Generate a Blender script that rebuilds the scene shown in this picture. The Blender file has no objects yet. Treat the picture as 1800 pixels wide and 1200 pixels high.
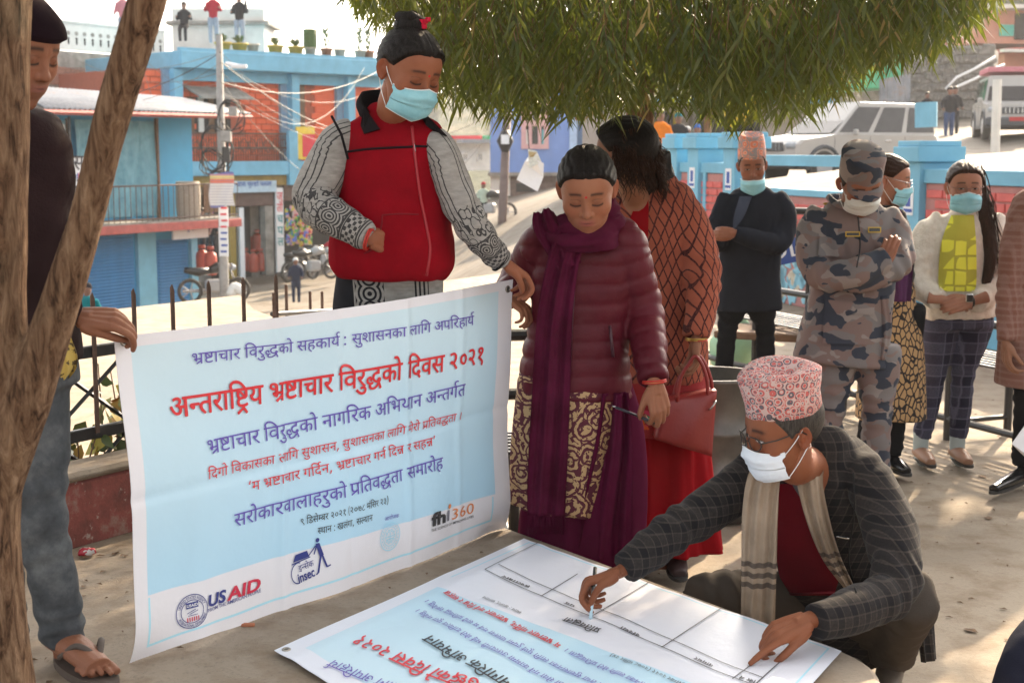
import bpy,math,random
import numpy as np
from mathutils import Vector,Matrix
from mathutils.bvhtree import BVHTree
S = bpy.context.scene
COL = S.collection
R = math.radians
random.seed(7);np.random.seed(7)
rs = np.random.RandomState

# ---------------------------------------------------------------- camera, world, sun, exposure
CAM_Z = 1.575;PITCH = R(7.63);FPX = 2500.0
cd = bpy.data.cameras.new('camera');cam = bpy.data.objects.new('camera',cd);COL.objects.link(cam)
cam.location = (0,0,CAM_Z);cam.rotation_euler = (R(90)-PITCH,0,0)
cd.lens = 50;cd.sensor_width = 36;cd.clip_end = 2000;cd.clip_start = .05
cd.dof.use_dof = True;cd.dof.focus_distance = 4.1;cd.dof.aperture_fstop = 7.5
S.camera = cam
SUN_AZ = math.atan2(.46,.88)      # from +y towards +x
SUN_EL = R(30)
w = bpy.data.worlds.new('World');S.world = w;w.use_nodes = True
wn = w.node_tree;bg = wn.nodes['Background']
sky = wn.nodes.new('ShaderNodeTexSky');sky.sky_type = 'NISHITA';sky.sun_disc = False
sky.sun_elevation = SUN_EL;sky.sun_rotation = SUN_AZ;sky.dust_density = 4.0;sky.air_density = 1.0;sky.ozone_density = 1.0
hz_ = wn.nodes.new('ShaderNodeHueSaturation');hz_.inputs['Saturation'].default_value = .30;wn.links.new(sky.outputs[0],hz_.inputs['Color']);wm_ = wn.nodes.new('ShaderNodeVectorMath');wm_.operation = 'MULTIPLY';wm_.inputs[1].default_value = (1.0,.95,.88);wn.links.new(hz_.outputs[0],wm_.inputs[0]);wn.links.new(wm_.outputs[0],bg.inputs[0]);bg.inputs[1].default_value = .15
sl = bpy.data.lights.new('sun','SUN');sun = bpy.data.objects.new('sun',sl);COL.objects.link(sun)
sl.energy = 3.5;sl.angle = R(.6);sl.color = (1,.79,.54)
sd = Vector((math.sin(SUN_AZ)*math.cos(SUN_EL),math.cos(SUN_AZ)*math.cos(SUN_EL),math.sin(SUN_EL)))
sun.rotation_euler = sd.to_track_quat('Z','Y').to_euler();sun.location = sd*60
S.view_settings.view_transform = 'Standard';S.view_settings.look = 'None'
S.view_settings.exposure = 1.95;S.view_settings.gamma = 1;S.view_settings.use_curve_mapping = False
S.render.engine = 'CYCLES';S.cycles.max_bounces = 6;S.cycles.volume_bounces = 0;S.cycles.transparent_max_bounces = 8
S.cycles.sample_clamp_indirect = 6

# ---------------------------------------------------------------- camera geometry helpers (pixel of the 1800x1200 photograph -> point)
cp,sp = math.cos(PITCH),math.sin(PITCH)
def ray(px,py):
    a = (px-900)/FPX;b = (600-py)/FPX
    return np.array([a,cp+b*sp,-sp+b*cp])
def at(px,py,y):
    r = ray(px,py);return np.array([0,0,CAM_Z])+r*(y/r[1])
def gz(px,py,z):
    r = ray(px,py);return np.array([0,0,CAM_Z])+r*((z-CAM_Z)/r[2])
def proj(p):
    d = np.asarray(p,float)-[0,0,CAM_Z]
    f = d[...,1]*cp-d[...,2]*sp;u = d[...,1]*sp+d[...,2]*cp
    return np.stack([900+FPX*d[...,0]/f,600-FPX*u/f],-1)

# ---------------------------------------------------------------- nodes
class G:
    def __init__(s,name):
        s.m = bpy.data.materials.new(name);s.m.use_nodes = True;s.t = s.m.node_tree
        s.b = s.t.nodes['Principled BSDF'];s.out = s.t.nodes['Material Output']
    def n(s,t,**k):
        x = s.t.nodes.new(t)
        for a,v in k.items(): setattr(x,a,v)
        return x
    def put(s,sock,v):
        if isinstance(v,bpy.types.NodeSocket): s.t.links.new(v,sock)
        elif isinstance(v,(tuple,list)):
            sock.default_value = (*v,1)[:4] if len(sock.default_value) == 4 else v[:3]
        else:
            try: sock.default_value = v
            except Exception: sock.default_value = (v,)*len(sock.default_value)
    def co(s,kind='Object'):
        return s.n('ShaderNodeTexCoord').outputs[kind]
    def attr(s,name,out='Vector'):
        return s.n('ShaderNodeAttribute',attribute_name=name).outputs[out]
    def vm(s,op,a,b=None):
        x = s.n('ShaderNodeVectorMath',operation=op);s.put(x.inputs[0],a)
        if b is not None: s.put(x.inputs[1],b)
        return x.outputs[0]
    def sc(s,v,sx,sy=None,sz=None,off=(0,0,0),rot=(0,0,0)):
        x = s.n('ShaderNodeMapping');s.put(x.inputs[0],v);x.inputs[3].default_value = (sx,sx if sy is None else sy,sx if sz is None else sz)
        x.inputs[1].default_value = off;x.inputs[2].default_value = rot
        return x.outputs[0]
    def mth(s,op,a,b=None,c=None,clamp=False):
        x = s.n('ShaderNodeMath',operation=op,use_clamp=clamp);s.put(x.inputs[0],a)
        if b is not None: s.put(x.inputs[1],b)
        if c is not None: s.put(x.inputs[2],c)
        return x.outputs[0]
    def sep(s,v):
        x = s.n('ShaderNodeSeparateXYZ');s.put(x.inputs[0],v);return x.outputs
    def comb(s,a,b,c=0.0):
        x = s.n('ShaderNodeCombineXYZ');s.put(x.inputs[0],a);s.put(x.inputs[1],b);s.put(x.inputs[2],c);return x.outputs[0]
    def noise(s,v,scale=5,detail=3,rough=.55,dist=0,col=False):
        x = s.n('ShaderNodeTexNoise');s.put(x.inputs['Vector'],v);x.inputs['Scale'].default_value = scale
        x.inputs['Detail'].default_value = detail;x.inputs['Roughness'].default_value = rough;x.inputs['Distortion'].default_value = dist
        return x.outputs[1 if col else 0]
    def vor(s,v,scale=5,feature='F1',rnd=1.0,out=0):
        x = s.n('ShaderNodeTexVoronoi',feature=feature);s.put(x.inputs['Vector'],v);x.inputs['Scale'].default_value = scale
        x.inputs['Randomness'].default_value = rnd;return x.outputs[out]
    def ramp(s,f,stops,interp='LINEAR'):
        x = s.n('ShaderNodeValToRGB');s.put(x.inputs[0],f);r = x.color_ramp;r.interpolation = interp
        while len(r.elements) < len(stops): r.elements.new(.5)
        for e,(p,c) in zip(r.elements,stops):
            e.position = p;e.color = (*c,1) if isinstance(c,(tuple,list)) else (c,c,c,1)
        return x.outputs[0]
    def mix(s,f,a,b,mode='MIX'):
        x = s.n('ShaderNodeMix',data_type='RGBA',blend_type=mode);s.put(x.inputs[0],f);s.put(x.inputs[6],a);s.put(x.inputs[7],b)
        return x.outputs[2]
    def bump(s,h,strength=.3,dist=.01,nrm=None):
        x = s.n('ShaderNodeBump');s.put(x.inputs['Height'],h);x.inputs['Strength'].default_value = strength;x.inputs['Distance'].default_value = dist
        if nrm is not None: s.put(x.inputs['Normal'],nrm)
        return x.outputs[0]
    def set(s,col=None,rough=None,nrm=None,**k):
        if col is not None: s.put(s.b.inputs['Base Color'],col)
        if rough is not None: s.put(s.b.inputs['Roughness'],rough)
        if nrm is not None: s.put(s.b.inputs['Normal'],nrm)
        for a,v in k.items(): s.put(s.b.inputs[a.replace('_',' ')],v)
        return s.m

_mc = {}
def mat(name,col,rough=.6,var=.12,scale=6,bump=.25,bscale=60,bd=.004,**k):
    if name in _mc: return _mc[name]
    g = G(name);o = g.co()
    n = g.noise(o,scale,5,.6)
    lo = tuple(max(0,c*(1-var)) for c in col);hi = tuple(min(1,c*(1+var)) for c in col)
    c = g.ramp(n,[(.3,lo),(.7,hi)])
    nr = g.bump(g.noise(o,bscale,4),bump,bd) if bump else None
    g.set(c,rough,nr,**k);_mc[name] = g.m
    return g.m
def cloth(name,col,rough=.85,var=.1,weave=900,sheen=.25,fuzz=0.0,bump=.25,col2=None):
    """woven or knitted fabric: fine thread relief, slight mottling"""
    if name in _mc: return _mc[name]
    g = G(name);o = g.co()
    n = g.noise(o,9,4,.6)
    a = tuple(c*(1-var) for c in col);b = tuple(min(1,c*(1+var)) for c in (col2 or col))
    c = g.ramp(n,[(.3,a),(.7,b)])
    f = g.noise(o,weave*.35,2,.5)
    c = g.mix(g.mth('MULTIPLY',f,.35),c,tuple(x*.55 for x in col))
    h = g.mth('ADD',f,g.mth('MULTIPLY',g.noise(o,30,3),1.2))
    g.set(c,rough,g.bump(h,bump,.004),Sheen_Weight=sheen*.06,Sheen_Roughness=.5,Sheen_Tint=(*[min(1,x*1.5+.1) for x in col],1))
    g.b.inputs['Specular IOR Level'].default_value = .04
    _mc[name] = g.m;return g.m

# ---------------------------------------------------------------- objects
def tag(o,label=None,cat=None,group=None,kind=None):
    if label: o['label'] = label
    if cat: o['category'] = cat
    if group: o['group'] = group
    if kind: o['kind'] = kind
    return o
def empty(name,loc=(0,0,0),rz=0,label=None,cat=None,group=None):
    o = bpy.data.objects.new(name,None);COL.objects.link(o);o.location = loc;o.rotation_euler = (0,0,rz)
    o.empty_display_size = .2
    return tag(o,label,cat,group)
def copy_tree(o,parent=None):
    c = o.copy();COL.objects.link(c);c.parent = parent
    if parent is not None: c.matrix_parent_inverse = o.matrix_parent_inverse.copy()
    for ch in list(o.children): copy_tree(ch,c)
    return c
def obj(name,me,m=None,parent=None,loc=None,rot=None,**k):
    o = bpy.data.objects.new(name,me);COL.objects.link(o)
    if m is not None and len(me.materials) == 0: me.materials.append(m)
    if parent is not None:
        o.parent = parent
        if k.pop('world',False):      # vertices given in world space while the parent is an Empty somewhere else
            o.matrix_parent_inverse = mw(parent).inverted()
    else: k.pop('world',None)
    if loc is not None: o.location = loc
    if rot is not None: o.rotation_euler = rot
    return tag(o,**k) if k else o
def mw(o):
    m = Matrix.LocRotScale(o.location,o.rotation_euler,o.scale)
    return mw(o.parent) @ o.matrix_parent_inverse @ m if o.parent else m
class B:
    """collects shapes; .build() links them as ONE mesh object"""
    def __init__(s): s.v = [];s.f = [];s.mi = [];s.n = 0;s.cur = 0
    def add(s,v,f):
        v = np.asarray(v,float).reshape(-1,3);s.v.append(v);n = s.n
        s.f += [tuple(int(i)+n for i in q) for q in f];s.mi += [s.cur]*len(f);s.n += len(v);return s
    def box(s,c,d,M=None,bev=0):
        x,y,z = [a/2 for a in d]
        if bev:
            b = min(bev,x*.9,y*.9,z*.9)
            v = []
            for sx in (-1,1):
                for sy in (-1,1):
                    for sz in (-1,1):
                        v += [(sx*x,sy*(y-b),sz*(z-b)),(sx*(x-b),sy*y,sz*(z-b)),(sx*(x-b),sy*(y-b),sz*z)]
            v = np.array(v)
            I = lambda a,b_,c_,k: ((a*4+b_*2+c_)*3+k)
            f = []
            for a in (0,1):
                q = [I(a,0,0,0),I(a,1,0,0),I(a,1,1,0),I(a,0,1,0)];f.append(q if a else q[::-1])
                q = [I(0,a,0,1),I(0,a,1,1),I(1,a,1,1),I(1,a,0,1)];f.append(q if a else q[::-1])
                q = [I(0,0,a,2),I(1,0,a,2),I(1,1,a,2),I(0,1,a,2)];f.append(q if a else q[::-1])
            def fix(q):
                p = v[list(q)];nn = np.cross(p[1]-p[0],p[2]-p[0]);return q if np.dot(nn,p.mean(0)) > 0 else q[::-1]
            for a in (0,1):
                for b_ in (0,1):
                    f.append(fix([I(a,b_,0,0),I(a,b_,1,0),I(a,b_,1,1),I(a,b_,0,1)]))
                    f.append(fix([I(a,0,b_,0),I(a,1,b_,0),I(a,1,b_,2),I(a,0,b_,2)]))
                    f.append(fix([I(0,a,b_,1),I(1,a,b_,1),I(1,a,b_,2),I(0,a,b_,2)]))
                    for c_ in (0,1): f.append(fix([I(a,b_,c_,0),I(a,b_,c_,1),I(a,b_,c_,2)]))
        else:
            v = np.array([(sx*x,sy*y,sz*z) for sx in (-1,1) for sy in (-1,1) for sz in (-1,1)])
            f = [(0,1,3,2),(4,6,7,5),(0,4,5,1),(2,3,7,6),(0,2,6,4),(1,5,7,3)]
        if M is not None: v = v@np.array(M).T
        return s.add(v+np.array(c),f)
    def tube(s,pts,r,n=8,caps=True):
        v,f = tube(pts,r,n,caps);return s.add(v,f)
    def prism(s,poly,z0,z1):
        k = len(poly);v = [(x,y,z0) for x,y in poly]+[(x,y,z1) for x,y in poly]
        f = [(i,(i+1) % k,k+(i+1) % k,k+i) for i in range(k)]+[tuple(range(k))[::-1],tuple(range(k,2*k))]
        return s.add(v,f)
    def mesh(s,name,mats,smooth=False):
        me = bpy.data.meshes.new(name);V = np.concatenate(s.v) if s.v else np.zeros((0,3))
        me.from_pydata(V.tolist(),[],s.f)
        for m in (mats if isinstance(mats,(list,tuple)) else [mats]): me.materials.append(m)
        if any(s.mi): me.polygons.foreach_set('material_index',s.mi)
        if smooth: me.polygons.foreach_set('use_smooth',[True]*len(me.polygons))
        me.update();return me
    def build(s,name,mats,parent=None,smooth=False,**k):
        return obj(name,s.mesh(name,mats,smooth),None,parent,**k)
def frames(P,up=None):
    P = np.asarray(P,float);T = np.gradient(P,axis=0);T /= np.linalg.norm(T,axis=1)[:,None]+1e-12
    a = np.array(up if up is not None else ((0,0,1) if abs(T[0][2]) < .9 else (1,0,0)),float)
    X = []
    for t in T:
        a = a-t*np.dot(a,t);a /= np.linalg.norm(a)+1e-12;X.append(a.copy())
    X = np.array(X);return T,X,np.cross(T,X)
def tube(pts,r,n=8,caps=True,ry=None,up=None):
    """pts along the axis; r: half width along 'up', ry: half width across"""
    P = np.asarray(pts,float);k = len(P)
    r = np.broadcast_to(np.asarray(r,float),(k,));ry = r if ry is None else np.broadcast_to(np.asarray(ry,float),(k,))
    T,X,Y = frames(P,up);a = np.linspace(0,2*math.pi,n,endpoint=False)
    v = P[:,None]+X[:,None]*(np.cos(a)[None,:,None]*r[:,None,None])+Y[:,None]*(np.sin(a)[None,:,None]*ry[:,None,None])
    v = v.reshape(-1,3);f = [(i*n+j,i*n+(j+1) % n,(i+1)*n+(j+1) % n,(i+1)*n+j) for i in range(k-1) for j in range(n)]
    if caps:
        c = len(v);v = np.vstack([v,P[0]-T[0]*0,P[-1]])
        f += [(c,(j+1) % n,j) for j in range(n)]+[(c+1,(k-1)*n+j,(k-1)*n+(j+1) % n) for j in range(n)]
    return v,f
def spline(P,n):
    """Catmull-Rom resampling of rows (any columns)"""
    P = np.asarray(P,float);k = len(P)
    if k == 2: t = np.linspace(0,1,n)[:,None];return P[0]*(1-t)+P[1]*t
    Q = np.vstack([2*P[0]-P[1],P,2*P[-1]-P[-2]]);out = []
    for u in np.linspace(0,k-1,n):
        i = min(int(u),k-2);t = u-i;a,b,c,d = Q[i:i+4]
        out.append(.5*((2*b)+(c-a)*t+(2*a-5*b+4*c-d)*t*t+(3*b-a-3*c+d)*t**3))
    return np.array(out)
def hash01(i,j=0):
    x = math.sin(i*12.9898+j*78.233+3.1)*43758.5453;return x-math.floor(x)

# ---------------------------------------------------------------- lettering: outline points of the glyphs that the signs need (x doubled, odd = on the curve)
GLYPHS = {3:[],
6:[[-35,77,-36,80,-30,83,-25,83,-22,83,-16,80,-15,77,-16,75,-22,71,-25,71,-30,71,-36,75]],
9:[[95,22,94,15,76,8,63,8,46,8,18,21,7,36,21,38,28,28,48,15,61,15,68,15,78,19,79,23,78,26,70,32,65,35,58,34,53,34,53,41,64,41,76,46,77,49,76,53,66,56,61,56,52,56,40,54,35,52,31,59,34,61,50,63,61,63,76,63,92,55,93,50,92,42,79,38,80,36,83,36,90,35,99,35,104,35,114,36,119,36,119,55,105,55,105,62,157,62,157,55,137,55,137,0,119,0,119,29,114,28,104,28,101,28,96,28,93,28,94,25]],
10:[[95,22,94,15,76,8,63,8,46,8,18,21,7,36,21,38,28,28,48,15,61,15,68,15,78,19,79,23,78,26,70,32,65,35,58,34,53,34,53,41,64,41,76,46,77,49,76,53,66,56,61,56,52,56,40,54,35,52,31,59,34,61,50,63,61,63,76,63,92,55,93,50,92,42,79,38,80,36,83,36,90,35,99,35,104,35,114,36,119,36,119,55,105,55,105,62,209,62,209,55,187,55,187,0,171,0,171,55,137,55,137,0,119,0,119,29,114,28,104,28,101,28,96,28,93,28,94,25]],
11:[[55,22,48,22,36,21,33,20,22,22,10,30,11,35,10,38,14,42,19,43,22,45,34,46,45,46,63,46,63,55,1,55,1,62,101,62,101,55,81,55,81,39,43,39,36,39,30,39,29,38,26,37,27,35,26,32,32,29,35,28,44,29,57,29,70,29,90,22,91,15,90,9,72,1,59,0,64,-1,76,-3,85,-4,77,-11,64,-8,44,-3,37,0,24,0,10,3,11,6,10,9,16,12,21,12,24,12,32,10,39,7,42,7,45,7,58,7,74,11,75,15,74,19,64,22]],
12:[[55,22,48,22,36,21,33,20,22,22,10,30,11,35,10,38,14,42,19,43,22,45,34,46,45,46,63,46,63,55,1,55,1,62,101,62,101,55,81,55,81,39,43,39,36,39,30,39,29,38,26,37,27,35,26,32,32,29,35,28,44,29,57,29,70,29,90,22,91,15,90,9,72,1,59,0,64,-1,76,-3,85,-4,77,-11,64,-8,44,-3,37,0,24,0,10,3,11,6,10,9,16,12,21,12,24,12,32,10,39,7,42,7,45,7,58,7,74,11,75,15,74,19,64,22],[59,62,54,65,48,73,49,76,48,83,66,90,81,90,86,90,96,88,101,87,97,81,92,82,86,83,81,83,72,83,64,78,65,75,64,71,70,65,77,62]],
13:[[1,62,113,62,113,55,91,55,96,51,97,46,96,37,83,33,88,30,100,21,101,15,100,10,90,3,76,0,67,0,54,0,34,6,14,20,7,31,21,34,26,26,40,14,54,7,65,7,72,7,82,11,83,16,82,20,74,27,67,30,60,30,53,29,53,36,66,37,80,41,81,46,80,49,74,54,71,55,1,55]],
25:[[157,55,91,55,91,35,100,40,115,40,126,40,144,32,145,24,144,19,138,9,131,4,117,8,120,11,128,20,129,24,128,28,120,33,113,33,102,33,91,26,91,0,75,0,75,17,70,15,56,12,47,12,36,12,20,16,10,23,11,29,10,37,32,46,49,46,54,46,64,46,69,45,67,38,64,38,54,39,51,39,38,39,26,34,27,29,26,24,38,19,47,19,54,19,68,23,75,26,75,55,1,55,1,62,157,62]],
26:[[147,55,147,0,131,0,131,4,122,3,106,1,99,1,76,1,36,11,17,24,12,27,8,32,9,34,8,36,14,39,21,39,26,39,34,37,37,35,40,37,44,43,45,46,44,48,42,53,41,55,1,55,1,62,167,62,167,55],[107,23,114,23,126,26,131,28,131,55,57,55,60,51,61,46,60,38,46,28,35,25,48,17,78,8,99,8,106,8,122,10,131,12,131,20,124,18,112,16,105,16,94,16,80,20,72,27,73,32,72,39,90,47,107,47,110,47,120,47,125,46,123,39,120,40,112,40,109,40,98,40,88,36,89,32,88,27,98,23]],
27:[[43,55,43,23,42,21,36,18,33,18,26,18,16,22,8,28,9,31,8,33,14,36,21,36,27,36,27,55,1,55,1,62,117,62,117,55,95,55,95,0,79,0,79,55]],
30:[[131,55,109,55,109,0,93,0,93,16,88,15,74,12,65,12,48,12,28,20,29,28,28,30,34,36,37,37,9,37,9,44,67,44,70,44,76,44,79,44,77,37,71,37,58,37,44,32,45,27,44,23,56,19,65,19,74,19,88,23,93,26,93,55,1,55,1,62,131,62]],
31:[[61,7,74,7,100,13,114,24,115,31,114,36,106,42,99,42,90,42,84,38,85,36,84,33,96,28,109,26,101,20,84,22,70,30,71,36,70,40,80,47,93,48,93,55,1,55,1,62,145,62,145,55,109,55,109,48,118,46,130,38,131,31,130,25,120,14,102,5,76,0,61,0,40,0,20,8,21,15,20,17,24,21,27,23,18,25,8,32,9,36,8,42,26,48,43,48,44,48,56,48,59,47,57,40,54,41,46,42,43,42,24,42,25,35,24,32,34,29,41,28,46,29,55,29,56,29,60,29,63,29,61,22,60,22,56,22,57,22,36,22,37,15,36,11,48,7]],
32:[[131,55,131,0,115,0,115,37,89,37,78,37,77,37,82,34,92,26,93,22,92,17,84,11,70,8,63,8,52,8,32,14,14,28,7,40,21,43,30,29,50,15,63,15,68,15,76,19,77,23,76,27,64,35,55,38,61,44,115,44,115,55,1,55,1,62,153,62,153,55]],
37:[[73,22,66,22,54,21,51,20,40,22,28,30,29,35,28,38,32,42,35,43,40,45,52,46,63,46,81,46,81,55,1,55,1,62,119,62,119,55,97,55,97,39,61,39,54,39,48,39,47,38,44,37,45,35,44,32,48,29,53,28,62,29,73,29,88,29,106,22,107,15,106,9,88,0,69,0,48,0,16,9,5,16,19,21,28,14,52,7,69,7,90,7,91,15,90,19,80,22]],
39:[[127,55,127,0,111,0,111,55,85,55,85,32,84,28,80,22,77,20,72,17,60,15,51,15,32,15,23,20,20,23,16,30,17,35,17,55,1,55,1,62,149,62,149,55],[51,22,60,22,65,25,66,27,68,31,69,35,69,55,33,55,33,35,32,31,34,27,37,25,38,24,44,22]],
40:[[97,55,97,0,81,0,81,33,59,33,46,33,34,32,31,30,26,28,27,24,26,19,40,10,55,4,45,-1,34,3,18,11,8,19,9,24,8,28,14,33,19,35,24,38,40,40,55,40,81,40,81,55,1,55,1,62,117,62,117,55]],
41:[[111,55,111,0,95,0,95,18,88,16,72,13,63,13,44,13,20,23,17,32,36,34,52,41,53,47,52,52,42,57,35,57,30,57,22,54,23,52,22,47,41,46,39,39,24,40,10,46,11,52,10,58,24,63,35,63,42,63,58,60,68,52,69,47,68,40,52,30,37,27,40,24,52,20,63,20,74,20,88,24,95,28,95,55,79,55,79,62,133,62,133,55]],
42:[[83,-6,78,-2,70,5,69,7,66,7,60,7,59,7,48,7,32,9,18,14,10,22,11,27,10,32,16,38,21,40,28,43,46,46,59,46,61,46,61,55,1,55,1,62,107,62,107,55,77,55,77,38,67,38,54,38,40,37,35,36,30,34,26,29,27,26,26,21,40,14,59,14,58,14,60,14,63,14,62,16,63,18,62,21,70,24,75,24,84,24,92,19,93,16,92,13,86,10,83,9,84,6,92,1,97,-2]],
43:[[127,55,107,55,107,0,89,0,89,15,82,13,68,10,57,10,42,10,22,18,23,25,22,28,26,33,31,35,20,37,8,44,9,49,8,55,24,63,39,63,48,63,62,58,63,53,62,48,55,44,43,48,44,49,46,52,47,53,46,54,42,57,37,57,32,57,24,52,25,49,24,46,30,42,40,40,45,40,50,40,59,40,60,40,66,40,67,40,67,33,64,33,60,33,61,33,50,33,38,29,39,25,38,21,50,17,59,17,68,17,84,22,89,24,89,55,77,55,77,62,127,62]],
44:[[1,62,115,62,115,55,95,55,95,0,77,0,77,30,41,30,41,24,40,22,36,19,31,19,26,19,16,23,8,29,9,32,8,34,12,37,21,37,77,37,77,55,1,55]],
46:[[97,55,97,0,81,0,81,19,74,17,60,15,51,15,42,15,30,17,27,19,20,22,16,29,17,36,17,55,1,55,1,62,117,62,117,55],[81,55,33,55,33,37,32,33,34,28,36,25,39,24,42,22,53,22,60,22,74,26,81,28]],
47:[[93,55,93,35,96,37,108,40,117,40,128,40,144,32,145,24,144,19,140,9,133,4,119,8,122,11,128,20,129,24,128,28,120,33,115,33,104,33,93,26,93,0,77,0,77,19,72,17,58,15,51,15,42,15,28,18,25,20,20,23,16,30,17,35,17,55,1,55,1,62,159,62,159,55],[33,55,33,36,32,30,34,26,39,24,42,22,51,22,58,22,70,25,77,28,77,55]],
48:[[117,55,97,55,97,0,81,0,81,16,74,15,60,12,49,12,36,12,20,16,10,24,11,29,10,37,34,46,53,46,56,46,64,46,72,46,75,45,73,38,68,39,58,40,55,40,50,40,47,39,73,22,76,24,81,26,81,55,1,55,1,62,117,62],[27,29,26,24,38,18,49,18,52,18,58,19,63,20,35,37,26,34]],
49:[[35,63,42,63,54,61,59,59,62,57,66,50,67,44,67,32,107,32,107,55,81,55,81,62,145,62,145,55,123,55,123,0,107,0,107,25,67,25,67,21,66,18,60,15,57,15,52,15,44,18,38,22,32,26,33,28,32,30,38,32,45,32,51,32,51,43,50,47,48,52,47,54,42,57,35,57,28,57,22,54,23,52,22,49,32,46,45,46,43,39,28,40,10,46,11,52,10,58,24,63]],
50:[[103,55,103,0,87,0,87,25,43,25,43,21,42,18,36,15,33,15,28,15,20,18,12,22,8,26,9,28,8,30,14,32,21,32,27,32,27,55,1,55,1,62,123,62,123,55],[87,55,43,55,43,32,87,32]],
51:[[121,62,121,55,99,55,99,0,83,0,83,18,76,16,60,13,51,13,32,13,10,25,9,35,20,37,32,41,33,46,32,48,28,53,25,55,1,55,1,62],[27,30,30,25,42,20,53,20,62,20,76,24,83,27,83,55,43,55,48,50,49,44,48,34]],
52:[[81,4,69,-1,56,4,36,14,20,22,17,26,10,29,8,32,9,34,8,36,14,39,21,39,26,39,34,37,37,35,44,37,52,43,53,47,52,49,50,54,49,55,1,55,1,62,85,62,85,55,65,55,68,52,69,46,68,40,58,33,44,27,35,25,42,20,66,9]],
54:[[1,55,1,62,139,62,139,55,119,55,119,0,103,0,103,36,100,36,99,36,94,36,84,33,74,27,73,21,57,23,58,28,63,31,58,33,48,35,43,35,34,35,26,31,27,27,26,23,34,16,50,9,63,4,53,-1,40,4,20,13,8,22,9,28,8,33,18,40,34,43,41,43,50,43,64,40,71,37,82,43,101,43,100,43,103,43,103,55]],
57:[[115,55,95,55,95,0,79,0,79,16,72,15,58,12,47,12,36,12,20,16,10,24,11,29,10,37,32,46,53,46,54,46,62,46,68,46,71,45,71,38,66,38,56,39,53,39,40,39,26,34,27,29,26,24,38,19,49,19,58,19,72,23,79,26,79,55,1,55,1,62,115,62]],
58:[[25,19,18,19,8,22,9,26,8,28,16,31,21,31,24,31,32,30,39,28,48,29,60,38,61,44,60,50,50,57,41,57,34,57,28,54,29,52,28,50,32,47,42,44,55,44,51,37,32,38,14,46,15,52,14,57,28,63,41,63,50,63,66,59,76,50,77,44,76,37,64,25,51,22,60,18,76,9,83,4,71,0,60,7,44,16,37,19,30,19],[119,55,119,0,103,0,103,55,85,55,85,62,141,62,141,55]],
60:[[119,55,119,0,103,0,103,27,96,26,84,25,77,25,68,25,48,27,43,28,38,26,35,25,42,20,64,9,77,4,67,-1,54,4,34,14,20,22,15,26,10,29,8,32,9,34,8,36,14,39,21,39,26,39,34,37,37,35,40,37,44,43,45,46,44,49,42,54,41,55,1,55,1,62,139,62,139,55],[75,32,82,32,94,33,103,34,103,55,57,55,58,53,60,49,61,46,60,42,56,35,53,33,62,32]],
61:[[65,7,72,8,80,12,81,15,80,19,68,23,57,23,42,23,28,17,29,12,28,9,32,4,46,-4,61,-9,51,-14,32,-7,12,5,13,13,12,17,18,23,25,25,20,27,14,32,15,35,14,38,18,42,23,43,26,45,38,46,47,46,73,46,73,55,1,55,1,62,111,62,111,55,89,55,89,39,47,39,40,39,34,39,33,38,30,37,31,35,30,33,34,30,37,28,46,30,57,30,70,30,88,26,96,19,97,15,96,10,82,2,71,0]],
66:[[35,55,35,0,19,0,19,55,1,55,1,62,55,62,55,55]],
67:[[19,55,1,55,1,62,17,62,14,64,10,69,11,72,10,80,34,90,55,90,82,90,124,74,141,62,125,62,94,82,57,82,42,82,26,76,27,71,26,68,30,64,33,62,55,62,55,55,35,55,35,0,19,0]],
68:[[-35,62,-40,65,-44,71,-43,75,-44,81,-28,90,-11,90,0,90,16,84,28,72,33,62,55,62,55,55,35,55,35,0,19,0,19,55,1,55,1,62,19,62,12,73,0,82,-11,82,-20,82,-28,78,-27,73,-28,70,-24,64,-19,62]],
69:[[-49,-1,-38,1,-27,1,-12,1,4,-7,5,-13,4,-19,-14,-27,-31,-27,-50,-27,-80,-18,-91,-10,-77,-6,-72,-10,-56,-17,-42,-20,-31,-20,-10,-20,-9,-12,-10,-9,-20,-6,-25,-6,-32,-6,-40,-7,-43,-8]],
70:[[-11,-24,-18,-26,-28,-27,-33,-27,-50,-27,-66,-19,-65,-13,-66,-7,-48,1,-31,1,-18,1,4,-4,22,-14,29,-19,17,-23,6,-14,-16,-6,-31,-6,-42,-6,-52,-10,-51,-13,-52,-17,-42,-20,-35,-20,-30,-20,-22,-18,-17,-18]],
75:[[-33,62,-38,69,-46,78,-56,82,-63,82,-68,82,-74,81,-75,81,-81,88,-74,90,-63,90,-52,90,-36,84,-24,72,-17,62]],
76:[[-35,62,-42,66,-50,69,-58,70,-63,70,-68,70,-76,69,-79,68,-85,75,-80,76,-72,77,-65,77,-56,77,-42,73,-37,69,-35,69,-40,75,-48,80,-56,83,-63,83,-68,83,-74,82,-77,81,-81,88,-74,90,-63,90,-52,90,-36,84,-24,72,-17,62]],
79:[[35,55,35,0,19,0,19,55,1,55,1,62,55,62,55,55],[19,62,14,69,6,78,-4,82,-11,82,-16,82,-22,81,-25,81,-29,88,-22,90,-11,90,0,90,14,84,28,72,33,62]],
104:[[39,62,57,62,57,0,39,0]],
106:[[57,12,44,12,26,17,16,26,17,32,16,38,26,47,44,52,55,52,66,52,84,47,96,38,97,32,96,26,84,17,66,12],[55,19,66,19,78,27,79,32,78,38,66,45,57,45,44,45,32,38,33,32,32,26,44,19]],
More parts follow.
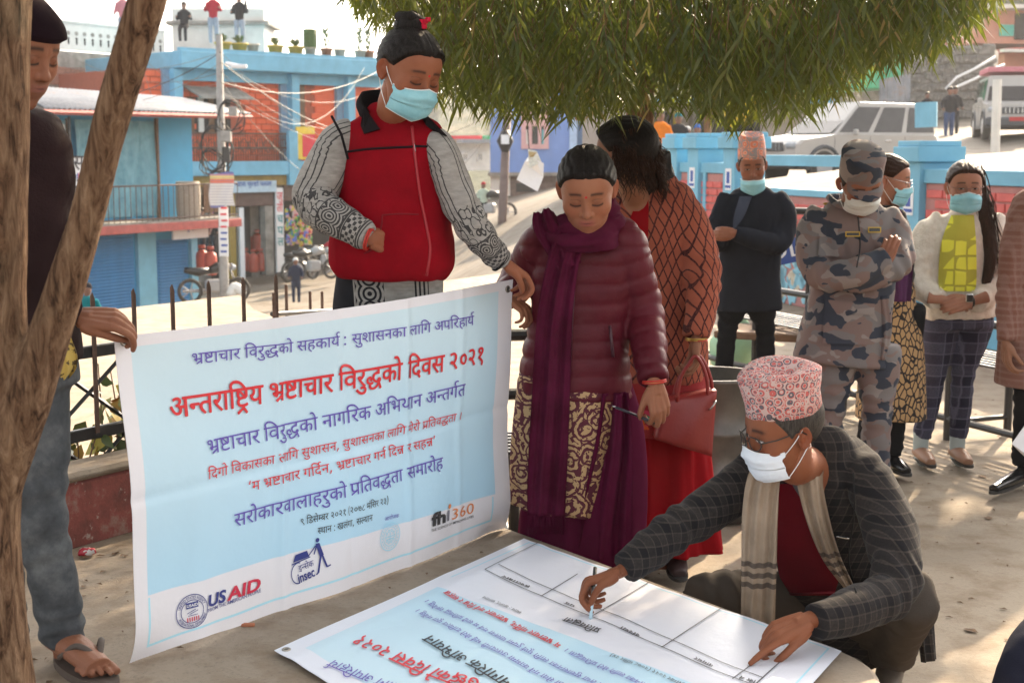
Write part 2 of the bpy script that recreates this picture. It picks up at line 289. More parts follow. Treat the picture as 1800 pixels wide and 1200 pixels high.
107:[[57,63,70,63,86,56,87,50,86,46,78,39,62,31,49,26,73,16,80,13,86,7,87,3,86,0,82,-5,79,-8,65,-3,68,-2,70,2,71,3,70,5,66,8,63,10,27,25,27,28,48,34,70,45,71,50,70,53,62,56,57,56,48,56,42,53,43,51,42,49,48,46,57,44,47,39,36,41,26,47,27,52,26,54,32,60,46,63]],
108:[[97,3,83,-1,64,13,49,21,42,20,39,20,30,20,20,24,21,27,20,30,28,33,35,33,38,33,44,31,53,29,60,31,72,38,73,44,72,50,60,56,49,56,42,56,30,54,23,53,17,60,24,61,40,63,51,63,60,63,78,59,88,50,89,44,88,37,74,26,65,23,72,19,90,8]],
109:[[19,59,24,61,40,63,51,63,66,63,84,56,85,50,84,42,73,38,82,36,90,30,91,26,90,21,78,13,67,11,72,8,84,1,89,-2,77,-7,68,-2,56,6,51,9,44,9,39,9,32,9,22,12,23,15,22,18,30,21,37,21,40,21,48,20,55,17,64,18,74,22,75,26,74,30,62,34,53,35,46,34,39,34,39,41,50,41,62,43,68,47,69,50,68,53,58,56,51,56,44,56,30,54,25,52]],
110:[[87,13,86,7,70,0,57,0,46,0,32,3,24,9,25,13,24,16,28,21,36,27,45,32,34,37,22,45,14,51,12,56,13,58,12,59,14,62,15,63,31,62,30,60,31,58,30,56,32,50,44,43,57,38,66,43,78,51,82,56,83,58,82,60,81,62,97,63,98,60,99,58,98,55,96,50,88,45,76,37,67,32,74,27,84,20,86,15],[41,14,40,11,46,7,55,7,62,7,70,11,71,14,70,15,68,18,62,23,55,27,48,23,42,19,40,15]],
113:[[103,27,102,15,82,5,67,5,54,5,36,10,20,22,10,42,9,57,25,59,26,44,36,23,52,12,67,12,78,12,86,20,87,28,86,33,82,41,72,47,65,47,60,47,54,44,55,42,54,40,58,37,70,34,81,34,77,27,56,28,38,36,39,42,38,47,52,54,65,54,76,54,92,47,102,35]],
114:[[55,0,44,0,26,4,14,11,15,17,14,20,18,26,28,34,37,39,77,63,89,58,47,32,38,27,30,20,31,17,30,12,44,7,55,7,64,7,82,11,93,14,101,7,92,4,68,0]],
115:[[15,47,14,52,22,59,38,63,49,63,64,63,82,54,83,46,82,40,68,32,55,31,56,30,60,28,65,27,93,16,100,13,106,7,107,3,106,0,100,-5,97,-8,85,-3,86,-2,88,2,89,3,88,5,86,8,81,10,35,30,22,35,14,43],[31,46,30,42,40,37,49,37,56,37,66,42,67,47,66,51,56,56,49,56,40,56,30,51]],
179:[[125,55,125,0,109,0,109,32,102,31,88,29,79,29,68,29,52,31,45,33,36,30,26,24,27,21,26,19,30,15,40,12,51,12,52,12,55,12,52,14,53,16,52,19,60,22,67,22,74,22,82,16,83,14,82,11,78,8,73,7,76,4,84,0,91,-2,79,-6,72,-3,62,3,61,5,58,5,52,5,49,5,38,5,20,9,10,16,11,20,10,26,24,33,33,36,24,39,14,46,15,51,14,56,32,63,47,63,58,63,76,57,77,52,76,47,68,40,61,37,62,37,72,36,77,36,84,36,100,38,109,41,109,55,91,55,91,62,147,62,147,55],[31,50,30,47,40,42,47,40,60,45,61,51,60,53,54,57,47,57,40,57,30,53]],
181:[[-37,62,-42,65,-48,73,-47,76,-48,83,-30,90,-15,90,-10,90,0,88,5,87,1,81,-4,82,-12,83,-15,83,-24,83,-32,78,-31,75,-32,71,-26,65,-21,62]],
185:[[43,55,43,23,42,21,36,18,33,18,26,18,16,22,8,28,9,31,8,33,14,36,21,36,27,36,27,55,1,55,1,62,61,62,61,55]],
198:[[1,62,73,62,73,55,1,55],[9,24,8,28,14,33,19,35,24,38,40,40,55,40,77,40,77,33,59,33,46,33,34,32,31,30,26,28,27,24,26,19,40,10,55,4,45,-1,34,3,18,11,8,19]],
202:[[1,62,75,62,75,55,1,55],[41,30,41,24,40,22,36,19,31,19,26,19,16,23,8,29,9,32,8,34,12,37,21,37,77,37,77,30]],
207:[[43,32,87,32,87,25,43,25,43,21,42,18,36,15,33,15,28,15,20,18,12,22,8,26,9,28,8,30,14,32,21,32,27,32,27,55,1,55,1,62,73,62,73,55,43,55]],
210:[[1,62,105,62,105,55,1,55],[109,35,104,36,99,36,94,36,84,33,74,27,73,21,57,23,58,28,63,31,58,33,48,35,43,35,34,35,26,31,27,27,26,23,34,16,50,9,63,4,53,-1,40,4,20,13,8,22,9,28,8,33,18,40,34,43,41,43,50,43,64,40,71,37,82,43,101,43,102,43,108,42,113,42]],
215:[[75,32,80,32,90,33,97,33,99,26,92,26,82,25,77,25,68,25,48,27,43,28,38,26,35,25,42,20,64,9,77,4,67,-1,54,4,34,14,20,22,15,26,10,29,8,32,9,34,8,36,14,39,21,39,26,39,34,37,37,35,40,37,44,43,45,46,44,49,42,54,41,55,1,55,1,62,81,62,81,55,57,55,58,53,60,49,61,46,60,42,56,35,53,33,62,32]],
274:[[9,5,43,15,32,16,27,19,20,22,16,29,17,36,17,55,1,55,1,62,117,62,117,55,97,55,97,0,81,0,81,19,19,-1],[81,55,33,55,33,37,32,33,34,28,36,25,39,24,42,22,53,22,60,22,74,26,81,28]],
277:[[63,-2,53,4,107,21,107,25,67,25,67,21,66,18,60,15,57,15,52,15,44,18,38,22,32,26,33,28,32,30,38,32,45,32,51,32,51,43,50,47,48,52,47,54,42,57,35,57,28,57,22,54,23,52,22,49,32,46,45,46,43,39,28,40,10,46,11,52,10,58,24,63,35,63,42,63,54,61,59,59,62,57,66,50,67,44,67,32,107,32,107,55,81,55,81,62,145,62,145,55,123,55,123,0,107,0,107,12]],
450:[[-33,62,-38,69,-46,78,-56,82,-63,82,-68,82,-74,81,-75,81,-81,88,-74,90,-63,90,-54,90,-42,86,-35,82,-32,90,-11,90,-4,90,6,88,11,87,7,81,2,82,-6,83,-9,83,-18,83,-26,78,-25,75,-26,74,-25,73,-22,68,-17,62]],
521:[[69,-1,60,3,44,11,34,19,35,24,34,27,38,32,43,33,9,33,9,40,103,40,103,55,1,55,1,62,141,62,141,55,119,55,119,0,103,0,103,33,81,33,70,33,58,32,55,30,50,28,51,24,50,19,64,10,81,4]],
531:[[153,-14,139,-17,127,-1,120,-5,104,-12,82,-16,69,-16,52,-16,32,-9,33,-3,32,-1,34,2,37,4,24,5,8,12,9,18,8,24,24,32,37,32,46,32,58,26,59,22,58,20,56,16,53,14,41,18,44,19,45,22,44,23,40,25,37,25,30,25,22,21,23,18,22,15,30,11,42,10,49,9,54,11,63,11,64,11,68,10,71,10,69,4,68,4,66,4,65,4,56,4,48,0,49,-2,48,-6,60,-10,69,-10,84,-10,110,0,121,7,118,7,114,7,113,7,104,7,88,9,72,14,64,22,65,27,64,32,70,38,75,40,82,43,100,46,113,46,115,46,115,55,1,55,1,62,163,62,163,55,131,55,131,38,121,38,108,38,94,37,89,36,84,34,80,29,81,26,80,21,96,14,113,14,112,14,116,14,117,14,116,15,116,17,117,18,116,21,124,24,129,24,138,24,146,19,147,16,146,13,140,9,135,8]],
545:[[31,24,26,24,16,28,8,34,9,36,8,39,12,42,21,42,89,42,89,55,1,55,1,62,127,62,127,55,107,55,107,0,89,0,89,26,63,15,69,11,72,9,73,7,72,5,64,2,57,2,52,2,46,3,43,3,40,4,32,7,33,9,32,10,36,13,41,15,59,22,74,29,89,34,89,34,41,34,41,29,40,26,36,24]],
562:[[65,0,50,0,28,4,16,11,17,18,16,24,29,29,24,31,16,37,17,42,17,55,1,55,1,62,121,62,121,55,101,55,101,33,87,27,77,27,64,27,48,26,43,25,32,22,33,17,32,13,40,9,54,8,63,8,72,8,90,10,99,12,105,5,96,3,74,0],[83,36,83,55,45,55],[33,44,32,39,38,34,43,32,54,34,71,34,33,52]],
564:[[65,0,50,0,28,4,16,11,17,18,16,24,29,29,24,31,16,37,17,42,17,55,1,55,1,62,121,62,121,55,101,55,101,33,87,27,77,27,64,27,48,26,43,25,32,22,33,17,32,13,40,9,54,8,63,8,72,8,90,10,99,12,105,5,96,3,74,0],[83,36,83,55,45,55],[33,44,32,39,38,34,43,32,54,34,71,34,33,52],[15,-16,65,-1,73,-1,101,-19,89,-23,65,-8,23,-23]],
568:[[77,4,67,-1,54,4,34,14,20,22,15,26,10,29,8,32,9,34,8,36,14,39,21,39,26,39,34,37,37,35,40,37,44,43,45,46,44,49,42,54,41,55,1,55,1,62,99,62,104,63,111,63,118,63,134,60,144,52,145,47,144,40,128,30,113,27,116,24,128,20,139,20,150,20,164,24,171,28,171,55,155,55,155,62,209,62,209,55,187,55,187,0,171,0,171,18,164,16,148,13,139,13,124,13,102,20,97,26,88,25,77,25,68,25,48,27,43,28,38,26,35,25,42,20,64,9],[75,32,82,32,96,33,105,34,116,36,128,42,129,47,128,52,118,57,111,57,106,57,98,54,99,52,98,47,117,46,115,39,100,40,86,46,87,52,86,54,87,55,57,55,58,53,60,49,61,46,60,42,56,35,53,33,62,32]],
795:[[43,-16,28,-6,14,20,15,34,14,48,28,73,43,83,59,83,46,73,30,47,31,34,30,20,44,-6,61,-16]],
796:[[13,-16,26,-6,40,20,41,33,40,46,26,72,13,83,29,83,44,73,58,47,59,33,58,19,44,-6,29,-16]],
799:[[11,-13,12,-7,18,6,21,12,39,12,41,10,38,5,28,-7,23,-13]],
813:[[31,41,24,41,16,45,17,48,16,52,24,55,31,55,34,55,42,52,43,48,42,45,34,41],[31,-1,24,-1,16,2,17,5,16,9,24,12,31,12,34,12,42,9,43,5,42,2,34,-1]],
832:[[19,48,17,50,20,55,28,67,35,73,49,73,44,67,38,54,39,48]],
833:[[47,73,47,72,44,66,34,54,31,48,17,48,20,54,24,68,27,73]]}
TEXTS = {
'भ्रष्टाचार विरुद्धको सहकार्य : सुशासनका लागि अपरिहार्य': [19542,277,0,562,703,66,1287,30,1546,66,2180,52,2439,3,2848,67,3108,57,3367,52,3923,69,4332,531,4332,25,5123,79,5885,3,6144,60,6404,61,7080,25,7611,66,8373,51,8632,181,9212,3,9212,813,9472,3,9766,60,10026,69,10702,58,10702,66,11382,60,11641,44,12317,25,12872,66,13634,3,13893,54,14153,66,14831,67,15090,27,15349,3,15912,9,16172,46,16936,67,17504,52,17763,61,18172,66,18703,51,18962,181,19542],
'अन्तराष्ट्रिय भ्रष्टाचार विरुद्धको दिवस २०२१': [14922,9,0,202,764,40,1122,52,1692,66,2101,67,2360,564,2619,51,3203,3,3783,277,4043,562,4746,66,5330,30,5589,66,6223,52,6482,3,6891,67,7151,57,7410,52,7966,69,8375,531,8375,25,9166,79,9928,3,10187,67,10447,42,10706,57,11226,60,11782,3,12458,108,12718,106,13269,108,13820,107,14371],
'भ्रष्टाचार विरुद्धको नागरिक अभियान अन्तर्गत': [15676,277,0,562,703,66,1287,30,1546,66,2180,52,2439,3,2848,67,3108,57,3367,52,3923,69,4332,531,4332,25,5123,79,5885,3,6144,44,6404,66,6959,27,7218,67,7781,52,8040,25,8449,3,9211,9,9471,67,10235,49,10494,51,11197,66,11777,44,12036,3,12591,9,12851,202,13615,40,13973,27,14543,181,15106,40,15106],
'दिगो विकासका लागि सुशासन, सुशासनका लागि मेरो प्रतिवद्धता ।': [22931,67,0,42,259,27,779,79,1342,3,1601,67,1861,57,2120,25,2676,66,3438,60,3697,25,4373,66,5135,3,5394,54,5654,66,6332,67,6591,27,6850,3,7413,60,7673,69,8349,58,8349,66,9029,60,9288,44,9964,799,10519,3,10787,60,11047,69,11723,58,11723,66,12403,60,12662,44,13338,25,13893,66,14655,3,14914,54,15174,66,15852,67,16111,27,16370,3,16933,50,17193,75,17791,52,17791,79,18200,3,18459,274,18719,67,19287,40,19546,57,20116,531,20672,40,21463,66,22033,3,22292,104,22552],
'‘म भ्रष्टाचार गर्दिन, भ्रष्टाचार गर्न दिन्न र सहन्न’': [15646,832,0,50,312,3,910,277,1170,562,1873,66,2457,30,2716,66,3350,52,3609,3,4018,27,4278,67,4841,42,5100,181,5620,44,5620,799,6175,3,6443,277,6703,562,7406,66,7990,30,8249,66,8883,52,9142,3,9551,27,9811,44,10374,181,10929,3,10929,67,11189,42,11448,545,11968,3,12583,52,12843,3,13252,60,13512,61,14188,545,14719,833,15334],
'सरोकारवालाहरुको प्रतिवद्धता समारोह': [13312,60,0,52,676,79,1085,25,1344,66,2106,52,2365,57,2774,66,3330,54,3589,66,4267,61,4526,52,5057,69,5466,25,5466,79,6228,3,6487,274,6747,67,7315,40,7574,57,8144,531,8700,40,9491,66,10061,3,10320,60,10580,50,11256,66,11854,52,12113,79,12522,61,12781],
'९ डिसेम्बर २०२१ (२०७८ मंसिर २३)': [12853,115,0,3,551,67,811,37,1070,60,1647,75,2323,207,2323,48,2673,52,3244,3,3653,108,3913,106,4464,108,5015,107,5566,3,6117,795,6377,108,6731,106,7282,113,7833,114,8384,3,8935,50,9195,6,9793,67,9793,60,10052,52,10728,3,11137,108,11397,109,11948,796,12499],
'स्थान : खलंगा, सल्यान': [8066,568,0,66,1022,44,1281,3,1836,813,2096,3,2390,26,2650,54,3468,6,4146,27,4146,66,4709,799,4968,3,5236,60,5496,210,6172,51,6672,66,7252,44,7511],
'आयोजक': [3366,10,0,51,1023,79,1603,32,1862,25,2604],
'भ्रष्टाचार विरुद्धको नागरिक अभियान': [12591,277,0,562,703,66,1287,30,1546,66,2180,52,2439,3,2848,67,3108,57,3367,52,3923,69,4332,531,4332,25,5123,79,5885,3,6144,44,6404,66,6959,27,7218,67,7781,52,8040,25,8449,3,9211,9,9471,67,10235,49,10494,51,11197,66,11777,44,12036],
'पारदर्शिता, जवाफदेहिता तथा सुशासनका लागि पूर्ण रुपमा पालना गर्न म सधैं प्रतिवद्ध रहनेछु ।': [32506,46,0,66,568,52,827,42,1236,67,1756,58,2015,181,2695,40,2695,66,3265,799,3524,3,3792,32,4052,57,4794,66,5350,47,5609,42,6380,75,6900,67,6900,61,7159,40,7690,66,8260,3,8519,40,8779,41,9349,66,9991,3,10250,60,10510,69,11186,58,11186,66,11866,60,12125,44,12801,25,13356,66,14118,3,14377,54,14637,66,15315,67,15574,27,15833,3,16396,46,16656,70,17224,39,17224,181,17947,3,17947,52,18207,69,18616,46,18616,50,19184,66,19782,3,20041,46,20301,66,20869,54,21128,44,21806,66,22361,3,22620,27,22880,44,23443,181,23998,3,23998,50,24258,3,24856,60,25116,43,25792,76,26407,6,26407,3,26407,274,26667,67,27235,40,27494,57,28064,531,28620,3,29411,52,29671,61,30080,44,30611,75,31166,31,31166,69,31867,3,31867,104,32127],
'सार्वजनिक जीवनमा सदाचार कायम गरी जनताको सेवा गर्ने काममा उत्तरदायी भई मेरो दायित्व पूरा गर्नेछु ।': [36770,60,0,66,676,57,935,181,1491,32,1491,67,2233,44,2492,25,3047,3,3809,32,4069,68,4811,57,5070,44,5626,50,6181,66,6779,3,7038,60,7298,42,7974,66,8494,30,8753,66,9387,52,9646,3,10055,25,10315,66,11077,51,11336,50,11916,3,12514,27,12774,52,13337,68,13746,3,14005,32,14265,44,15007,40,15562,66,16132,25,16391,79,17153,3,17412,60,17672,75,18348,57,18348,66,18904,3,19163,27,19423,44,19986,450,20541,3,20541,25,20801,66,21563,50,21822,50,22420,66,23018,3,23277,13,23537,521,24085,52,24766,42,25175,66,25695,51,25954,68,26534,3,26793,49,27053,12,27756,3,28247,50,28507,75,29105,52,29105,79,29514,3,29773,42,30033,66,30553,67,30812,51,31071,198,31651,57,32000,3,32556,46,32816,70,33384,52,33384,66,33793,3,34052,27,34312,44,34875,450,35430,31,35430,69,36131,3,36131,104,36391],
'म भ्रष्टाचार गर्दिन, भ्रष्टाचार गर्न दिन्न र सहन्न': [15022,50,0,3,598,277,858,562,1561,66,2145,30,2404,66,3038,52,3297,3,3706,27,3966,67,4529,42,4788,181,5308,44,5308,799,5863,3,6131,277,6391,562,7094,66,7678,30,7937,66,8571,52,8830,3,9239,27,9499,44,10062,181,10617,3,10617,67,10877,42,11136,545,11656,3,12271,52,12531,3,12940,60,13200,61,13876,545,14407],
'९ डिसेम्बर २०२१ (२०७८ मंसिर २४)': [12853,115,0,3,551,67,811,37,1070,60,1647,75,2323,207,2323,48,2673,52,3244,3,3653,108,3913,106,4464,108,5015,107,5566,3,6117,795,6377,108,6731,106,7282,113,7833,114,8384,3,8935,50,9195,6,9793,67,9793,60,10052,52,10728,3,11137,108,11397,110,11948,796,12499],
'प्रतिवद्धता': [3573,274,0,67,568,40,827,57,1397,531,1953,40,2744,66,3314],
'सि नं': [1750,67,0,60,259,3,935,44,1195,6,1750],
'नामथर': [2463,44,0,66,555,50,814,41,1412,52,2054],
'संस्था': [1957,60,0,6,676,568,676,66,1698],
'पद': [1088,46,0,42,568],
'हस्ताक्षर': [2870,61,0,215,531,40,920,66,1490,179,1749,52,2461],
'र्मस': [1274,50,0,181,598,60,598],
'यो': [839,51,0,79,580],
'जु': [742,32,0,69,742],
'ता': [829,40,0,66,570],
'च': [634,30,0],
'प': [568,46,0],
'ल': [678,54,0],
'ग्यास चुल्हो पसल': [6162,185,0,51,281,66,861,60,1120,3,1796,30,2056,69,2690,210,2690,61,3190,79,3721,3,3980,46,4240,60,4808,54,5484],
'इन्सेक': [2287,11,0,202,491,60,849,75,1525,25,1525],
}
_gm = {}
def _fill(curve):
    o = bpy.data.objects.new('tmp',curve);COL.objects.link(o);dg = bpy.context.evaluated_depsgraph_get();dg.update()
    me = bpy.data.meshes.new_from_object(o.evaluated_get(dg));bpy.data.objects.remove(o)
    v = np.array([q.co[:2] for q in me.vertices]).reshape(-1,2);f = [tuple(p.vertices) for p in me.polygons]
    bpy.data.meshes.remove(me);bpy.data.curves.remove(curve);return v,f
def glyph(g,bold):
    if (g,bold) in _gm: return _gm[g,bold]
    cu = bpy.data.curves.new('tmp','CURVE');cu.dimensions = '2D';cu.fill_mode = 'BOTH'
    for c in GLYPHS[g]:
        P = [(c[i] % 2 == 1,(c[i]-c[i] % 2)*5,c[i+1]*10) for i in range(0,len(c),2)]
        n = len(P);out = []
        st = next((i for i in range(n) if P[i][0]),0);P = P[st:]+P[:st]
        for i in range(n):
            on,x,y = P[i]
            if on: out.append((x,y))
            else:
                p0 = out[-1];nx = P[(i+1) % n];p2 = (nx[1],nx[2]) if nx[0] else ((x+nx[1])/2,(y+nx[2])/2)
                for t in (.33,.67,1) if not nx[0] else (.33,.67):
                    out.append(((1-t)**2*p0[0]+2*t*(1-t)*x+t*t*p2[0],(1-t)**2*p0[1]+2*t*(1-t)*y+t*t*p2[1]))
        if len(out) < 3: continue
        sp_ = cu.splines.new('POLY');sp_.points.add(len(out)-1);sp_.use_cyclic_u = True
        for q,p in zip(sp_.points,out): q.co = (p[0]/1000,p[1]/1000,0,1)
    _gm[g,bold] = _fill(cu);return _gm[g,bold]
def deva(txt,bold=0.0):
    v,f,w_ = deva0(txt)
    if bold < .008: return v,f,w_
    V = [];F = [];n = 0
    for i,(dx,dy) in enumerate(((-bold,0),(bold,0),(0,bold*.7),(0,-bold*.7))):
        V.append(v+[dx,dy,i*1.6]);F += [tuple(k+n for k in q) for q in f];n += len(v)
    return np.concatenate(V),F,w_
def deva0(txt,bold=0.0):
    """(verts (n,3) with z = tiny stacking offset, faces, width) at unit em, baseline at y=0"""
    d = TEXTS[txt];V = [];F = [];n = 0
    for k in range(1,len(d),2):
        v,f = glyph(d[k],bold)
        if len(v): V.append(np.c_[v[:,0]+d[k+1]/1000,v[:,1],np.full(len(v),(k//2 % 3)*.5)]);F += [tuple(i+n for i in q) for q in f];n += len(v)
    return np.concatenate(V),F,d[0]/1000
def latin(txt,bold=0.0,shear=0.0,spacing=1.0):
    cu = bpy.data.curves.new('tmp','FONT');cu.body = txt;cu.offset = bold;cu.shear = shear;cu.space_character = spacing;cu.resolution_u = 3
    v,f = _fill(cu);return np.c_[v-[v[:,0].min(),0],np.zeros(len(v))],f,np.ptp(v[:,0])
def letter(b,txt,p0,xdir,ydir,w,h,nrm=None,bold=0.0,lift=.002):
    """lettering into builder b: baseline from p0 along xdir for width w, letter body height h along ydir"""
    dv = any(0x900 < ord(c) < 0x980 for c in txt)
    v,f,wd = deva(txt,bold) if dv else latin(txt,bold)
    xdir = np.array(xdir,float);ydir = np.array(ydir,float);xdir /= np.linalg.norm(xdir);ydir /= np.linalg.norm(ydir)
    nn = np.cross(xdir,ydir) if nrm is None else np.array(nrm)
    hh = .62 if dv else .70
    b.add(np.array(p0)+xdir*(v[:,:1]*w/wd)+ydir*(v[:,1:2]*h/hh)+nn*(lift+v[:,2:]*.00012),f)
# ================================================================ ground
PZ = .345                                     # height of the raised platform
def concrete(name,base,sun_stain=.25,scale=1.0,bump=.35):
    g = G(name);o = g.co()
    n1 = g.noise(o,.9*scale,6,.62);n2 = g.noise(o,6*scale,6,.65);n3 = g.noise(o,70*scale,3,.6)
    c = g.ramp(n1,[(.32,tuple(x*.80 for x in base)),(.5,base),(.68,tuple(min(1,x*1.13) for x in base))])
    c = g.mix(g.ramp(n2,[(.45,0.0),(.66,.8)]),c,(base[0]*.66,base[1]*.58,base[2]*.50))
    c = g.mix(g.ramp(n3,[(.55,0.0),(.72,.5)]),c,tuple(x*.55 for x in base))
    v = g.vor(o,1.1*scale,'DISTANCE_TO_EDGE');v2 = g.noise(o,2.3*scale,6,.75,1.5)
    crack = g.ramp(v2,[(.494,0.0),(.5,.5),(.506,0.0)])
    c = g.mix(g.mth('MULTIPLY',crack,g.ramp(n1,[(.45,0.0),(.6,.8)])),c,tuple(x*.45 for x in base))
    h = g.mth('ADD',g.mth('MULTIPLY',n3,.3),g.mth('ADD',n2,g.mth('MULTIPLY',crack,-.4)))
    g.set(c,.85,g.bump(h,bump,.012));g.b.inputs['Specular IOR Level'].default_value = .3
    return g.m
M_plat = concrete('platform_concrete',(.30,.245,.19));M_yard = concrete('yard_concrete',(.275,.228,.175));M_road = concrete('dusty_road',(.44,.39,.32),scale=.35)
M_street = concrete('street_earth',(.19,.165,.135),scale=.3)
# raised platform under the trees: straight back edge running from the fence down to the right corner
E1 = gz(895,927,PZ);E2 = gz(1556,1165,PZ);ed = (E2-E1)/np.linalg.norm(E2-E1)
Bk = E1-ed*1.05
poly = [(-3.2,-1.2),(1.2,-1.2),(E2[0]+.10,E2[1]-.9)]
cr = .16;c0_ = E2[:2];side = np.array([-.28,-.96])  # right side of the platform runs back towards the camera
for k in range(9):
    a = k/8;p = (1-a)**2*(c0_+side*cr)+2*a*(1-a)*c0_+a*a*(c0_-ed[:2]*cr);poly.append(tuple(p))
poly += [tuple(Bk[:2]),(-3.2,Bk[1]-.6)]
poly[2] = tuple(c0_+side*2.2);poly[1] = (poly[2][0],-1.2)
b = B();k = len(poly);cen = np.mean(poly,0)
ins = [tuple(np.array(p)+(cen-np.array(p))/np.linalg.norm(cen-np.array(p))*.022) for p in poly]
V = [(x,y,-.05) for x,y in poly]+[(x,y,PZ-.03) for x,y in poly]+[(x+(i[0]-x)*.3,y+(i[1]-y)*.3,PZ-.008) for (x,y),i in zip(poly,ins)]+[(x,y,PZ) for x,y in ins]
F = [(r*k+i,r*k+(i+1) % k,(r+1)*k+(i+1) % k,(r+1)*k+i) for r in range(3) for i in range(k)]+[tuple(range(3*k,4*k))]
b.add(V,F);b.build('platform',M_plat,kind='structure')
# yard terrace at z = 0, its outer edge above the street
yard = [(-6,-3),(9,-3),(6.2,3.0),(4.30,9.85),(3.57,12.35),(2.08,17.6),(.8,20.0),(-.9,17.2),(-1.2,14),(-1.7,12.2),(-2.6,14.2),(-3.0,15.6),(-3.9,14.3),(-6.2,11.0)]
b = B();b.prism(yard,-3.6,0.0);b.build('yard',M_yard,kind='structure')
# terrain beyond
CP = np.array([(-1.5,20,-.35),(.8,19.5,-.08),(0,30,-.35),(-.8,50,-.7),(1.2,60,-.25),(3,67,.15),(6,80,.5),(-6.7,44,-2.8),(-9.8,37,-2.8),(-12,33,-2.8),(-5,30,-2.8),(-8,20,-3.0),(-4.2,42,-2.75),(-5.5,50,-2.8),(-3.0,22,-2.2),(-2.4,34,-1.9),(-2.9,52,-1.9),
  (-9,52,-2.8),(-14,50,-2.8),(-20,30,-3),(-4,12,-3.2),(-9,8,-3),(-14,0,-3),(3.6,13.4,1.1),(2.6,18.5,1.0),(5,16,1.15),(4,22,1.05),(7,9.8,1.1),(9,12,1.15),(7,36,1.0),(12,37,1.2),(4,40,.6),(15,50,2.1),(17,44,2.1),(9,60,2.0),(20,55,2.6),(14,30,1.4),(25,40,2.6),
  (24,75,3.5),(15,80,3),(35,60,5),(2,90,-2),(-10,90,-1),(-40,60,-1),(-30,100,2),(60,80,9),(11,4,1.0),(7.5,5,1.0),(0,-8,-.1),(-30,0,-4),(30,10,3),(0,130,-4),(60,130,6),(-60,130,-2)],float)
def _tps(d2): return .5*d2*np.log(d2+1e-9)
NTPS = len(CP);KTPS = np.zeros((NTPS+3,NTPS+3));_d = ((CP[:,None,:2]-CP[None,:,:2])**2).sum(-1)/100.;KTPS[:NTPS,:NTPS] = _tps(_d)+np.eye(NTPS)*.02
KTPS[:NTPS,NTPS] = 1;KTPS[:NTPS,NTPS+1:] = CP[:,:2]/10;KTPS[NTPS,:NTPS] = 1;KTPS[NTPS+1:,:NTPS] = CP[:,:2].T/10
WTPS = np.linalg.solve(KTPS,np.append(CP[:,2],[0,0,0]))
def ground_z(x,y):
    x = np.clip(np.asarray(x,float),-80,80);y = np.clip(np.asarray(y,float),-20,130);r = WTPS[NTPS]+WTPS[NTPS+1]*x/10+WTPS[NTPS+2]*y/10
    for k in range(NTPS): r = r+WTPS[k]*_tps(((x-CP[k,0])**2+(y-CP[k,1])**2)/100.)
    return r
def inpoly(px,py,pl):
    r = np.zeros(px.shape,bool);j = len(pl)-1
    for i in range(len(pl)):
        xi,yi = pl[i];xj,yj = pl[j]
        r ^= ((yi > py) != (yj > py)) & (px < (xj-xi)*(py-yi)/(yj-yi+1e-12)+xi);j = i
    return r
gx = np.unique(np.concatenate([np.linspace(-30,40,176),np.linspace(-700,-30,20),np.linspace(40,900,24)]));gy = np.unique(np.concatenate([np.linspace(-12,90,230),np.linspace(90,140,20),np.linspace(-200,-12,6),np.linspace(140,900,24)]))
X,Y = np.meshgrid(gx,gy,indexing='ij');Z = ground_z(X,Y)
far = np.clip((np.hypot(X,Y)-110)/200,0,1)
Z = Z*(1-far)-far*12
ym = [(x+(.55 if x > 2 else 0)-(.1 if x < -1 else 0),y) for x,y in yard];yi = inpoly(X,Y,ym);Z = np.where(yi,np.minimum(Z,-.12),Z)
ww = np.array(yard);
V = np.c_[X.ravel(),Y.ravel(),Z.ravel()];ny = len(gy)
F = [(i*ny+j,(i+1)*ny+j,(i+1)*ny+j+1,i*ny+j+1) for i in range(len(gx)-1) for j in range(ny-1)]
b = B();b.add(V,F);b.build('terrain',M_street,None,True,kind='structure')
b = B();b.prism([(6.0,4.0),(8.0,4.5),(5.6,10.2),(4.9,12.8),(3.4,18.6),(2.0,18.2),(2.25,17.6),(3.74,12.4),(4.45,9.9)],-.5,1.09);b.build('upper_road_edge',M_street,kind='structure')
def drop(x,y): return float(ground_z(np.array(x),np.array(y)))
# ================================================================ boundary wall, buildings, street
blue_p = mat('sky_blue_paint',(.155,.40,.56),.6,.12,2.5,.3,40);blue_d = mat('deep_sky_paint',(.045,.32,.57),.6,.10,1.5,.25,30)
pink_b = mat('pink_brick_paint',(.56,.115,.105),.7,.15,9,.35,60);mortar = mat('pale_pink_mortar',(.42,.20,.19),.85,.1,9)
orange_b = mat('orange_wall_paint',(.72,.115,.04),.75,.10,1.5,.3,30);orange_j = mat('orange_wall_joint',(.36,.09,.05),.85,.1,5)
steel_b = mat('black_steel',(.022,.021,.022),.42,.3,12,.15,90);rust = mat('rusty_steel',(.10,.055,.038),.6,.35,30,.4,120)
grey_c = mat('weathered_cement',(.24,.225,.205),.9,.35,3,.6,25);red_trim = mat('faded_red_trim',(.36,.085,.075),.7,.25,5,.3)
tin = G('corrugated_tin');_o = tin.co();tin.set(tin.ramp(tin.noise(_o,1.2,5,.7),[(.35,(.17,.18,.20)),(.55,(.26,.27,.30)),(.72,(.30,.20,.14))]),.45,None,Metallic=.25);tin = tin.m
shut_b = mat('blue_shutter_paint',(.035,.21,.47),.45,.15,3,.1,60);shut_br = mat('brown_shutter_paint',(.11,.065,.055),.55,.2,4,.2)
dark_in = mat('dark_interior',(.03,.028,.027),.9,.3,3);white_w = mat('whitewashed_wall',(.62,.61,.58),.85,.12,2,.3,20)
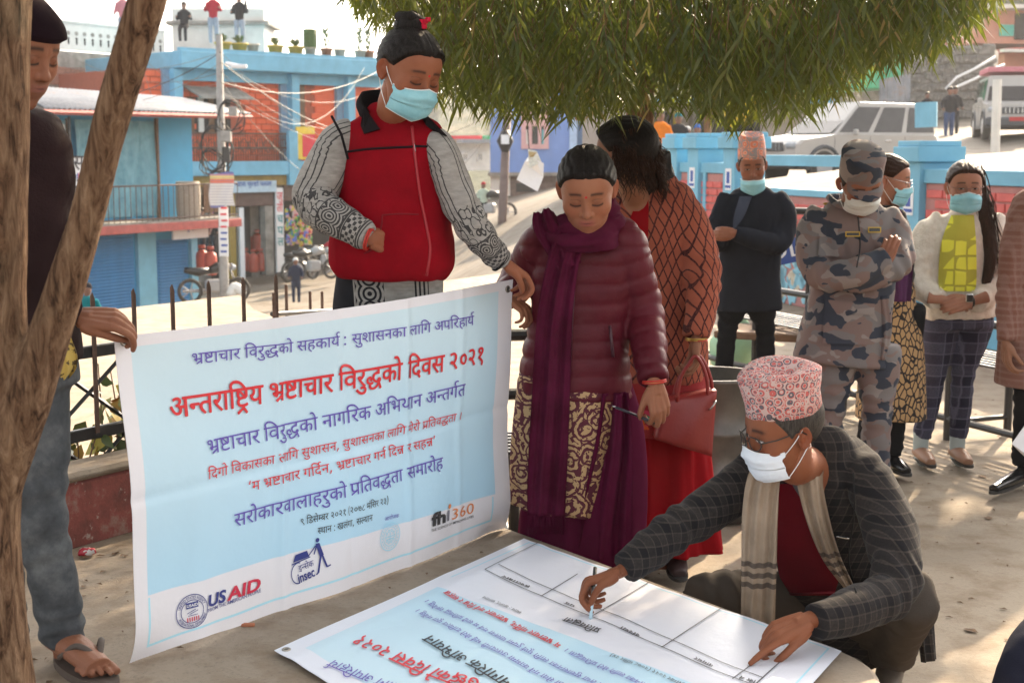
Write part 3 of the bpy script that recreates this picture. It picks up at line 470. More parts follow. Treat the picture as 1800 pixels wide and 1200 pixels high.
glass_d = mat('dark_window_glass',(.02,.025,.03),.08,.2,4,0);signw = mat('white_sign_board',(.74,.75,.78),.5,.05,5,0)
sg_red = mat('red_sign_paint',(.6,.03,.05),.5,.05,5,0);sg_blue = mat('blue_sign_paint',(.03,.08,.35),.5,.05,5,0);sg_black = mat('black_sign_paint',(.02,.02,.03),.5,.05,5,0)
sg_teal = mat('teal_sign_paint',(.02,.25,.28),.5,.05,5,0);sg_yel = mat('yellow_sign_board',(.75,.52,.06),.5,.1,5,0);wood_m = mat('brown_wood',(.16,.085,.045),.7,.3,12,.4,50)
purple_wall = mat('lavender_blue_wall',(.145,.26,.58),.8,.08,1.2,.25,20);pink_f = mat('dusty_pink_wood',(.56,.34,.35),.6,.1,6)

def axis(p0,p1):
    p0 = np.array(p0,float);p1 = np.array(p1,float);d = p1-p0;L = np.linalg.norm(d);d /= L
    return p0,d,np.array([d[1],-d[0]]),L      # origin, along, outward towards the camera side, length
def wall_frame(p0,p1,z0,flip=1):
    """returns f(s, h, out) -> world point for a wall line"""
    o,d,n,L = axis(p0,p1);n = n*flip
    def f(s,h,out=0.0): return np.array([o[0]+d[0]*s+n[0]*out,o[1]+d[1]*s+n[1]*out,z0+h])
    M = np.array([[d[0],n[0],0],[d[1],n[1],0],[0,0,1]])
    return f,M,L
# ---- pink and blue boundary wall ---------------------------------------------------------------------------------
WA = at(1625,400,12.3)[:2];WB = at(1205,400,17.2)[:2];wd = (WB-WA)/np.linalg.norm(WB-WA)
W0 = WA-wd*2.6
fw,MW,LW = wall_frame(W0,WB+wd*.6,0.0,-1)
wroot = empty('boundary_wall',tuple(fw(LW/2,0)),0,'pink and sky blue boundary wall with square pillars behind the people','wall')
def s_of(px):                       # distance along the wall line at a picture column
    r = ray(px,400);r = r[:2]/np.linalg.norm(r[:2]);A = np.array([[-r[0],wd[0]],[-r[1],wd[1]]]);t = np.linalg.solve(A,-np.array(W0));return t[1]
def wpart(name,m,boxes,**k):
    b = B()
    for (s0,s1,h0,h1,o0,o1) in boxes: b.box(fw((s0+s1)/2,(h0+h1)/2,(o0+o1)/2),(s1-s0,o1-o0,h1-h0),MW,.006)
    return b.build(name,m,wroot,world=True,**k)
pil = [s_of(1608),s_of(1289),s_of(1225),s_of(1188)]
wpart('wall_core',mortar,[(0,s_of(1500),0.0,1.30,-.22,0)]);wpart('wall_core',mortar,[(s_of(1500),LW,0.0,1.12,-.22,0)])
wpart('blue_coping',blue_p,[(0,pil[0]-.1,1.30,1.42,-.25,.03)])
wpart('blue_coping',blue_p,[(pil[0]+.1,pil[1]-.1,1.12,1.19,-.25,.03)])
wpart('blue_coping',blue_p,[(pil[1]+.1,LW,1.32,1.44,-.25,.03)]);wpart('wall_core',mortar,[(pil[1]+.12,LW,1.12,1.32,-.22,0)])
wpart('blue_rail',blue_p,[(pil[0]+.1,pil[1]-.1,1.42,1.53,-.16,-.02)])
wpart('blue_plinth',blue_p,[(0,pil[0]-.1,0.0,.38,-.0,.04)])
for i,s_ in enumerate(pil):
    h = 1.66 if i == 0 else 1.78;wq = .155 if i == 0 else .15
    wpart('pillar',blue_p,[(s_-wq,s_+wq,0.0,h-.18,-.30,.07)]);wpart('pillar_cap',blue_p,[(s_-wq-.045,s_+wq+.045,h-.18,h-.05,-.35,.12)]);wpart('pillar_cap',blue_p,[(s_-wq-.02,s_+wq+.02,h-.05,h,-.32,.09)])
    if i in (0,1,2):
        p = B();c = fw(s_+.0,h-.52,.074);p.box(c,(.15,.006,.24),MW);pr = p.build('pasted_notice',signw,wroot,world=True)
        p = B();p.box(c+MW@np.array([0,.004,.02]),(.07,.004,.13),MW);p.box(c+MW@np.array([0,.004,-.08]),(.13,.004,.03),MW);p.build('notice_print',sg_blue,pr,world=True)
wpart('blue_post',blue_p,[(s_of(1240)-.04,s_of(1240)+.04,.5,1.34,0,.03)])
# bricks proud of the mortar
bm_ = B();bm_.box((0,0,0),(.225,.024,.068),None,.006);brick_me = bm_.mesh('brick',pink_b)
rotw = math.atan2(wd[1],wd[0])
def bricks(s0,s1,h0,h1,n0=0):
    rows = int((h1-h0)/.085)
    for r_ in range(rows):
        off = .12 if r_ % 2 else 0;s_ = s0+.115-off
        while s_ < s1-.05:
            if s_ > s0+.02:
                o = obj('brick',brick_me,None,wroot,world=True)
                o.location = fw(s_,h0+.045+r_*.085,.004+.004*hash01(r_,s_));o.rotation_euler = (0,0,rotw)
            s_ += .245
bricks(.25,pil[0]-.16,.40,1.30);bricks(pil[0]+.17,pil[1]-.17,.62,1.12);bricks(pil[1]+.17,min(LW,pil[1]+2.2),.72,1.31)
# irregular stones of the lower wall, joined: too small to pick apart
sb = B();rr = rs(3)
for k in range(420):
    s_ = pil[0]+.2+rr.rand()*(LW-pil[0]-.3);h = .05+rr.rand()*.62
    q = rr.uniform(.05,.1);a = np.sort(rr.rand(6)*6.28);P = [fw(s_+math.cos(t)*q,h+math.sin(t)*q*.8,.012) for t in a];P0 = [fw(s_+math.cos(t)*q*1.1,h+math.sin(t)*q*.9,-.01) for t in a]
    sb.add(P+P0,[(0,1,2,3,4,5)]+[(i,(i+1) % 6,6+(i+1) % 6,6+i) for i in range(6)])
stone_c = G('painted_stone');_o = stone_c.co();stone_c.set(stone_c.ramp(stone_c.vor(_o,9,out=1),[(.0,(.25,.50,.62)),(.45,(.33,.55,.62)),(.6,(.55,.50,.40)),(1,(.30,.52,.62))],'CONSTANT'),.8,stone_c.bump(stone_c.noise(_o,60,3),.4,.01));stone_c = stone_c.m
tag(sb.build('rubble_stones',stone_c,wroot,world=True),kind='stuff')

# ---- benches in the yard -----------------------------------------------------------------------------------------
def bench(loc,rz,label,L=1.9):
    r = empty('metal_bench',loc,rz,label,'bench','black metal benches in the yard')
    pf = B()
    for x in (-L/2,0,L/2):

        for y,h in ((-.2,.44),(.22,.86)):
            q = B();q.tube([(x,y,0),(x,y,h)],.022,8);q.build('leg',steel_b,r)
        
        for zq in (.415,.1): q = B();q.tube([(x,-.2,zq),(x,.22,zq)],.015,8);q.build('cross_bar',steel_b,r)
    for k in range(7):
        q = B();q.box((0,-.2+k*.062,.45),(L,.032,.012),None,.003);q.build('slat',steel_b,r)
    for h in (.60,.84):
        q = B();q.tube([(-L/2,.22,h),(L/2,.22,h)],.024,8);q.build('back_rail',steel_b,r)
    q = B();q.tube([(-L/2,-.2,.12),(L/2,-.2,.12)],.02,8);q.build('foot_rail',steel_b,r)
    return r
b0 = gz(1372,560,.45);b1 = gz(1790,640,.45);bdir = (b1-b0)[:2];brz = math.atan2(bdir[1],bdir[0]);bu = bdir/np.linalg.norm(bdir)
bench((b0[0]+bu[0]*.0,b0[1]+bu[1]*.0,0),brz,'black metal slatted bench between the man in the dark coat and the officer')
bench((b1[0]-bu[0]*.3,b1[1]-bu[1]*.3,0),brz,'black metal slatted bench behind the young woman in the white jacket')
bench((-.02,5.45,0),R(8),'black metal bench half hidden between the banner and the woman in the quilted jacket',1.0)
# bar frame with police board hung on it
p = at(1400,480,9.4);r = empty('police_barrier',(p[0],p[1],0),R(-25),'blue board lettered POLICE leaning on a bar frame behind the bench','barrier')
b = B();b.box((0,0,.93),(.9,.03,.16),np.array([[.97,0,.24],[0,1,0],[-.24,0,.97]]).T,.004);b.build('board',mat('police_board_blue',(.03,.07,.27),.5),r)
b = B();letter(b,'POLICE',(-.30,-.018,.815),(.97,0,.24),(-.24,0,.97),.66,.09,nrm=(0,-1,0));tag(b.build('lettering',signw,r),kind='stuff')
b = B();b.tube([(-.5,.05,0),(-.5,.05,1.2)],.02);b.build('post',steel_b,r);b = B();b.tube([(.5,.05,0),(.5,.05,1.2)],.02);b.build('post',steel_b,r);b = B();b.tube([(-.5,.05,1.18),(.5,.05,1.18)],.024);b.build('top_rail',steel_b,r)
b = B();b.box((0,.05,.36),(1.0,.5,.05),None,.01);b.build('shelf',wood_m,r)
# black metal bin beside the sari
p = gz(1250,905,0);r = empty('metal_drum',(p[0],p[1],0),0,'dark metal drum standing behind the red handbag','drum')
a = np.linspace(0,2*math.pi,41);b = B();v = [];prof = [(.0,.01),(.20,.01),(.20,.2),(.208,.21),(.20,.22),(.20,.38),(.208,.39),(.20,.40),(.20,.60),(.214,.61),(.214,.625),(.195,.625),(.19,.05),(0,.05)]
for q in prof: v += [(q[0]*math.cos(t),q[0]*math.sin(t),q[1]) for t in a[:-1]]
b.add(v,[(i*40+j,i*40+(j+1) % 40,(i+1)*40+(j+1) % 40,(i+1)*40+j) for i in range(len(prof)-1) for j in range(40)]);b.build('barrel',mat('dark_drum_metal',(.12,.11,.10),.38,.35,6,.2,60,Metallic=.6),r,True)

# ---- spiked fence and planter wall on the left -------------------------------------------------------------------
wA = gz(96,973,PZ);wB = gz(223,937,PZ);fd = (wB-wA)[:2];fd /= np.linalg.norm(fd);fL = 1.9
def fp(s_,h,out=0.0): return np.array([wA[0]+fd[0]*s_+fd[1]*(out-.17),wA[1]+fd[1]*s_-fd[0]*(out-.17),h])      # out = .17 is the painted face
MF = np.array([[fd[0],fd[1],0],[fd[1],-fd[0],0],[0,0,1]])
pw = empty('planter_wall',tuple(fp(fL/2,PZ,.1)),0,'low planter kerb with peeling maroon paint under the spiked fence','wall')
peel = G('peeling_maroon_paint');_o = peel.co();_n = peel.noise(_o,4,7,.72);c = peel.ramp(_n,[(.36,(.055,.035,.03)),(.44,(.17,.055,.045)),(.56,(.28,.075,.06)),(.66,(.33,.22,.18))])
c = peel.mix(peel.ramp(peel.noise(_o,26,5,.7),[(.60,0.0),(.66,1.0)]),c,(.42,.32,.27));peel.set(c,.8,peel.bump(_n,.6,.02));peel = peel.m
b = B();b.box(fp(.35,PZ+.10,.11),(2.7,.12,.22),MF,.012);b.build('face',peel,pw,world=True)
b = B();b.box(fp(.35,PZ+.225,.10),(2.74,.17,.03),MF,.012);b.build('coping',M_plat,pw,world=True)
b = B();b.box(fp(.35,-.1,-.35),(2.7,.78,.9),MF);b.build('soil',mat('planter_soil',(.09,.06,.045),.95,.4,20,.8,60),pw,world=True)
fr = empty('spiked_fence',tuple(fp(fL/2,PZ,0)),0,'black iron fence with flat spikes and crossed bars left of the banner','fence')
zt,zm = .925,.655;sA = 0.08
for h in (zt,zm):
    b = B();b.box(fp(.45,h,0),(2.6,.022,.040),MF,.004);b.build('rail',steel_b,fr,world=True)
for k in range(-5,7):
    s_ = .14+k*.172
    b = B();z1 = 1.118
    b.add([fp(s_-.008,zm,.012),fp(s_+.008,zm,.012),fp(s_+.008,z1-.022,.012),fp(s_,z1,.012),fp(s_-.008,z1-.010,.012),fp(s_-.008,zm,.017),fp(s_+.008,zm,.017),fp(s_+.008,z1-.022,.017),fp(s_,z1,.017),fp(s_-.008,z1-.010,.017)],
      [(0,1,2,3,4),(9,8,7,6,5)]+[(i,(i+1) % 5,5+(i+1) % 5,5+i) for i in range(5)])
    if k > -1: b.build('spike',rust,fr,world=True)
    if k % 2 == 0:
        for sgn in (0,1):
            a0,a1 = (s_,s_+.34) if sgn else (s_+.34,s_);b = B();b.tube([fp(a0,zt-.01,-.012*sgn-.012),fp(a1,zm+.01,-.012*sgn-.012)],.008,4);b.build('brace',steel_b,fr,world=True)
            b = B();b.tube([fp(a0,zm,-.012*sgn-.012),fp(a1,zm-.25,-.012*sgn-.012)],.008,4);b.build('brace',steel_b,fr,world=True)
# a second, farther run of thinner spikes past the street edge
f2 = empty('edge_fence',(-3,15,0),0,'low thin spiked fence farther off behind the banner top','fence')
for k,(px,py) in enumerate(((481,514),(503,500),(545,512),(566,512))):
    q = at(px,py,7.2+k*.3);b = B();b.box((q[0],q[1],q[2]-.30),(.016,.012,.60),None,.002);b.build('spike',rust,f2,world=True)
qa,qb = at(478,552,7.2),at(600,545,8.2);b = B();b.tube([qa,qb],.012,6);b.build('rail',steel_b,f2,world=True)

# ---- utility pole -------------------------------------------------------------------------------------------------
def pole(px0,py0,px1,py1,D,r0,r1,m,label,name='utility_pole'):
    p1 = at(px1,py1,D);z = drop(p1[0],p1[1]);p0 = at(px0,py0,D);root = empty(name,(p1[0],p1[1],z-.2),0,label,'pole')
    b = B();b.tube([(p1[0],p1[1],z-.2),p1,p0],[r1,r1,r0],14);o = b.build('post',m,root,True,world=True);return root,p0,p1
conc_p = mat('concrete_pole',(.30,.29,.28),.85,.2,5,.4,40)
PD = 37.0
pr,pt,pb = pole(385,62,394,500,PD,.085,.125,conc_p,'concrete utility pole wrapped in cable loops and posters')
cab = mat('black_cable',(.015,.015,.018),.6,0,5,0);pale_cab = mat('pale_cable',(.17,.16,.14),.6,.1,5,0)
for (px,py,rr_,sq) in ((379,262,.34,1.5),(405,205,.26,1.3),(372,285,.22,1.2)):
    c = at(px,py,PD-.25);b = B()
    for k in range(4): b.tube([c+np.array([math.cos(t)*(rr_+.03*k),.04*k-.1,math.sin(t)*(rr_*sq+.03*k)])+np.array([math.sin(t*2+k),0,math.cos(t*3+k*2)])*.05 for t in np.linspace(0,6.28,25)],.013,4,False)
    tag(b.build('cable_coil',cab,pr,True,world=True),kind='stuff')
for (px,py,w_,h_) in ((397,240,.45,.35),(398,272,.3,.5),(410,196,.35,.3)):
    c = at(px,py,PD-.3);b = B();b.box(c,(w_*.6,.2,h_*.8),None,.02);b.build('junction_box',conc_p if px != 398 else steel_b,pr,world=True)
c = at(415,115,PD-.2);b = B();b.tube([at(398,112,PD),at(428,118,PD-.6)],.05,8);b.box(at(420,117,PD-.6),(.4,.12,.1),None,.02);b.build('street_lamp',signw,pr,world=True)
c = at(390,333,PD-.5);ps = empty('pole_poster',tuple(c),0,'tattered printed banner strung on the utility pole','poster')
b = B();v = []
for i in range(9):
    for j in range(9):
        u,vv = i/8-.5,j/8;v.append(c+np.array([u*.62+.02*math.sin(vv*7),.05*math.sin(u*7+vv*3),.42-.86*vv+.03*math.sin(u*5)]))
b.add(v,[(i*9+j,(i+1)*9+j,(i+1)*9+j+1,i*9+j+1) for i in range(8) for j in range(8)])
gp = G('poster_print');q = gp.sep(gp.co('Generated'));st = gp.mth('FRACT',gp.mth('MULTIPLY',q[2],13));base = gp.ramp(q[2],[(.0,(.16,.17,.4)),(.06,(.7,.68,.66)),(.62,(.72,.7,.66)),(.68,(.72,.18,.1)),(.80,(.75,.62,.2)),(.88,(.65,.3,.3)),(.93,(.1,.12,.4))],'CONSTANT')
gp.set(gp.mix(gp.mth('MULTIPLY',gp.mth('GREATER_THAN',st,.62),.45),base,(.25,.2,.35)),.5);b.build('printed_sheet',gp.m,ps,True,world=True)
for k,(y0_,y1_,cm_) in enumerate(((365,398,'a'),(400,450,'b'))):
    c = at(393,(y0_+y1_)/2,PD-.19);b = B();b.box(c,(.24,.02,(y1_-y0_)/67),None);o = b.build('pasted_notice',signw,pr,world=True);b = B()
    for q in range(4): b.box(c+np.array([.02*(q % 2),-.013,-.25+q*.16]),(.16,.01,.05));
    b.build('notice_print',sg_red if k == 0 else sg_blue,o,world=True)

# ---- blue building ---------------------------------------------------------------------------------------------
def building_frame(pxl,dl,pxr,dr):
    a = at(pxl,400,dl)[:2];c = at(pxr,400,dr)[:2];f,M,L = wall_frame(a,c,0.0);return f,M,L,a
class Facade:
    """parts of a building laid out along its front: s from px, h as world z"""
    def __init__(s,root,pxl,dl,pxr,dr):
        s.root = root;s.f,s.M,s.L,s.a = building_frame(pxl,dl,pxr,dr);s.d = s.M[:2,0]
    def s(s,px):
        r = ray(px,400)[:2];A = np.array([[r[0],-s.d[0]],[r[1],-s.d[1]]]);return np.linalg.solve(A,s.a)[1]
    def z(s,px,py,out=0.0):
        q = s.f(s.s(px),0,out);return at(px,py,q[1])[2]
    def box(s,name,m,s0,s1,z0,z1,o0,o1,bev=0,parent=None,**k):
        b = B();b.box(s.f((s0+s1)/2,(z0+z1)/2,(o0+o1)/2),(abs(s1-s0),abs(o1-o0),abs(z1-z0)),s.M,bev);return b.build(name,m,parent or s.root,world=True,**k)
    def pbox(s,name,m,px0,py0,px1,py1,o0,o1,bev=0,parent=None,**k):
        s0,s1 = s.s(px0),s.s(px1);return s.box(name,m,s0,s1,s.z((px0+px1)/2,py1),s.z((px0+px1)/2,py0),o0,o1,bev,parent,**k)
    def window(s,px0,py0,px1,py1,fm,gm,n=2,t=.09,name='window'):
        s0,s1 = s.s(px0),s.s(px1);z0,z1 = s.z((px0+px1)/2,py1),s.z((px0+px1)/2,py0)
        b = B()
        for (a0,a1,c0,c1) in [(s0,s1,z0,z0+t),(s0,s1,z1-t,z1),(s0,s0+t,z0+t,z1-t),(s1-t,s1,z0+t,z1-t)]+[(s0+(s1-s0)*i/n-t/3,s0+(s1-s0)*i/n+t/3,z0+t,z1-t) for i in range(1,n)]:
            b.box(s.f((a0+a1)/2,(c0+c1)/2,.05),(a1-a0,.1,c1-c0),s.M)
        w_ = b.build(name,fm,s.root,world=True);b = B();b.box(s.f((s0+s1)/2,(z0+z1)/2,.012),(s1-s0-.02,.02,z1-z0-.02),s.M);b.build('pane',gm,w_,world=True);return w_
    def letter(s,bld,txt,px0,py0,px1,h,out):
        q = s.f(s.s(px0),0,out);p0 = at(px0,py0,q[1]);
        letter(bld,txt,(q[0],q[1],p0[2]),(s.d[0],s.d[1],0),(0,0,1),abs(s.s(px1)-s.s(px0)),h,nrm=(s.M[0,1],s.M[1,1],0),bold=.012,lift=.01)
    def shutter(s,px0,py0,px1,py1,m,out=.03,pitch=.085):
        s0,s1 = s.s(px0),s.s(px1);z0,z1 = s.z((px0+px1)/2,py1),s.z((px0+px1)/2,py0)
        n = int((z1-z0)/pitch);r = s.box('shutter',m,s0,s1,z0,z1,0,out)
        b = B();b.box((0,0,0),(s1-s0-.04,.05,pitch*.72),None,.02);me = b.mesh('slat',m)
        for k in range(n):
            o = obj('slat',me,None,r,world=True);o.location = s.f((s0+s1)/2,z0+pitch*(k+.5),out+.015);o.rotation_euler = (0,0,math.atan2(s.d[1],s.d[0]))
        return r
zs = -2.85
bb = empty('blue_shop_house',tuple(at(200,500,38)*[1,1,0]+[0,0,zs]),0,'bright blue two storey shop house with tin roof and balcony','building')
F1 = Facade(bb,-60,33.5,342,40.0)
F1.box('wall',blue_d,F1.s(-60),F1.s(342),zs-.5,F1.z(160,195),-6,0)
F1.shutter(95,412,232,575,shut_b);F1.shutter(273,420,327,548,shut_b)
F1.pbox('wall_pillar',blue_p,236,398,268,590,0,.12);F1.pbox('wall_pillar',blue_p,330,395,341,560,0,.12)
zb = F1.z(200,392);F1.box('balcony_slab',red_trim,F1.s(60),F1.s(372),zb-.22,zb,0,1.15,.01);F1.box('balcony_floor',grey_c,F1.s(60),F1.s(370),zb+.003,zb+.05,0,1.12)
b = B()
for h in (.98,.12): b.tube([F1.f(F1.s(88),zb+h,1.05),F1.f(F1.s(370),zb+h+.0,1.05)],.022,6)
b.build('rail',rust,bb,world=True)
for k in range(31):
    s_ = F1.s(88)+(F1.s(370)-F1.s(88))*k/30;b = B();b.tube([F1.f(s_,zb,1.05),F1.f(s_,zb+.98,1.05)],.011,5);b.build('baluster',rust,bb,world=True)
for px in (80,357): b = B();b.tube([F1.f(F1.s(px),zb,1.0),F1.f(F1.s(px),F1.z(px,205,1),1.0)],.035,7);b.build('balcony_post',steel_b,bb,world=True)
tarp = G('blue_tarpaulin');_o = tarp.co();tarp.set(tarp.ramp(tarp.noise(_o,2.2,4,.6,1.5),[(.3,(.08,.26,.36)),(.6,(.16,.38,.48))]),.35,tarp.bump(tarp.noise(tarp.sc(_o,2.2,2.2,.5),2,4),1.0,.12));tarp = tarp.m
def drape(F,px0,py0,px1,py1,m,name,o=.10,amp=.05):
    s0,s1 = F.s(px0),F.s(px1);z0,z1 = F.z((px0+px1)/2,py1),F.z((px0+px1)/2,py0);n = 24;b = B();v = []
    for i in range(n+1):
        for j in range(11): u = i/n;w_ = j/10;v.append(F.f(s0+(s1-s0)*u,z1+(z0-z1)*w_,o+amp*math.sin(u*19+w_*2.5+px0)*(.3+w_)+.03*math.sin(u*43+w_*6)))
    b.add(v,[(i*11+j,(i+1)*11+j,(i+1)*11+j+1,i*11+j+1) for i in range(n) for j in range(10)]);return b.build(name,m,F.root,True,world=True)
drape(F1,52,212,121,384,tarp,'hanging_tarpaulin');drape(F1,133,212,276,382,tarp,'hanging_tarpaulin')
for px in (117,272): F1.pbox('door_jamb',wood_m,px,208,px+3,386,.1,.2)
F1.pbox('light_box',signw,70,218,106,230,.2,.35,.03)
# corrugated roof
def corrugated(name,m,c4,root,pitch=.16,amp=.03,n=None):
    a,b_,c_,d_ = [np.array(q,float) for q in c4]      # eave left, eave right, ridge right, ridge left
    L = np.linalg.norm(b_-a);n = n or int(L/pitch*4);v = [];nn = np.cross(b_-a,d_-a);nn /= np.linalg.norm(nn)
    for i in range(n+1):
        u = i/n;w_ = amp*math.cos(u*L/pitch*2*math.pi)
        for j in range(3): t = j/2;v.append((a*(1-u)+b_*u)*(1-t)+(d_*(1-u)+c_*u)*t+nn*w_)
    k = len(v);v += [q-nn*.012 for q in v]
    f = [(i*3+j,(i+1)*3+j,(i+1)*3+j+1,i*3+j+1) for i in range(n) for j in range(2)];f += [tuple(x+k for x in q[::-1]) for q in f];f += [(i*3,i*3+k,i*3+3+k,i*3+3) for i in range(n)]
    b = B();b.add(v,f);return b.build(name,m,root,True,world=True)
e0 = F1.f(F1.s(10),F1.z(10,190,1.5),1.5);e1 = F1.f(F1.s(377),F1.z(372,200,1.5),1.5);
corrugated('tin_roof',tin,(e0,e1,at(318,172,43),at(0,148,38)),bb)
b = B();b.tube([e0-[0,0,.09],e1-[0,0,.09]],.06,4);b.build('fascia',red_trim,bb,world=True)
# planters/drum boards on the balcony, sign boards
F1.pbox('board',wood_m,326,322,358,372,.7,.75);
r = empty('wicker_drum',tuple(F1.f(F1.s(304),zb+.05,.6)),0,'pale woven storage drum standing on the blue balcony','drum')
a = np.linspace(0,6.283,25)[:-1];b = B();prof = [(.30,0),(.33,.3),(.335,.6),(.33,.9),(.31,1.0),(.29,1.0),(.29,.05)]
b.add([(q[0]*math.cos(t),q[0]*math.sin(t),q[1]) for q in prof for t in a],[(i*24+j,i*24+(j+1) % 24,(i+1)*24+(j+1) % 24,(i+1)*24+j) for i in range(6) for j in range(24)]);b.build('barrel',mat('pale_wicker',(.36,.31,.26),.85,.2,20,.8,30),r,True)
sgn = empty('courier_sign',tuple(F1.f(F1.s(70),0,1.3)),0,'tall white shop sign with black Devanagari and courier lettering beside the trunk','sign')
F1r = F1.root;F1.root = sgn
F1.pbox('board',signw,40,277,90,327,1.25,1.32);F1.pbox('lower_board',signw,40,329,95,408,1.25,1.32);F1.pbox('footer',sg_blue,66,393,95,407,1.325,1.33)
b = B();F1.letter(b,'र्मस',50,299,86,.33,1.33);F1.letter(b,'यो',62,352,82,.34,1.33);tag(b.build('black_lettering',sg_black,sgn,world=True),kind='stuff')
b = B();F1.letter(b,'Fed',56,314,75,.13,1.33);tag(b.build('navy_lettering',sg_blue,sgn,world=True),kind='stuff');b = B();F1.letter(b,'Ex',75.5,314,87,.13,1.33);tag(b.build('red_lettering',sg_red,sgn,world=True),kind='stuff')
b = B()
for k,(y_,w_) in enumerate(((365,12),(378,18),(386,10))): b.box(F1.f(F1.s(80),F1.z(80,y_,1.3),1.33),(w_*.014,.01,.05),F1.M)
tag(b.build('small_print',sg_teal,sgn,world=True),kind='stuff')
F1.root = F1r
sg2 = empty('small_board_sign',tuple(F1.f(F1.s(300),zb-.3,.5)),0,'small cream sign board hung under the balcony above the narrow shutter','sign')
F1.root = sg2;F1.pbox('board',signw,278,392,340,418,.5,.56,parent=sg2);b = B();F1.letter(b,'ग्यास चुल्हो पसल',283,405,334,.16,.57);tag(b.build('lettering',sg_blue,sg2,world=True),kind='stuff');F1.root = F1r
# ---- orange building -------------------------------------------------------------------------------------------
ob = empty('orange_house',tuple(at(480,480,50)*[1,1,0]+[0,0,zs]),0,'orange brick upper storey over shops with sky blue columns and roof edge','building')
F2 = Facade(ob,225,45.5,700,53.0)
zf = F2.z(480,305);zr0 = F2.z(480,128);zr1 = F2.z(480,98)
F2.box('upper_wall',orange_j,F2.s(262),F2.s(700),zf,zr0,-6,-.5)
F2.box('floor_slab',blue_p,F2.s(318),F2.s(700),zf-.05,zf+.42,-6,.25,.01);F2.box('roof_slab',blue_p,F2.s(318),F2.s(700),zr0+.02,zr1,-6.3,.35,.02);F2.box('roof_beam',blue_p,F2.s(325),F2.s(700),zr0-.35,zr0+.018,-.4,-.2)
F2.box('parapet_edge',blue_p,F2.s(318),F2.s(700),zr1,zr1+.10,.1,.3)
for px in (322,525,622): F2.box('column',blue_p,F2.s(px)-.16,F2.s(px)+.16,zf+.42,zr0,-.32,.0,.01)
for px in (322,525,622): F2.box('inner_column',mat('slate_blue_paint',(.17,.27,.38),.7),F2.s(px-11)-.16,F2.s(px-11)+.10,zf+.42,zr0,-.49,-.3)
bm_ = B();bm_.box((0,0,0),(.40,.05,.185),None,.012);obm = bm_.mesh('brick',orange_b);cnt = 0
for (pa,pb_) in ((264,318),(334,700)):
    s0,s1 = F2.s(pa),F2.s(pb_);rows = int((zr0-zf-.42)/.21)
    for r_ in range(rows):
        s_ = s0+.21+(.21 if r_ % 2 else 0)
        while s_ < s1:
            px_ = proj(F2.f(s_,0,-.5))[0];zc = zf+.42+.1+r_*.21;py_ = proj(F2.f(s_,zc,-.5))[1]
            hole = (347 < px_ < 424 and 168 < py_ < 235) or (533 < px_ < 552 and 148 < py_ < 226)
            if px_ < 570 and not hole and cnt < 330:
                o = obj('brick',obm,None,ob,world=True);o.location = F2.f(s_,zc,-.47);o.rotation_euler = (0,0,math.atan2(F2.d[1],F2.d[0]));cnt += 1
            s_ += .42
F2.box('far_wall_face',orange_b,F2.s(571),F2.s(700),zf+.42,zr0,-.5,-.462)
def at_out(F,px0,py0,px1,py1,o0,o1,m,name,**k): return F.pbox(name,m,px0,py0,px1,py1,o0,o1,**k)
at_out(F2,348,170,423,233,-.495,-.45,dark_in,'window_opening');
for px in (349,366,384,404): at_out(F2,px,170,px+9,233,-.44,-.4,wood_m if px != 366 else white_w,'window_shutter')
at_out(F2,533,148,552,228,-.44,-.4,wood_m,'door');
b = B();q0 = F2.f(F2.s(342),F2.z(380,152,-.4),-.4);q1 = F2.f(F2.s(432),F2.z(380,152,-.4),-.4);q2 = F2.f(F2.s(443),F2.z(380,171,.3),.35);q3 = F2.f(F2.s(352),F2.z(380,171,.3),.35)
b.add([q0,q1,q2,q3]+[q-[0,0,.06] for q in (q0,q1,q2,q3)],[(0,3,2,1),(4,5,6,7),(3,7,6,2),(0,4,7,3),(1,2,6,5)]);b.build('window_hood',grey_c,ob,world=True)
b = B()
for h in (.45+.42,1.35): b.tube([F2.f(F2.s(337),zf+h,.1),F2.f(F2.s(503),zf+h,.1)],.03,6)
b.build('balcony_rail',rust,ob,world=True)
for k in range(40): s_ = F2.s(338)+(F2.s(502)-F2.s(338))*k/39;b = B();b.tube([F2.f(s_,zf+.42,.1),F2.f(s_,zf+1.35,.1)],.014,4,False);b.build('baluster',rust,ob,world=True)
b = B()
for k in range(12): s_ = F2.s(344)+(F2.s(498)-F2.s(344))*k/11;b.tube([F2.f(s_+.13*math.cos(t),zf+.95+.22*math.sin(t),.11) for t in np.linspace(0,6.28,13)],.014,4,False)
tag(b.build('rail_scrollwork',rust,ob,world=True),kind='stuff')
F2.box('balcony_pier',blue_p,F2.s(503),F2.s(518),zf-.4,F2.z(510,230),-.1,.3)
at_out(F2,520,223,552,280,.1,.15,sg_yel,'yellow_hoarding');at_out(F2,530,236,552,276,.155,.16,sg_red,'hoarding_print')
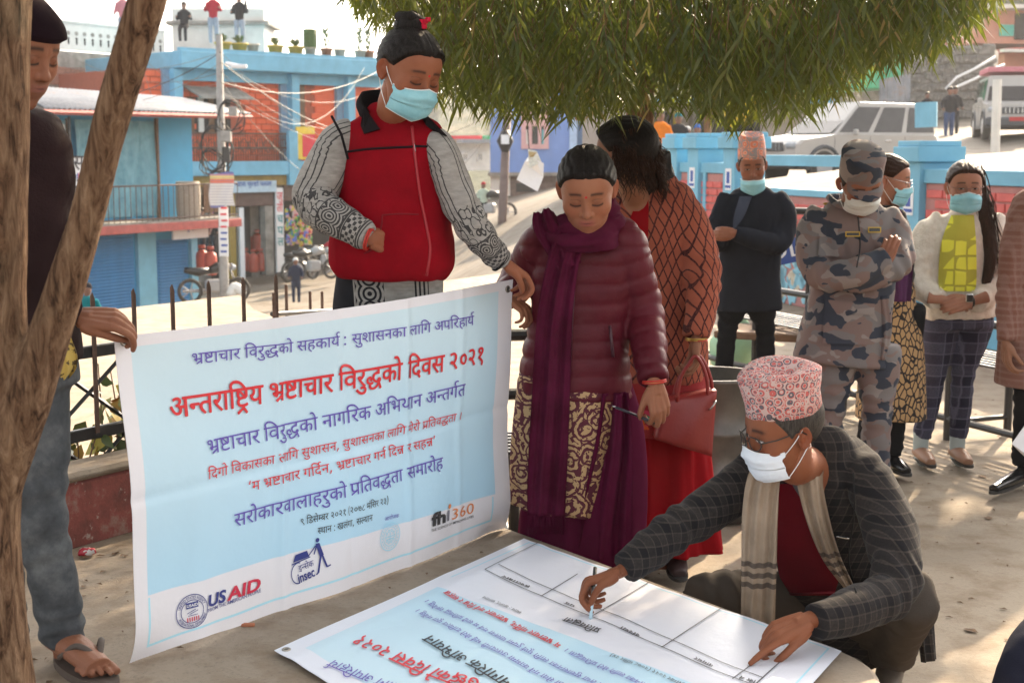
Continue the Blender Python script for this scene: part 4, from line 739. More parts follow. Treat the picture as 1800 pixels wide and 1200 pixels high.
# ground floor: gas shop
F2.box('ground_wall',grey_c,F2.s(318),F2.s(700),zs-.3,zf-.05,-6,-1.6)
at_out(F2,318,306,700,325,-1.58,.1,mat('ochre_band',(.30,.20,.06),.8,.2,4),'fascia')
at_out(F2,404,318,483,338,.11,.16,mat('gas_shop_board',(.42,.55,.66),.5),'shop_board');b = B();F2.letter(b,'ग्यास चुल्हो पसल',410,328,474,.14,.165);tag(b.build('board_lettering',sg_blue,ob,world=True),kind='stuff')
F2.shutter(413,331,482,362,shut_br,-.05,.12)
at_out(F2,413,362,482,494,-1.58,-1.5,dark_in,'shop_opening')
at_out(F2,402,330,413,490,-.2,.05,mat('ochre_pillar',(.30,.21,.045),.8),'shop_pillar');at_out(F2,419,365,427,492,-.1,.08,signw,'painted_jamb');at_out(F2,466,362,480,482,-.3,.02,grey_c,'shop_pillar')
at_out(F2,483,330,496,478,.02,.1,signw,'vertical_sign')
for k,(t,m) in enumerate((('जु',sg_red),('ता',sg_red),('च',sg_teal),('प',sg_teal),('ल',sg_teal))):
    b = B();F2.letter(b,t,484.5,352+k*20,494.5,.26,.105);tag(b.build('sign_letter',m,ob,world=True),kind='stuff')
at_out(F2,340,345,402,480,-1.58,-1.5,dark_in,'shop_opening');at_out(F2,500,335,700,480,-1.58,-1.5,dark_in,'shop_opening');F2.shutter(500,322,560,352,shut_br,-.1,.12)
# red gas cylinders
gas_m = mat('red_gas_cylinder',(.38,.06,.035),.5,.25,5,.2);gp_ = [(.0,.0),(.13,0),(.145,.04),(.15,.1),(.15,.42),(.13,.5),(.06,.56),(.03,.57),(.03,.60),(.085,.60),(.085,.68),(.07,.68),(.07,.6)]
def cylinder_at(px,py,D,label,grp='red gas cylinders at the shop'):
    p = at(px,py,D);r = empty('gas_cylinder',tuple(p),0,label,'gas cylinder',grp);b = B();a = np.linspace(0,6.283,19)[:-1];s_ = 1.15
    b.add([(q[0]*s_*math.cos(t),q[0]*s_*math.sin(t),q[1]*s_) for q in gp_[:8] for t in a],[(i*18+j,i*18+(j+1) % 18,(i+1)*18+(j+1) % 18,(i+1)*18+j) for i in range(7) for j in range(18)]);b.build('tank',gas_m,r,True)
    b = B();b.add([(q[0]*s_*math.cos(t),q[0]*s_*math.sin(t),q[1]*s_) for q in gp_[8:] for t in a],[(i*18+j,i*18+(j+1) % 18,(i+1)*18+(j+1) % 18,(i+1)*18+j) for i in range(4) for j in range(18)]);b.build('collar',gas_m,r,True)
for k,(px,py,D,lb) in enumerate(((432,476,49.2,'red gas cylinder leftmost inside the shop doorway'),(446,478,49,'orange-red gas cylinder in the middle of the doorway'),(460,476,49.2,'red gas cylinder rightmost inside the shop doorway'),(437,442,50.6,'gas cylinder on the back shelf of the shop, left'),(452,442,50.6,'gas cylinder on the back shelf of the shop, right'),
    (356,480,39.5,'red gas cylinder on the ledge left of the pole, dull one'),(371,483,39,'red gas cylinder on the ledge nearest to the pole'))): cylinder_at(px,py,D,lb)
# heap of coloured packets hanging at the shop right
gk = G('hanging_packets_colour');q = gk.n('ShaderNodeObjectInfo');o_ = gk.co();gk.set(gk.ramp(gk.vor(o_,7,out=1),[(0,(.5,.05,.05)),(.2,(.6,.45,.05)),(.4,(.1,.35,.08)),(.55,(.1,.15,.5)),(.7,(.6,.3,.3)),(.85,(.5,.4,.35)),(1,(.3,.05,.2))],'CONSTANT'),.4)
hb = B();rr = rs(5)
for k in range(170):
    p = at(503+rr.rand()*45,365+rr.rand()*65,47.6+rr.rand()*.8);q = rr.uniform(.05,.12);hb.box(p,(q,.03,q*1.5),None)
hb.build('hanging_packets',gk.m,kind='stuff',label='colourful packets hanging in strings at the shop front',cat='shop goods')
# ---- old cement house with perforated parapet, between ------------------------------------------------------------
cb = empty('grey_cement_house',tuple(at(180,300,52)*[1,1,0]+[0,0,zs]),0,'unplastered grey house with whitewashed perforated parapet','building')
F3 = Facade(cb,-60,47.0,322,56.0)
F3.box('wall',grey_c,F3.s(-60),F3.s(316),zs,F3.z(150,92),-5,0);brk = mat('raw_red_brick',(.25,.12,.085),.9,.35,14,.8,30);F3.pbox('brick_face',brk,60,118,190,150,0,.03)
pz0,pz1 = F3.z(190,92),F3.z(190,46);F3.box('parapet',white_w,F3.s(-60),F3.s(300),pz0,pz1,-.2,.0)
hole_me = None
for k in range(16):
    s_ = F3.s(90)+(F3.s(292)-F3.s(90))*k/15
    for (dz,rr_) in ((.62,.08),(.30,.07),(.42,.05)):
        b = B();b.add([F3.f(s_+math.cos(t)*rr_*(1.2 if dz != .3 else .7),pz0+(pz1-pz0)*dz+math.sin(t)*rr_*(1 if dz != .3 else 1.6),.006) for t in np.linspace(0,6.283,9)[:-1]],[tuple(range(8))]);b.build('parapet_opening',grey_c if dz == .62 else dark_in,cb,world=True)
F3.box('coping',white_w,F3.s(-60),F3.s(300),pz1,pz1+.08,-.25,.05)
b = B();p0,p1 = at(240,158,47.5),at(316,178,47.5);b.add([p0,p1,p1+[0,0,-.6],p0+[0,0,-.3],p0+[0,2,0],p1+[0,2,0],p1+[0,2,-.6],p0+[0,2,-.3]],[(0,1,2,3),(4,7,6,5),(0,4,5,1),(1,5,6,2)]);b.build('rubble_ledge',grey_c,cb,world=True)
tr = empty('roof_room',tuple(at(380,70,58)),0,'small pale rooftop room behind the standing people','building');b = B();b.box(at(395,70,58),(3.6,2.5,2.2),None,.02);b.build('wall',white_w,tr,world=True);b = B();b.box(at(395,46,58),(4.0,3,.15),None,.02);b.build('roof',grey_c,tr,world=True)
# flower pots along the roof edge
potc = [mat('yellow_pot',(.5,.35,.05),.7),mat('terracotta_pot',(.35,.13,.07),.8),mat('pale_pot',(.45,.40,.33),.8)]
leafm = mat('pot_plant_leaf',(.07,.13,.035),.6,.4,20)
for k,(px,py,c_,kind) in enumerate(((403,83,0,1),(432,86,0,1),(455,90,2,0),(494,95,0,1),(529,96,0,1),(554,98,2,2),(582,100,1,3),(605,102,2,0),(640,104,2,3),(655,105,1,3))):
    q = F2.f(F2.s(px),0,-.1);p = np.array([q[0],q[1],zr1+.005]);r = empty('flower_pot',tuple(p),0,('yellow','terracotta','pale cement')[c_]+' flower pot on the blue roof edge, '+('first','second','third','fourth','fifth','sixth','seventh','eighth','ninth','tenth')[k]+' from the left','flower pot','flower pots along the roof edge')
    b = B();a = np.linspace(0,6.283,15)[:-1];prof = [(.0,0),(.15,0),(.2,.3),(.23,.3),(.23,.36),(.19,.36),(.0,.3)];sc_ = 1.0+.3*(c_ == 0)
    b.add([(w_*sc_*math.cos(t),w_*sc_*math.sin(t),h) for w_,h in prof for t in a],[(i*14+j,i*14+(j+1) % 14,(i+1)*14+(j+1) % 14,(i+1)*14+j) for i in range(6) for j in range(14)]);b.build('pot',potc[c_],r,True)
    if kind:
        b = B();rr = rs(k)
        for i in range(40 if kind != 2 else 14):
            if kind == 2: z_ = .36+i*.045;b.tube([(0.22*math.cos(t),.22*math.sin(t),z_) for t in np.linspace(0,6.28,9)],.03,4,False);continue
            a_ = rr.rand()*6.28;l = rr.uniform(.1,.35)*(1 if kind == 1 else .8);z_ = .4+rr.rand()*(.15 if kind == 1 else .7);w_ = .03
            b.add([(0,0,z_-.1),(l*.5*math.cos(a_)+w_,l*.5*math.sin(a_),z_+.06),(l*math.cos(a_),l*math.sin(a_),z_+.1),(l*.5*math.cos(a_)-w_,l*.5*math.sin(a_)+w_,z_+.05)],[(0,1,2,3)])
        tag(b.build('foliage',leafm,r),kind='stuff')
# ---- lavender house, centre ------------------------------------------------------------------------------------
lb = empty('lavender_house',tuple(at(950,320,67)*[1,1,0]),0,'lavender blue house wall with pink framed window behind the pole','building')
F4 = Facade(lb,862,66.0,1050,66.0)
F4.pbox('wall',purple_wall,862,150,1012,303,-5,0);F4.pbox('corner_column',mat('pale_blue_column',(.35,.5,.72),.8),1000,150,1013,303,0,.15)
w_ = F4.window(916,180,964,262,pink_f,glass_d,3,.22);F4.pbox('transom',pink_f,918,212,962,222,.05,.12)
F4.pbox('curtain',white_w,922,228,929,255,.03,.045);F4.pbox('curtain',mat('teal_curtain',(.12,.42,.48),.8),952,228,958,255,.03,.045)
F4.pbox('slab_edge',grey_c,858,303,1060,309,-5,.3);F4.pbox('brick_base',mat('dim_brick_base',(.17,.12,.10),.9,.3,8),895,309,1060,345,-5,-.3);F4.pbox('white_base',white_w,862,309,897,345,-5,-.25)
F4.pbox('open_doorway',dark_in,907,322,945,338,-.3,-.25);F4.pbox('water_tank',mat('dark_blue_tank',(.03,.06,.15),.5),1022,318,1042,335,.2,1,.1)
F4.pbox('shop_wall',mat('steel_blue_wall',(.10,.20,.34),.8),1013,190,1060,303,-5,-1.2);F4.pbox('red_white_post',sg_red,1028,232,1038,280,.1,.3);F4.pbox('white_post_top',signw,1028,216,1038,232,.1,.3);F4.pbox('balcony_beam',red_trim,1010,205,1060,212,.0,.3)
pr2,q0,q1 = pole(893,170,883,385,47,.13,.15,mat('rusty_brown_pole',(.16,.11,.10),.7,.2,4),'brown steel pole with a meter box before the lavender house','meter_pole')
b = B();c = at(888,248,46.7);b.tube([c+[0,-.1,-.35],c+[0,-.12,0],c+[0,-.1,.35]],[.12,.28,.12],10);b.build('meter_box',cab,pr2,True,world=True);b = B();b.box(c+[0,-.42,.05],(.26,.03,.3));b.build('meter_label',signw,pr2,world=True)
b = B();b.tube([at(892,200,47),at(880,262,46.8),at(889,205,46.6)],.02,4);b.build('service_cable',cab,pr2,world=True)
# torn paper poster hanging from a string, near
pp = empty('paper_poster',tuple(at(935,300,13)),0,'white paper sheet with a torn coloured top hanging in the air','poster')
def quadsheet(name,m,pts,D,root,dy=.0):
    P = [at(x,y,D+d_) for (x,y),d_ in zip(pts,(0,.02,.05,-.03,.02,.03,0,0))];b = B();k = len(P);b.add(P+[p+[0,.006,0] for p in P],[tuple(range(k))[::-1],tuple(range(k,2*k))]+[(i,(i+1) % k,k+(i+1) % k,k+i) for i in range(k)]);return b.build(name,m,root,world=True)
quadsheet('sheet',signw,[(908,316),(922,285),(931,272),(941,280),(956,287),(955,312),(945,337)],13,pp);quadsheet('coloured_strip',mat('faded_print_strip',(.60,.62,.58),.6,.3,30),[(928,262),(944,266),(952,285),(930,296)],12.96,pp);quadsheet('print_patch',mat('brown_print_patch',(.35,.26,.12),.6),[(929,266),(942,268),(944,276),(931,276)],12.95,pp)
b = B();b.tube([at(930,262,13),at(925,262,13.0)+[0,0,.35]],.004,4);b.build('string',cab,pp,world=True)
# ================================================================ trees
bark = G('furrowed_bark');_o = bark.co();_s = bark.sc(_o,12,12,2.2);_n = bark.noise(_s,5,7,.7,.8);_m = bark.noise(_o,3,4)
c = bark.ramp(_n,[(.36,(.055,.030,.018)),(.45,(.17,.095,.056)),(.57,(.29,.18,.11)),(.70,(.42,.28,.18))])
c = bark.mix(bark.ramp(_m,[(.5,0.0),(.7,.6)]),c,(.12,.13,.085));bark.set(c,.92,bark.bump(bark.mth('ADD',_n,bark.mth('MULTIPLY',bark.noise(_s,22,4),.35)),1.0,.03));bark.b.inputs['Specular IOR Level'].default_value = .15;bark = bark.m
def limb_mesh(P,R_,seed=0,n=28,k=60,rough=.06):
    rr = rs(seed);Q = spline(np.c_[np.array(P),np.array(R_)],k);v,f = tube(Q[:,:3],Q[:,3],n,True)
    v = v.copy();ph = rr.rand(6)*6.28
    for i in range(k):
        for j in range(n):
            a = j/n*6.283;r_ = Q[i,3];d = 1+rough*(math.sin(a*3+ph[0]+i*.06)*.6+math.sin(a*7+ph[1]+i*.15)*.35+math.sin(a*11+ph[2]-i*.23)*.22+math.sin(i*.4+ph[3])*.4+math.sin(i*.9+a*2+ph[4])*.25)
            v[i*n+j] = Q[i,:3]+(v[i*n+j]-Q[i,:3])*d
    return v,f
def weld(parts,voxel,smooth=3,name='w'):
    """overlapping closed shapes -> one continuous skin"""
    b = B()
    for v,f in parts: b.add(v,f)
    me = bpy.data.meshes.new(name);me.from_pydata(np.concatenate(b.v).tolist(),[],b.f);o = bpy.data.objects.new(name,me);COL.objects.link(o)
    m = o.modifiers.new('r','REMESH');m.mode = 'VOXEL';m.voxel_size = voxel
    if smooth: m = o.modifiers.new('s','SMOOTH');m.factor = .5;m.iterations = smooth
    dg = bpy.context.evaluated_depsgraph_get();ev = o.evaluated_get(dg).to_mesh()
    v = np.zeros(len(ev.vertices)*3);ev.vertices.foreach_get('co',v);v = v.reshape(-1,3)
    n = len(ev.polygons);li = np.zeros(len(ev.loops),int);ev.loops.foreach_get('vertex_index',li);ls = np.zeros(n,int);ev.polygons.foreach_get('loop_start',ls);lt = np.zeros(n,int);ev.polygons.foreach_get('loop_total',lt)
    f = [tuple(li[a:a+t]) for a,t in zip(ls.tolist(),lt.tolist())]
    o.evaluated_get(dg).to_mesh_clear();bpy.data.objects.remove(o);bpy.data.meshes.remove(me);return v,f
# forked trunk at the left edge
TD = 2.62
t0 = at(45,1330,TD+.02);
root_t = empty('forked_tree',tuple(gz(40,1200,PZ)*[1,.82,1]),0,'forked rough barked tree trunk at the left edge of the platform','tree')
trunk = limb_mesh([at(10,1500,TD),at(-8,1210,TD),at(-24,1000,TD),at(-20,850,TD),at(0,700,TD),at(2,560,TD),at(-2,380,TD),at(-4,150,TD),at(-4,-120,TD)],[.100,.076,.066,.064,.062,.048,.050,.056,.060],1,rough=.05)
branch = limb_mesh([at(0,860,TD-.01),at(34,740,TD-.02),at(84,600,TD-.03),at(148,400,TD-.05),at(196,210,TD-.08),at(262,-10,TD-.12),at(310,-160,TD-.15)],[.040,.046,.040,.031,.032,.0325,.031],2,rough=.05)
v,f = weld([trunk,branch],.0075,2);b = B();b.add(v,f);b.build('trunk',bark,root_t,True,world=True)

# weeping tree with narrow leaves over the group
leafmat = G('narrow_leaf');_a = leafmat.n('ShaderNodeAttribute',attribute_name='tone').outputs['Fac']
c = leafmat.ramp(_a,[(0,(.010,.020,.009)),(.35,(.022,.040,.016)),(.75,(.042,.066,.024)),(.93,(.10,.10,.03)),(.965,(.30,.19,.09)),(1,(.34,.24,.13))])
leafmat.set(c,.42);leafmat.b.inputs['Specular IOR Level'].default_value = .45
_t = leafmat.n('ShaderNodeBsdfTranslucent');leafmat.put(_t.inputs[0],leafmat.mix(.5,c,(.46,.50,.05)));_x = leafmat.n('ShaderNodeMixShader');_x.inputs[0].default_value = .42
leafmat.t.links.new(leafmat.b.outputs[0],_x.inputs[1]);leafmat.t.links.new(_t.outputs[0],_x.inputs[2]);leafmat.t.links.new(_x.outputs[0],leafmat.out.inputs[0]);leafmat = leafmat.m
def leaves(base,dirv,length,width,rr,droop=.25):
    """many narrow leaves: 6 vertices, two bent quads each; returns verts, faces"""
    n = len(base);d = dirv/np.linalg.norm(dirv,axis=1)[:,None];s = np.cross(d,rr.normal(size=(n,3)));s /= np.linalg.norm(s,axis=1)[:,None]
    L = length[:,None];W_ = width[:,None];mid = base+d*L*.5;tip = mid+(d+np.array([0,0,-droop]))*L*.5
    q = base+d*L*.22
    V = np.stack([base,q+s*W_*.9,q-s*W_*.9,mid+s*W_,mid-s*W_,tip],1).reshape(-1,3);k = np.arange(n)*6
    F = np.concatenate([np.stack([k,k+1,k+2],1),np.stack([k+1,k+3,k+4],1),np.stack([k+1,k+4,k+2],1),np.stack([k+3,k+5,k+4],1)])
    return V,F
def tri_obj(name,V,F,m,parent,tone=None,per=6,**k):
    me = bpy.data.meshes.new(name);me.vertices.add(len(V));me.vertices.foreach_set('co',V.astype('f').ravel());nf = len(F)
    me.loops.add(nf*3);me.polygons.add(nf);me.loops.foreach_set('vertex_index',F.astype('i').ravel());me.polygons.foreach_set('loop_start',np.arange(0,nf*3,3,dtype='i'))
    if tone is not None: a = me.attributes.new('tone','FLOAT','POINT');a.data.foreach_set('value',np.repeat(tone,per).astype('f'))
    me.update();me.materials.append(m);me.polygons.foreach_set('use_smooth',np.ones(nf,bool));return obj(name,me,None,parent,**k)
TX,TY = at(1132,230,6.3)[:2]
wroot2 = empty('weeping_tree',(TX,TY,0),0,'weeping tree with drooping narrow leaves hanging over the group','tree')
v,f = limb_mesh([(TX+.03,TY,-.1),(TX,TY,.9),(TX-.02,TY,1.6),(TX-.01,TY,2.1),(TX+.02,TY+.05,3.2)],[.10,.072,.062,.058,.05],5,16,40,.05);b = B();b.add(v,f);b.build('trunk',bark,wroot2,True,world=True)
lower = [(560,-40),(600,0),(660,45),(720,95),(765,172),(840,196),(930,204),(1000,208),(1060,206),(1110,196),(1160,190),(1230,198),(1300,214),(1370,216),(1420,200),(1480,172),(1540,120),(1600,108),(1650,92),(1700,60),(1760,8),(1790,-40)]
lx = np.array([p[0] for p in lower]);ly = np.array([p[1] for p in lower])
rr = rs(11);NT = 3400;B0 = [];TW = B();TWn = []
px = rr.uniform(560,1790,NT*3);D = rr.uniform(4.15,7.4,NT*3);edge_y = np.interp(px,lx,ly);top = -560
py = edge_y-(np.abs(rr.normal(0,1,NT*3))**1.3)*150-rr.rand(NT*3)*20
# the crown is a rounded dome: the lower hem is lowest between 4.6 and 6.6 m off
Dc = 5.7;keep = (np.abs(D-Dc) < 1.75) & (py > top)
hem = at(1100,205,4.6)[2]
P = np.array([at(a,c_,d_) for a,c_,d_ in zip(px,py,D)])[keep];ex = np.array([at(a,c_,d_)[2] for a,c_,d_ in zip(px,edge_y,D)])[keep]
ok = np.ones(len(P),bool);P = P[ok][:NT]
# fill the dome above the frame as well, so that the crown is whole and casts its own shade
Q = rr.normal(size=(3400,3));Q /= np.linalg.norm(Q,axis=1)[:,None];Q *= rr.uniform(.45,1.0,(3400,1))**.5;Q = Q*[1.95,1.75,1.5]+[TX-.02,TY-.45,3.35];Q = Q[Q[:,2] > 2.35]
keepq = []
for q in Q:
    u,vv = proj(q);keepq.append(vv < np.interp(u,lx,ly,left=-200,right=-200)-10)
P = np.concatenate([P,Q[np.array(keepq)]])
cen = np.array([TX,TY-.2,3.0])
Bs = [];Ds = [];Ls = [];Ws = [];Ts = [];TV = [];TF = [];nt = 0
for p in P:                          # a drooping twig with leaves along it; p is the twig's tip
    out = p-cen;out[2] = 0;out /= np.linalg.norm(out)+1e-6;L = rr.uniform(.16,.34);k = rr.randint(9,16)
    sway = out*rr.uniform(.0,.5)+rr.normal(size=3)*.22;sway[2] = 0
    t = np.linspace(0,1,k);x = p+np.outer((1-t),-sway*L*1.0)+np.outer(1-t,[0,0,L])
    tone = np.clip(rr.normal(.45,.2),0,.9);dead = rr.rand() < .035
    a = rr.rand()*6.28+t*2.4*k;dv = np.c_[np.cos(a),np.sin(a),-rr.uniform(.5,1.5,k)]+(x[-1]-x[0])*1.2
    Bs.append(x);Ds.append(dv);Ls.append(rr.uniform(.055,.115,k));Ws.append(rr.uniform(.0032,.0060,k));Ts.append(np.clip(tone+rr.normal(0,.12,k),0,.93) if not dead else rr.uniform(.955,1,k))
    s_ = np.array([.0018,0,0]);u_ = np.array([0,.0018,0]);TV += [x[0]+s_,x[0]-s_,x[0]+u_,x[-1]];TF += [(nt,nt+1,nt+3),(nt+1,nt+2,nt+3),(nt+2,nt,nt+3)];nt += 4
V,F = leaves(np.concatenate(Bs),np.concatenate(Ds),np.concatenate(Ls),np.concatenate(Ws),rr)
tri_obj('crown',V,F,leafmat,wroot2,np.concatenate(Ts),kind='stuff').matrix_parent_inverse = mw(wroot2).inverted()
tri_obj('twigs',np.array(TV),np.array(TF),mat('twig_bark',(.17,.095,.05),.8,.3,20),wroot2,kind='stuff').matrix_parent_inverse = mw(wroot2).inverted()
for k in range(16):      # limbs reaching into the crown
    a = k*.4+rr.rand()*.3;e_ = np.array([TX+math.cos(a)*rr.uniform(.7,1.4),TY-.3+math.sin(a)*rr.uniform(.7,1.3),rr.uniform(2.6,4.0)]);s0 = np.array([TX,TY,rr.uniform(1.95,2.9)]);m_ = (s0+e_)/2+[0,0,.3]
    Q_ = spline([np.append(s0,.022),np.append(m_,.015),np.append(e_,.006)],14);v,f = tube(Q_[:,:3],Q_[:,3],7);b = B();b.add(v,f);b.build('limb',bark,wroot2,True,world=True)
# unseen tree added right of the frame to break up the low sun
def shade_tree(x,y,h,r_,seed,label,z0=0.0,nl=9000):
    rr = rs(seed);rt = empty('added_shade_tree',(x,y,z0),0,label,'tree','added unseen shade trees')
    v,f = limb_mesh([(0,0,0),(.1,0,h*.4),(0,.1,h*.75)],[.16,.12,.06],seed,12,20);b = B();b.add(v,f);b.build('trunk',bark,rt,True)
    q = rr.normal(size=(nl,3));q /= np.linalg.norm(q,axis=1)[:,None];cl = rr.normal(size=(26,3));cl /= np.linalg.norm(cl,axis=1)[:,None];cl *= rr.uniform(.3,.85,(26,1))
    p = (cl[rr.randint(0,26,nl)]+q*.33*rr.rand(nl,1)**.5)*[r_,r_,r_*.75]+[0,0,h]
    V,F = leaves(p,rr.normal(size=(nl,3))+[0,0,-.4],rr.uniform(.14,.24,nl),rr.uniform(.035,.06,nl),rr);tri_obj('crown',V,F,leafmat,rt,np.clip(rr.normal(.5,.2,nl),0,.93),kind='stuff');return rt
def crown(root,c,rad,nl,seed):
    rr = rs(seed);q = rr.normal(size=(nl,3));q /= np.linalg.norm(q,axis=1)[:,None];cl = rr.normal(size=(30,3));cl /= np.linalg.norm(cl,axis=1)[:,None];cl *= rr.uniform(.2,.85,(30,1))
    p = (cl[rr.randint(0,30,nl)]+q*.36*rr.rand(nl,1)**.5)*rad+c;V,F = leaves(p,rr.normal(size=(nl,3))+[0,0,-.4],rr.uniform(.12,.22,nl),rr.uniform(.03,.05,nl),rr)
    tri_obj('crown',V,F,leafmat,root,np.clip(rr.normal(.5,.2,nl),0,.93),kind='stuff').matrix_parent_inverse = mw(root).inverted()
crown(root_t,np.array([-1.2,1.8,4.6]),np.array([2.4,2.2,1.3]),9000,21)
shade_tree(6.9,14.5,4.1,2.5,8,'unseen leafy shade tree added beyond the right end of the wall',1.0,1100)

# ================================================================ the banner held upright and the sheet spread on the platform

def homog(src,dst):
    A = [];bb = []
    for (x,y),(u,v) in zip(src,dst):
        A += [[x,y,1,0,0,0,-u*x,-u*y],[0,0,0,x,y,1,-v*x,-v*y]];bb += [u,v]
    h = np.linalg.solve(np.array(A,float),np.array(bb,float));return np.append(h,1).reshape(3,3)
def hap(H,p):
    q = H@np.array([p[0],p[1],1.0]);return q[:2]/q[2]
def inkmat(n,c,r=.4): return mat(n,c,r,.04,30,.05,300)
ink_blue = inkmat('pale_blue_print',(.55,.75,.85),.36);ink_line = inkmat('light_blue_line_print',(.42,.74,.88))
ink_purple = inkmat('purple_print',(.13,.085,.42));ink_red = inkmat('red_print',(.68,.035,.045));ink_black = inkmat('black_print',(.035,.035,.04))
ink_navy = inkmat('navy_print',(.03,.04,.22));ink_orange = inkmat('orange_print',(.75,.25,.08));ink_grey = inkmat('grey_print',(.2,.2,.24))
ink_crimson = inkmat('crimson_print',(.6,.03,.07));ink_white = inkmat('white_print',(.8,.8,.82))

class Sheet:
    """a printed vinyl sheet: surf(u, v) gives the cloth surface, v from the top down"""
    def __init__(s,corners,disp):
        s.c = [np.array(c,float) for c in corners]      # TL, TR, BR, BL
        s.n = np.cross(s.c[1]-s.c[0],s.c[3]-s.c[0]);s.n /= np.linalg.norm(s.n);s.disp = disp
        px = [proj(c) for c in s.c];s.H = homog(px,[(0,0),(1,0),(1,1),(0,1)])
        s.W = np.linalg.norm(s.c[1]-s.c[0]);s.Ht = np.linalg.norm(s.c[3]-s.c[0])
    def printed(s,b,name,root,ul,ur,vt,vbl,vbr,fu0,fu1,fv0l,fv0r,fvl,fvr,base=(.80,.79,.835)):
        """the sheet's own print: pale blue field and thin frame line, flat colour by the sheet's UV"""
        me = b.mesh('sheet',[s._mat(name,ul,ur,vt,vbl,vbr,fu0,fu1,fv0l,fv0r,fvl,fvr,base)],True)
        uvl = me.uv_layers.new(name='UVMap');li = np.zeros(len(me.loops),int);me.loops.foreach_get('vertex_index',li)
        n = len(s._uvs);uvl.data.foreach_set('uv',s._uvs[li % n].ravel());return obj('sheet',me,None,root,world=True)
    def _mat(s,name,ul,ur,vt,vbl,vbr,fu0,fu1,fv0l,fv0r,fvl,fvr,base):
        g = G(name);q = g.sep(g.co('UV'));u,v = q[0],q[1]
        def gt(a,c): return g.mth('GREATER_THAN',a,c)
        def AND(*a):
            r = a[0]
            for x in a[1:]: r = g.mth('MULTIPLY',r,x)
            return r
        k = (vbr-vbl)/(ur-ul);vb = g.mth('MULTIPLY_ADD',u,k,vbl-k*ul)
        blue = AND(gt(u,ul),gt(ur,u),gt(v,vt),gt(vb,v))
        k2 = (fvr-fvl)/(fu1-fu0);vf = g.mth('MULTIPLY_ADD',u,k2,fvl-k2*fu0)
        k3 = (fv0r-fv0l)/(fu1-fu0);v0 = g.mth('MULTIPLY_ADD',u,k3,fv0l-k3*fu0)
        inner = AND(gt(u,fu0),gt(fu1,u),gt(v,v0),gt(vf,v));t = .006
        outer = AND(gt(u,fu0-t/s.W),gt(fu1+t/s.W,u),gt(v,v0),gt(g.mth('ADD',vf,t/s.Ht),v))
        line = g.mth('SUBTRACT',outer,inner,clamp=True)
        o = g.co();c = g.mix(g.noise(o,3,3),tuple(x*.96 for x in base),base)
        blu = g.mix(g.ramp(g.mth('ADD',v,g.mth('MULTIPLY',g.noise(o,2,2),.3)),[(.2,0.0),(.95,1.0)]),(.60,.77,.86),(.46,.71,.88))
        c = g.mix(blue,c,blu);c = g.mix(line,c,(.42,.74,.88))
        g.set(c,.36,g.bump(g.noise(o,7,4,.6),.25,.012));return g.m
    def uv(s,p): return hap(s.H,p)
    def surf(s,uv,lift=0.0):
        uv = np.asarray(uv,float);u = uv[:,:1];v = uv[:,1:2];a,b,c,d = s.c
        P = a*(1-u)*(1-v)+b*u*(1-v)+c*u*v+d*(1-u)*v
        return P+s.disp(u,v)-s.n*np.asarray(lift).reshape(-1,1)
    def grid(s,nu,nv,u0=0,u1=1,v0=0,v1=1,top=None,bot=None):
        U,V = np.meshgrid(np.linspace(u0,u1,nu+1),np.linspace(0,1,nv+1),indexing='ij')
        t = top(U) if top else v0+0*U;b = bot(U) if bot else v1+0*U
        V = t+(b-t)*V
        f = [(i*(nv+1)+j,(i+1)*(nv+1)+j,(i+1)*(nv+1)+j+1,i*(nv+1)+j+1) for i in range(nu) for j in range(nv)]
        return np.c_[U.ravel(),V.ravel()],f
    def text(s,bld,txt,p0,p1,h,bold=0.0,lift=.0032,flip=False,shear=0.0):
        """p0, p1: where the baseline runs in the photograph; h: body height in its pixels at p0"""
        a = s.uv(p0);b = s.uv(p1)
        up = np.array([p0[0],p0[1]-h]);d = np.array([p1[0]-p0[0],p1[1]-p0[1]],float)
        s.textuv(bld,txt,a,b,abs(s.uv(up)[1]-a[1]) if not flip else h,bold,lift,shear)
    def textuv(s,bld,txt,a,b,hv,bold=0.0,lift=.0032,shear=0.0):
        dv = any(0x900 < ord(c) < 0x980 for c in txt);v,f,wd = deva(txt,bold) if dv else latin(txt,bold,shear)
        a = np.array(a);b = np.array(b);e = (b-a)/wd;hh = .62 if dv else .70
        k = hv/hh
        L = (b-a)*[s.W,s.Ht];L /= np.linalg.norm(L);upv = np.array([L[1]/s.W,-L[0]/s.Ht])*s.Ht
        UV = a+v[:,:1]*e+v[:,1:2]*k*upv
        bld.add(s.surf(UV,lift+v[:,2]*.00012),f)
    def line(s,bld,a,b,w,lift=.0026,n=24):
        a = np.array(a,float);b = np.array(b,float);L = (b-a)*[s.W,s.Ht];L /= np.linalg.norm(L);nv = np.array([L[1]/s.W,-L[0]/s.Ht])*w/2
        t = np.linspace(0,1,n+1)[:,None];P = a+(b-a)*t
        bld.add(s.surf(np.vstack([P+nv,P-nv]),lift),[(i,i+1,n+2+i,n+1+i) for i in range(n)])
    def disc(s,bld,c,r,r0=0.0,n=40,lift=.0026,a0=0,a1=2*math.pi,sx=1.0):
        a = np.linspace(a0,a1,n+1);c = np.array(c)
        q = np.c_[np.cos(a)*sx/s.W,np.sin(a)/s.Ht]
        P = np.vstack([c+q*r,c+q*r0]);bld.add(s.surf(P,lift),[(i,i+1,n+2+i,n+1+i) for i in range(n)])
    def ringtext(s,bld,txt,c,r,h,a0,a1,lift=.003):
        v,f,wd = latin(txt,.01);a = a0+(a1-a0)*v[:,0]/wd;rr = r+v[:,1]*h/.7
        bld.add(s.surf(np.array(c)+np.c_[np.cos(a)*rr/s.W,np.sin(a)*rr/s.Ht],lift),f)
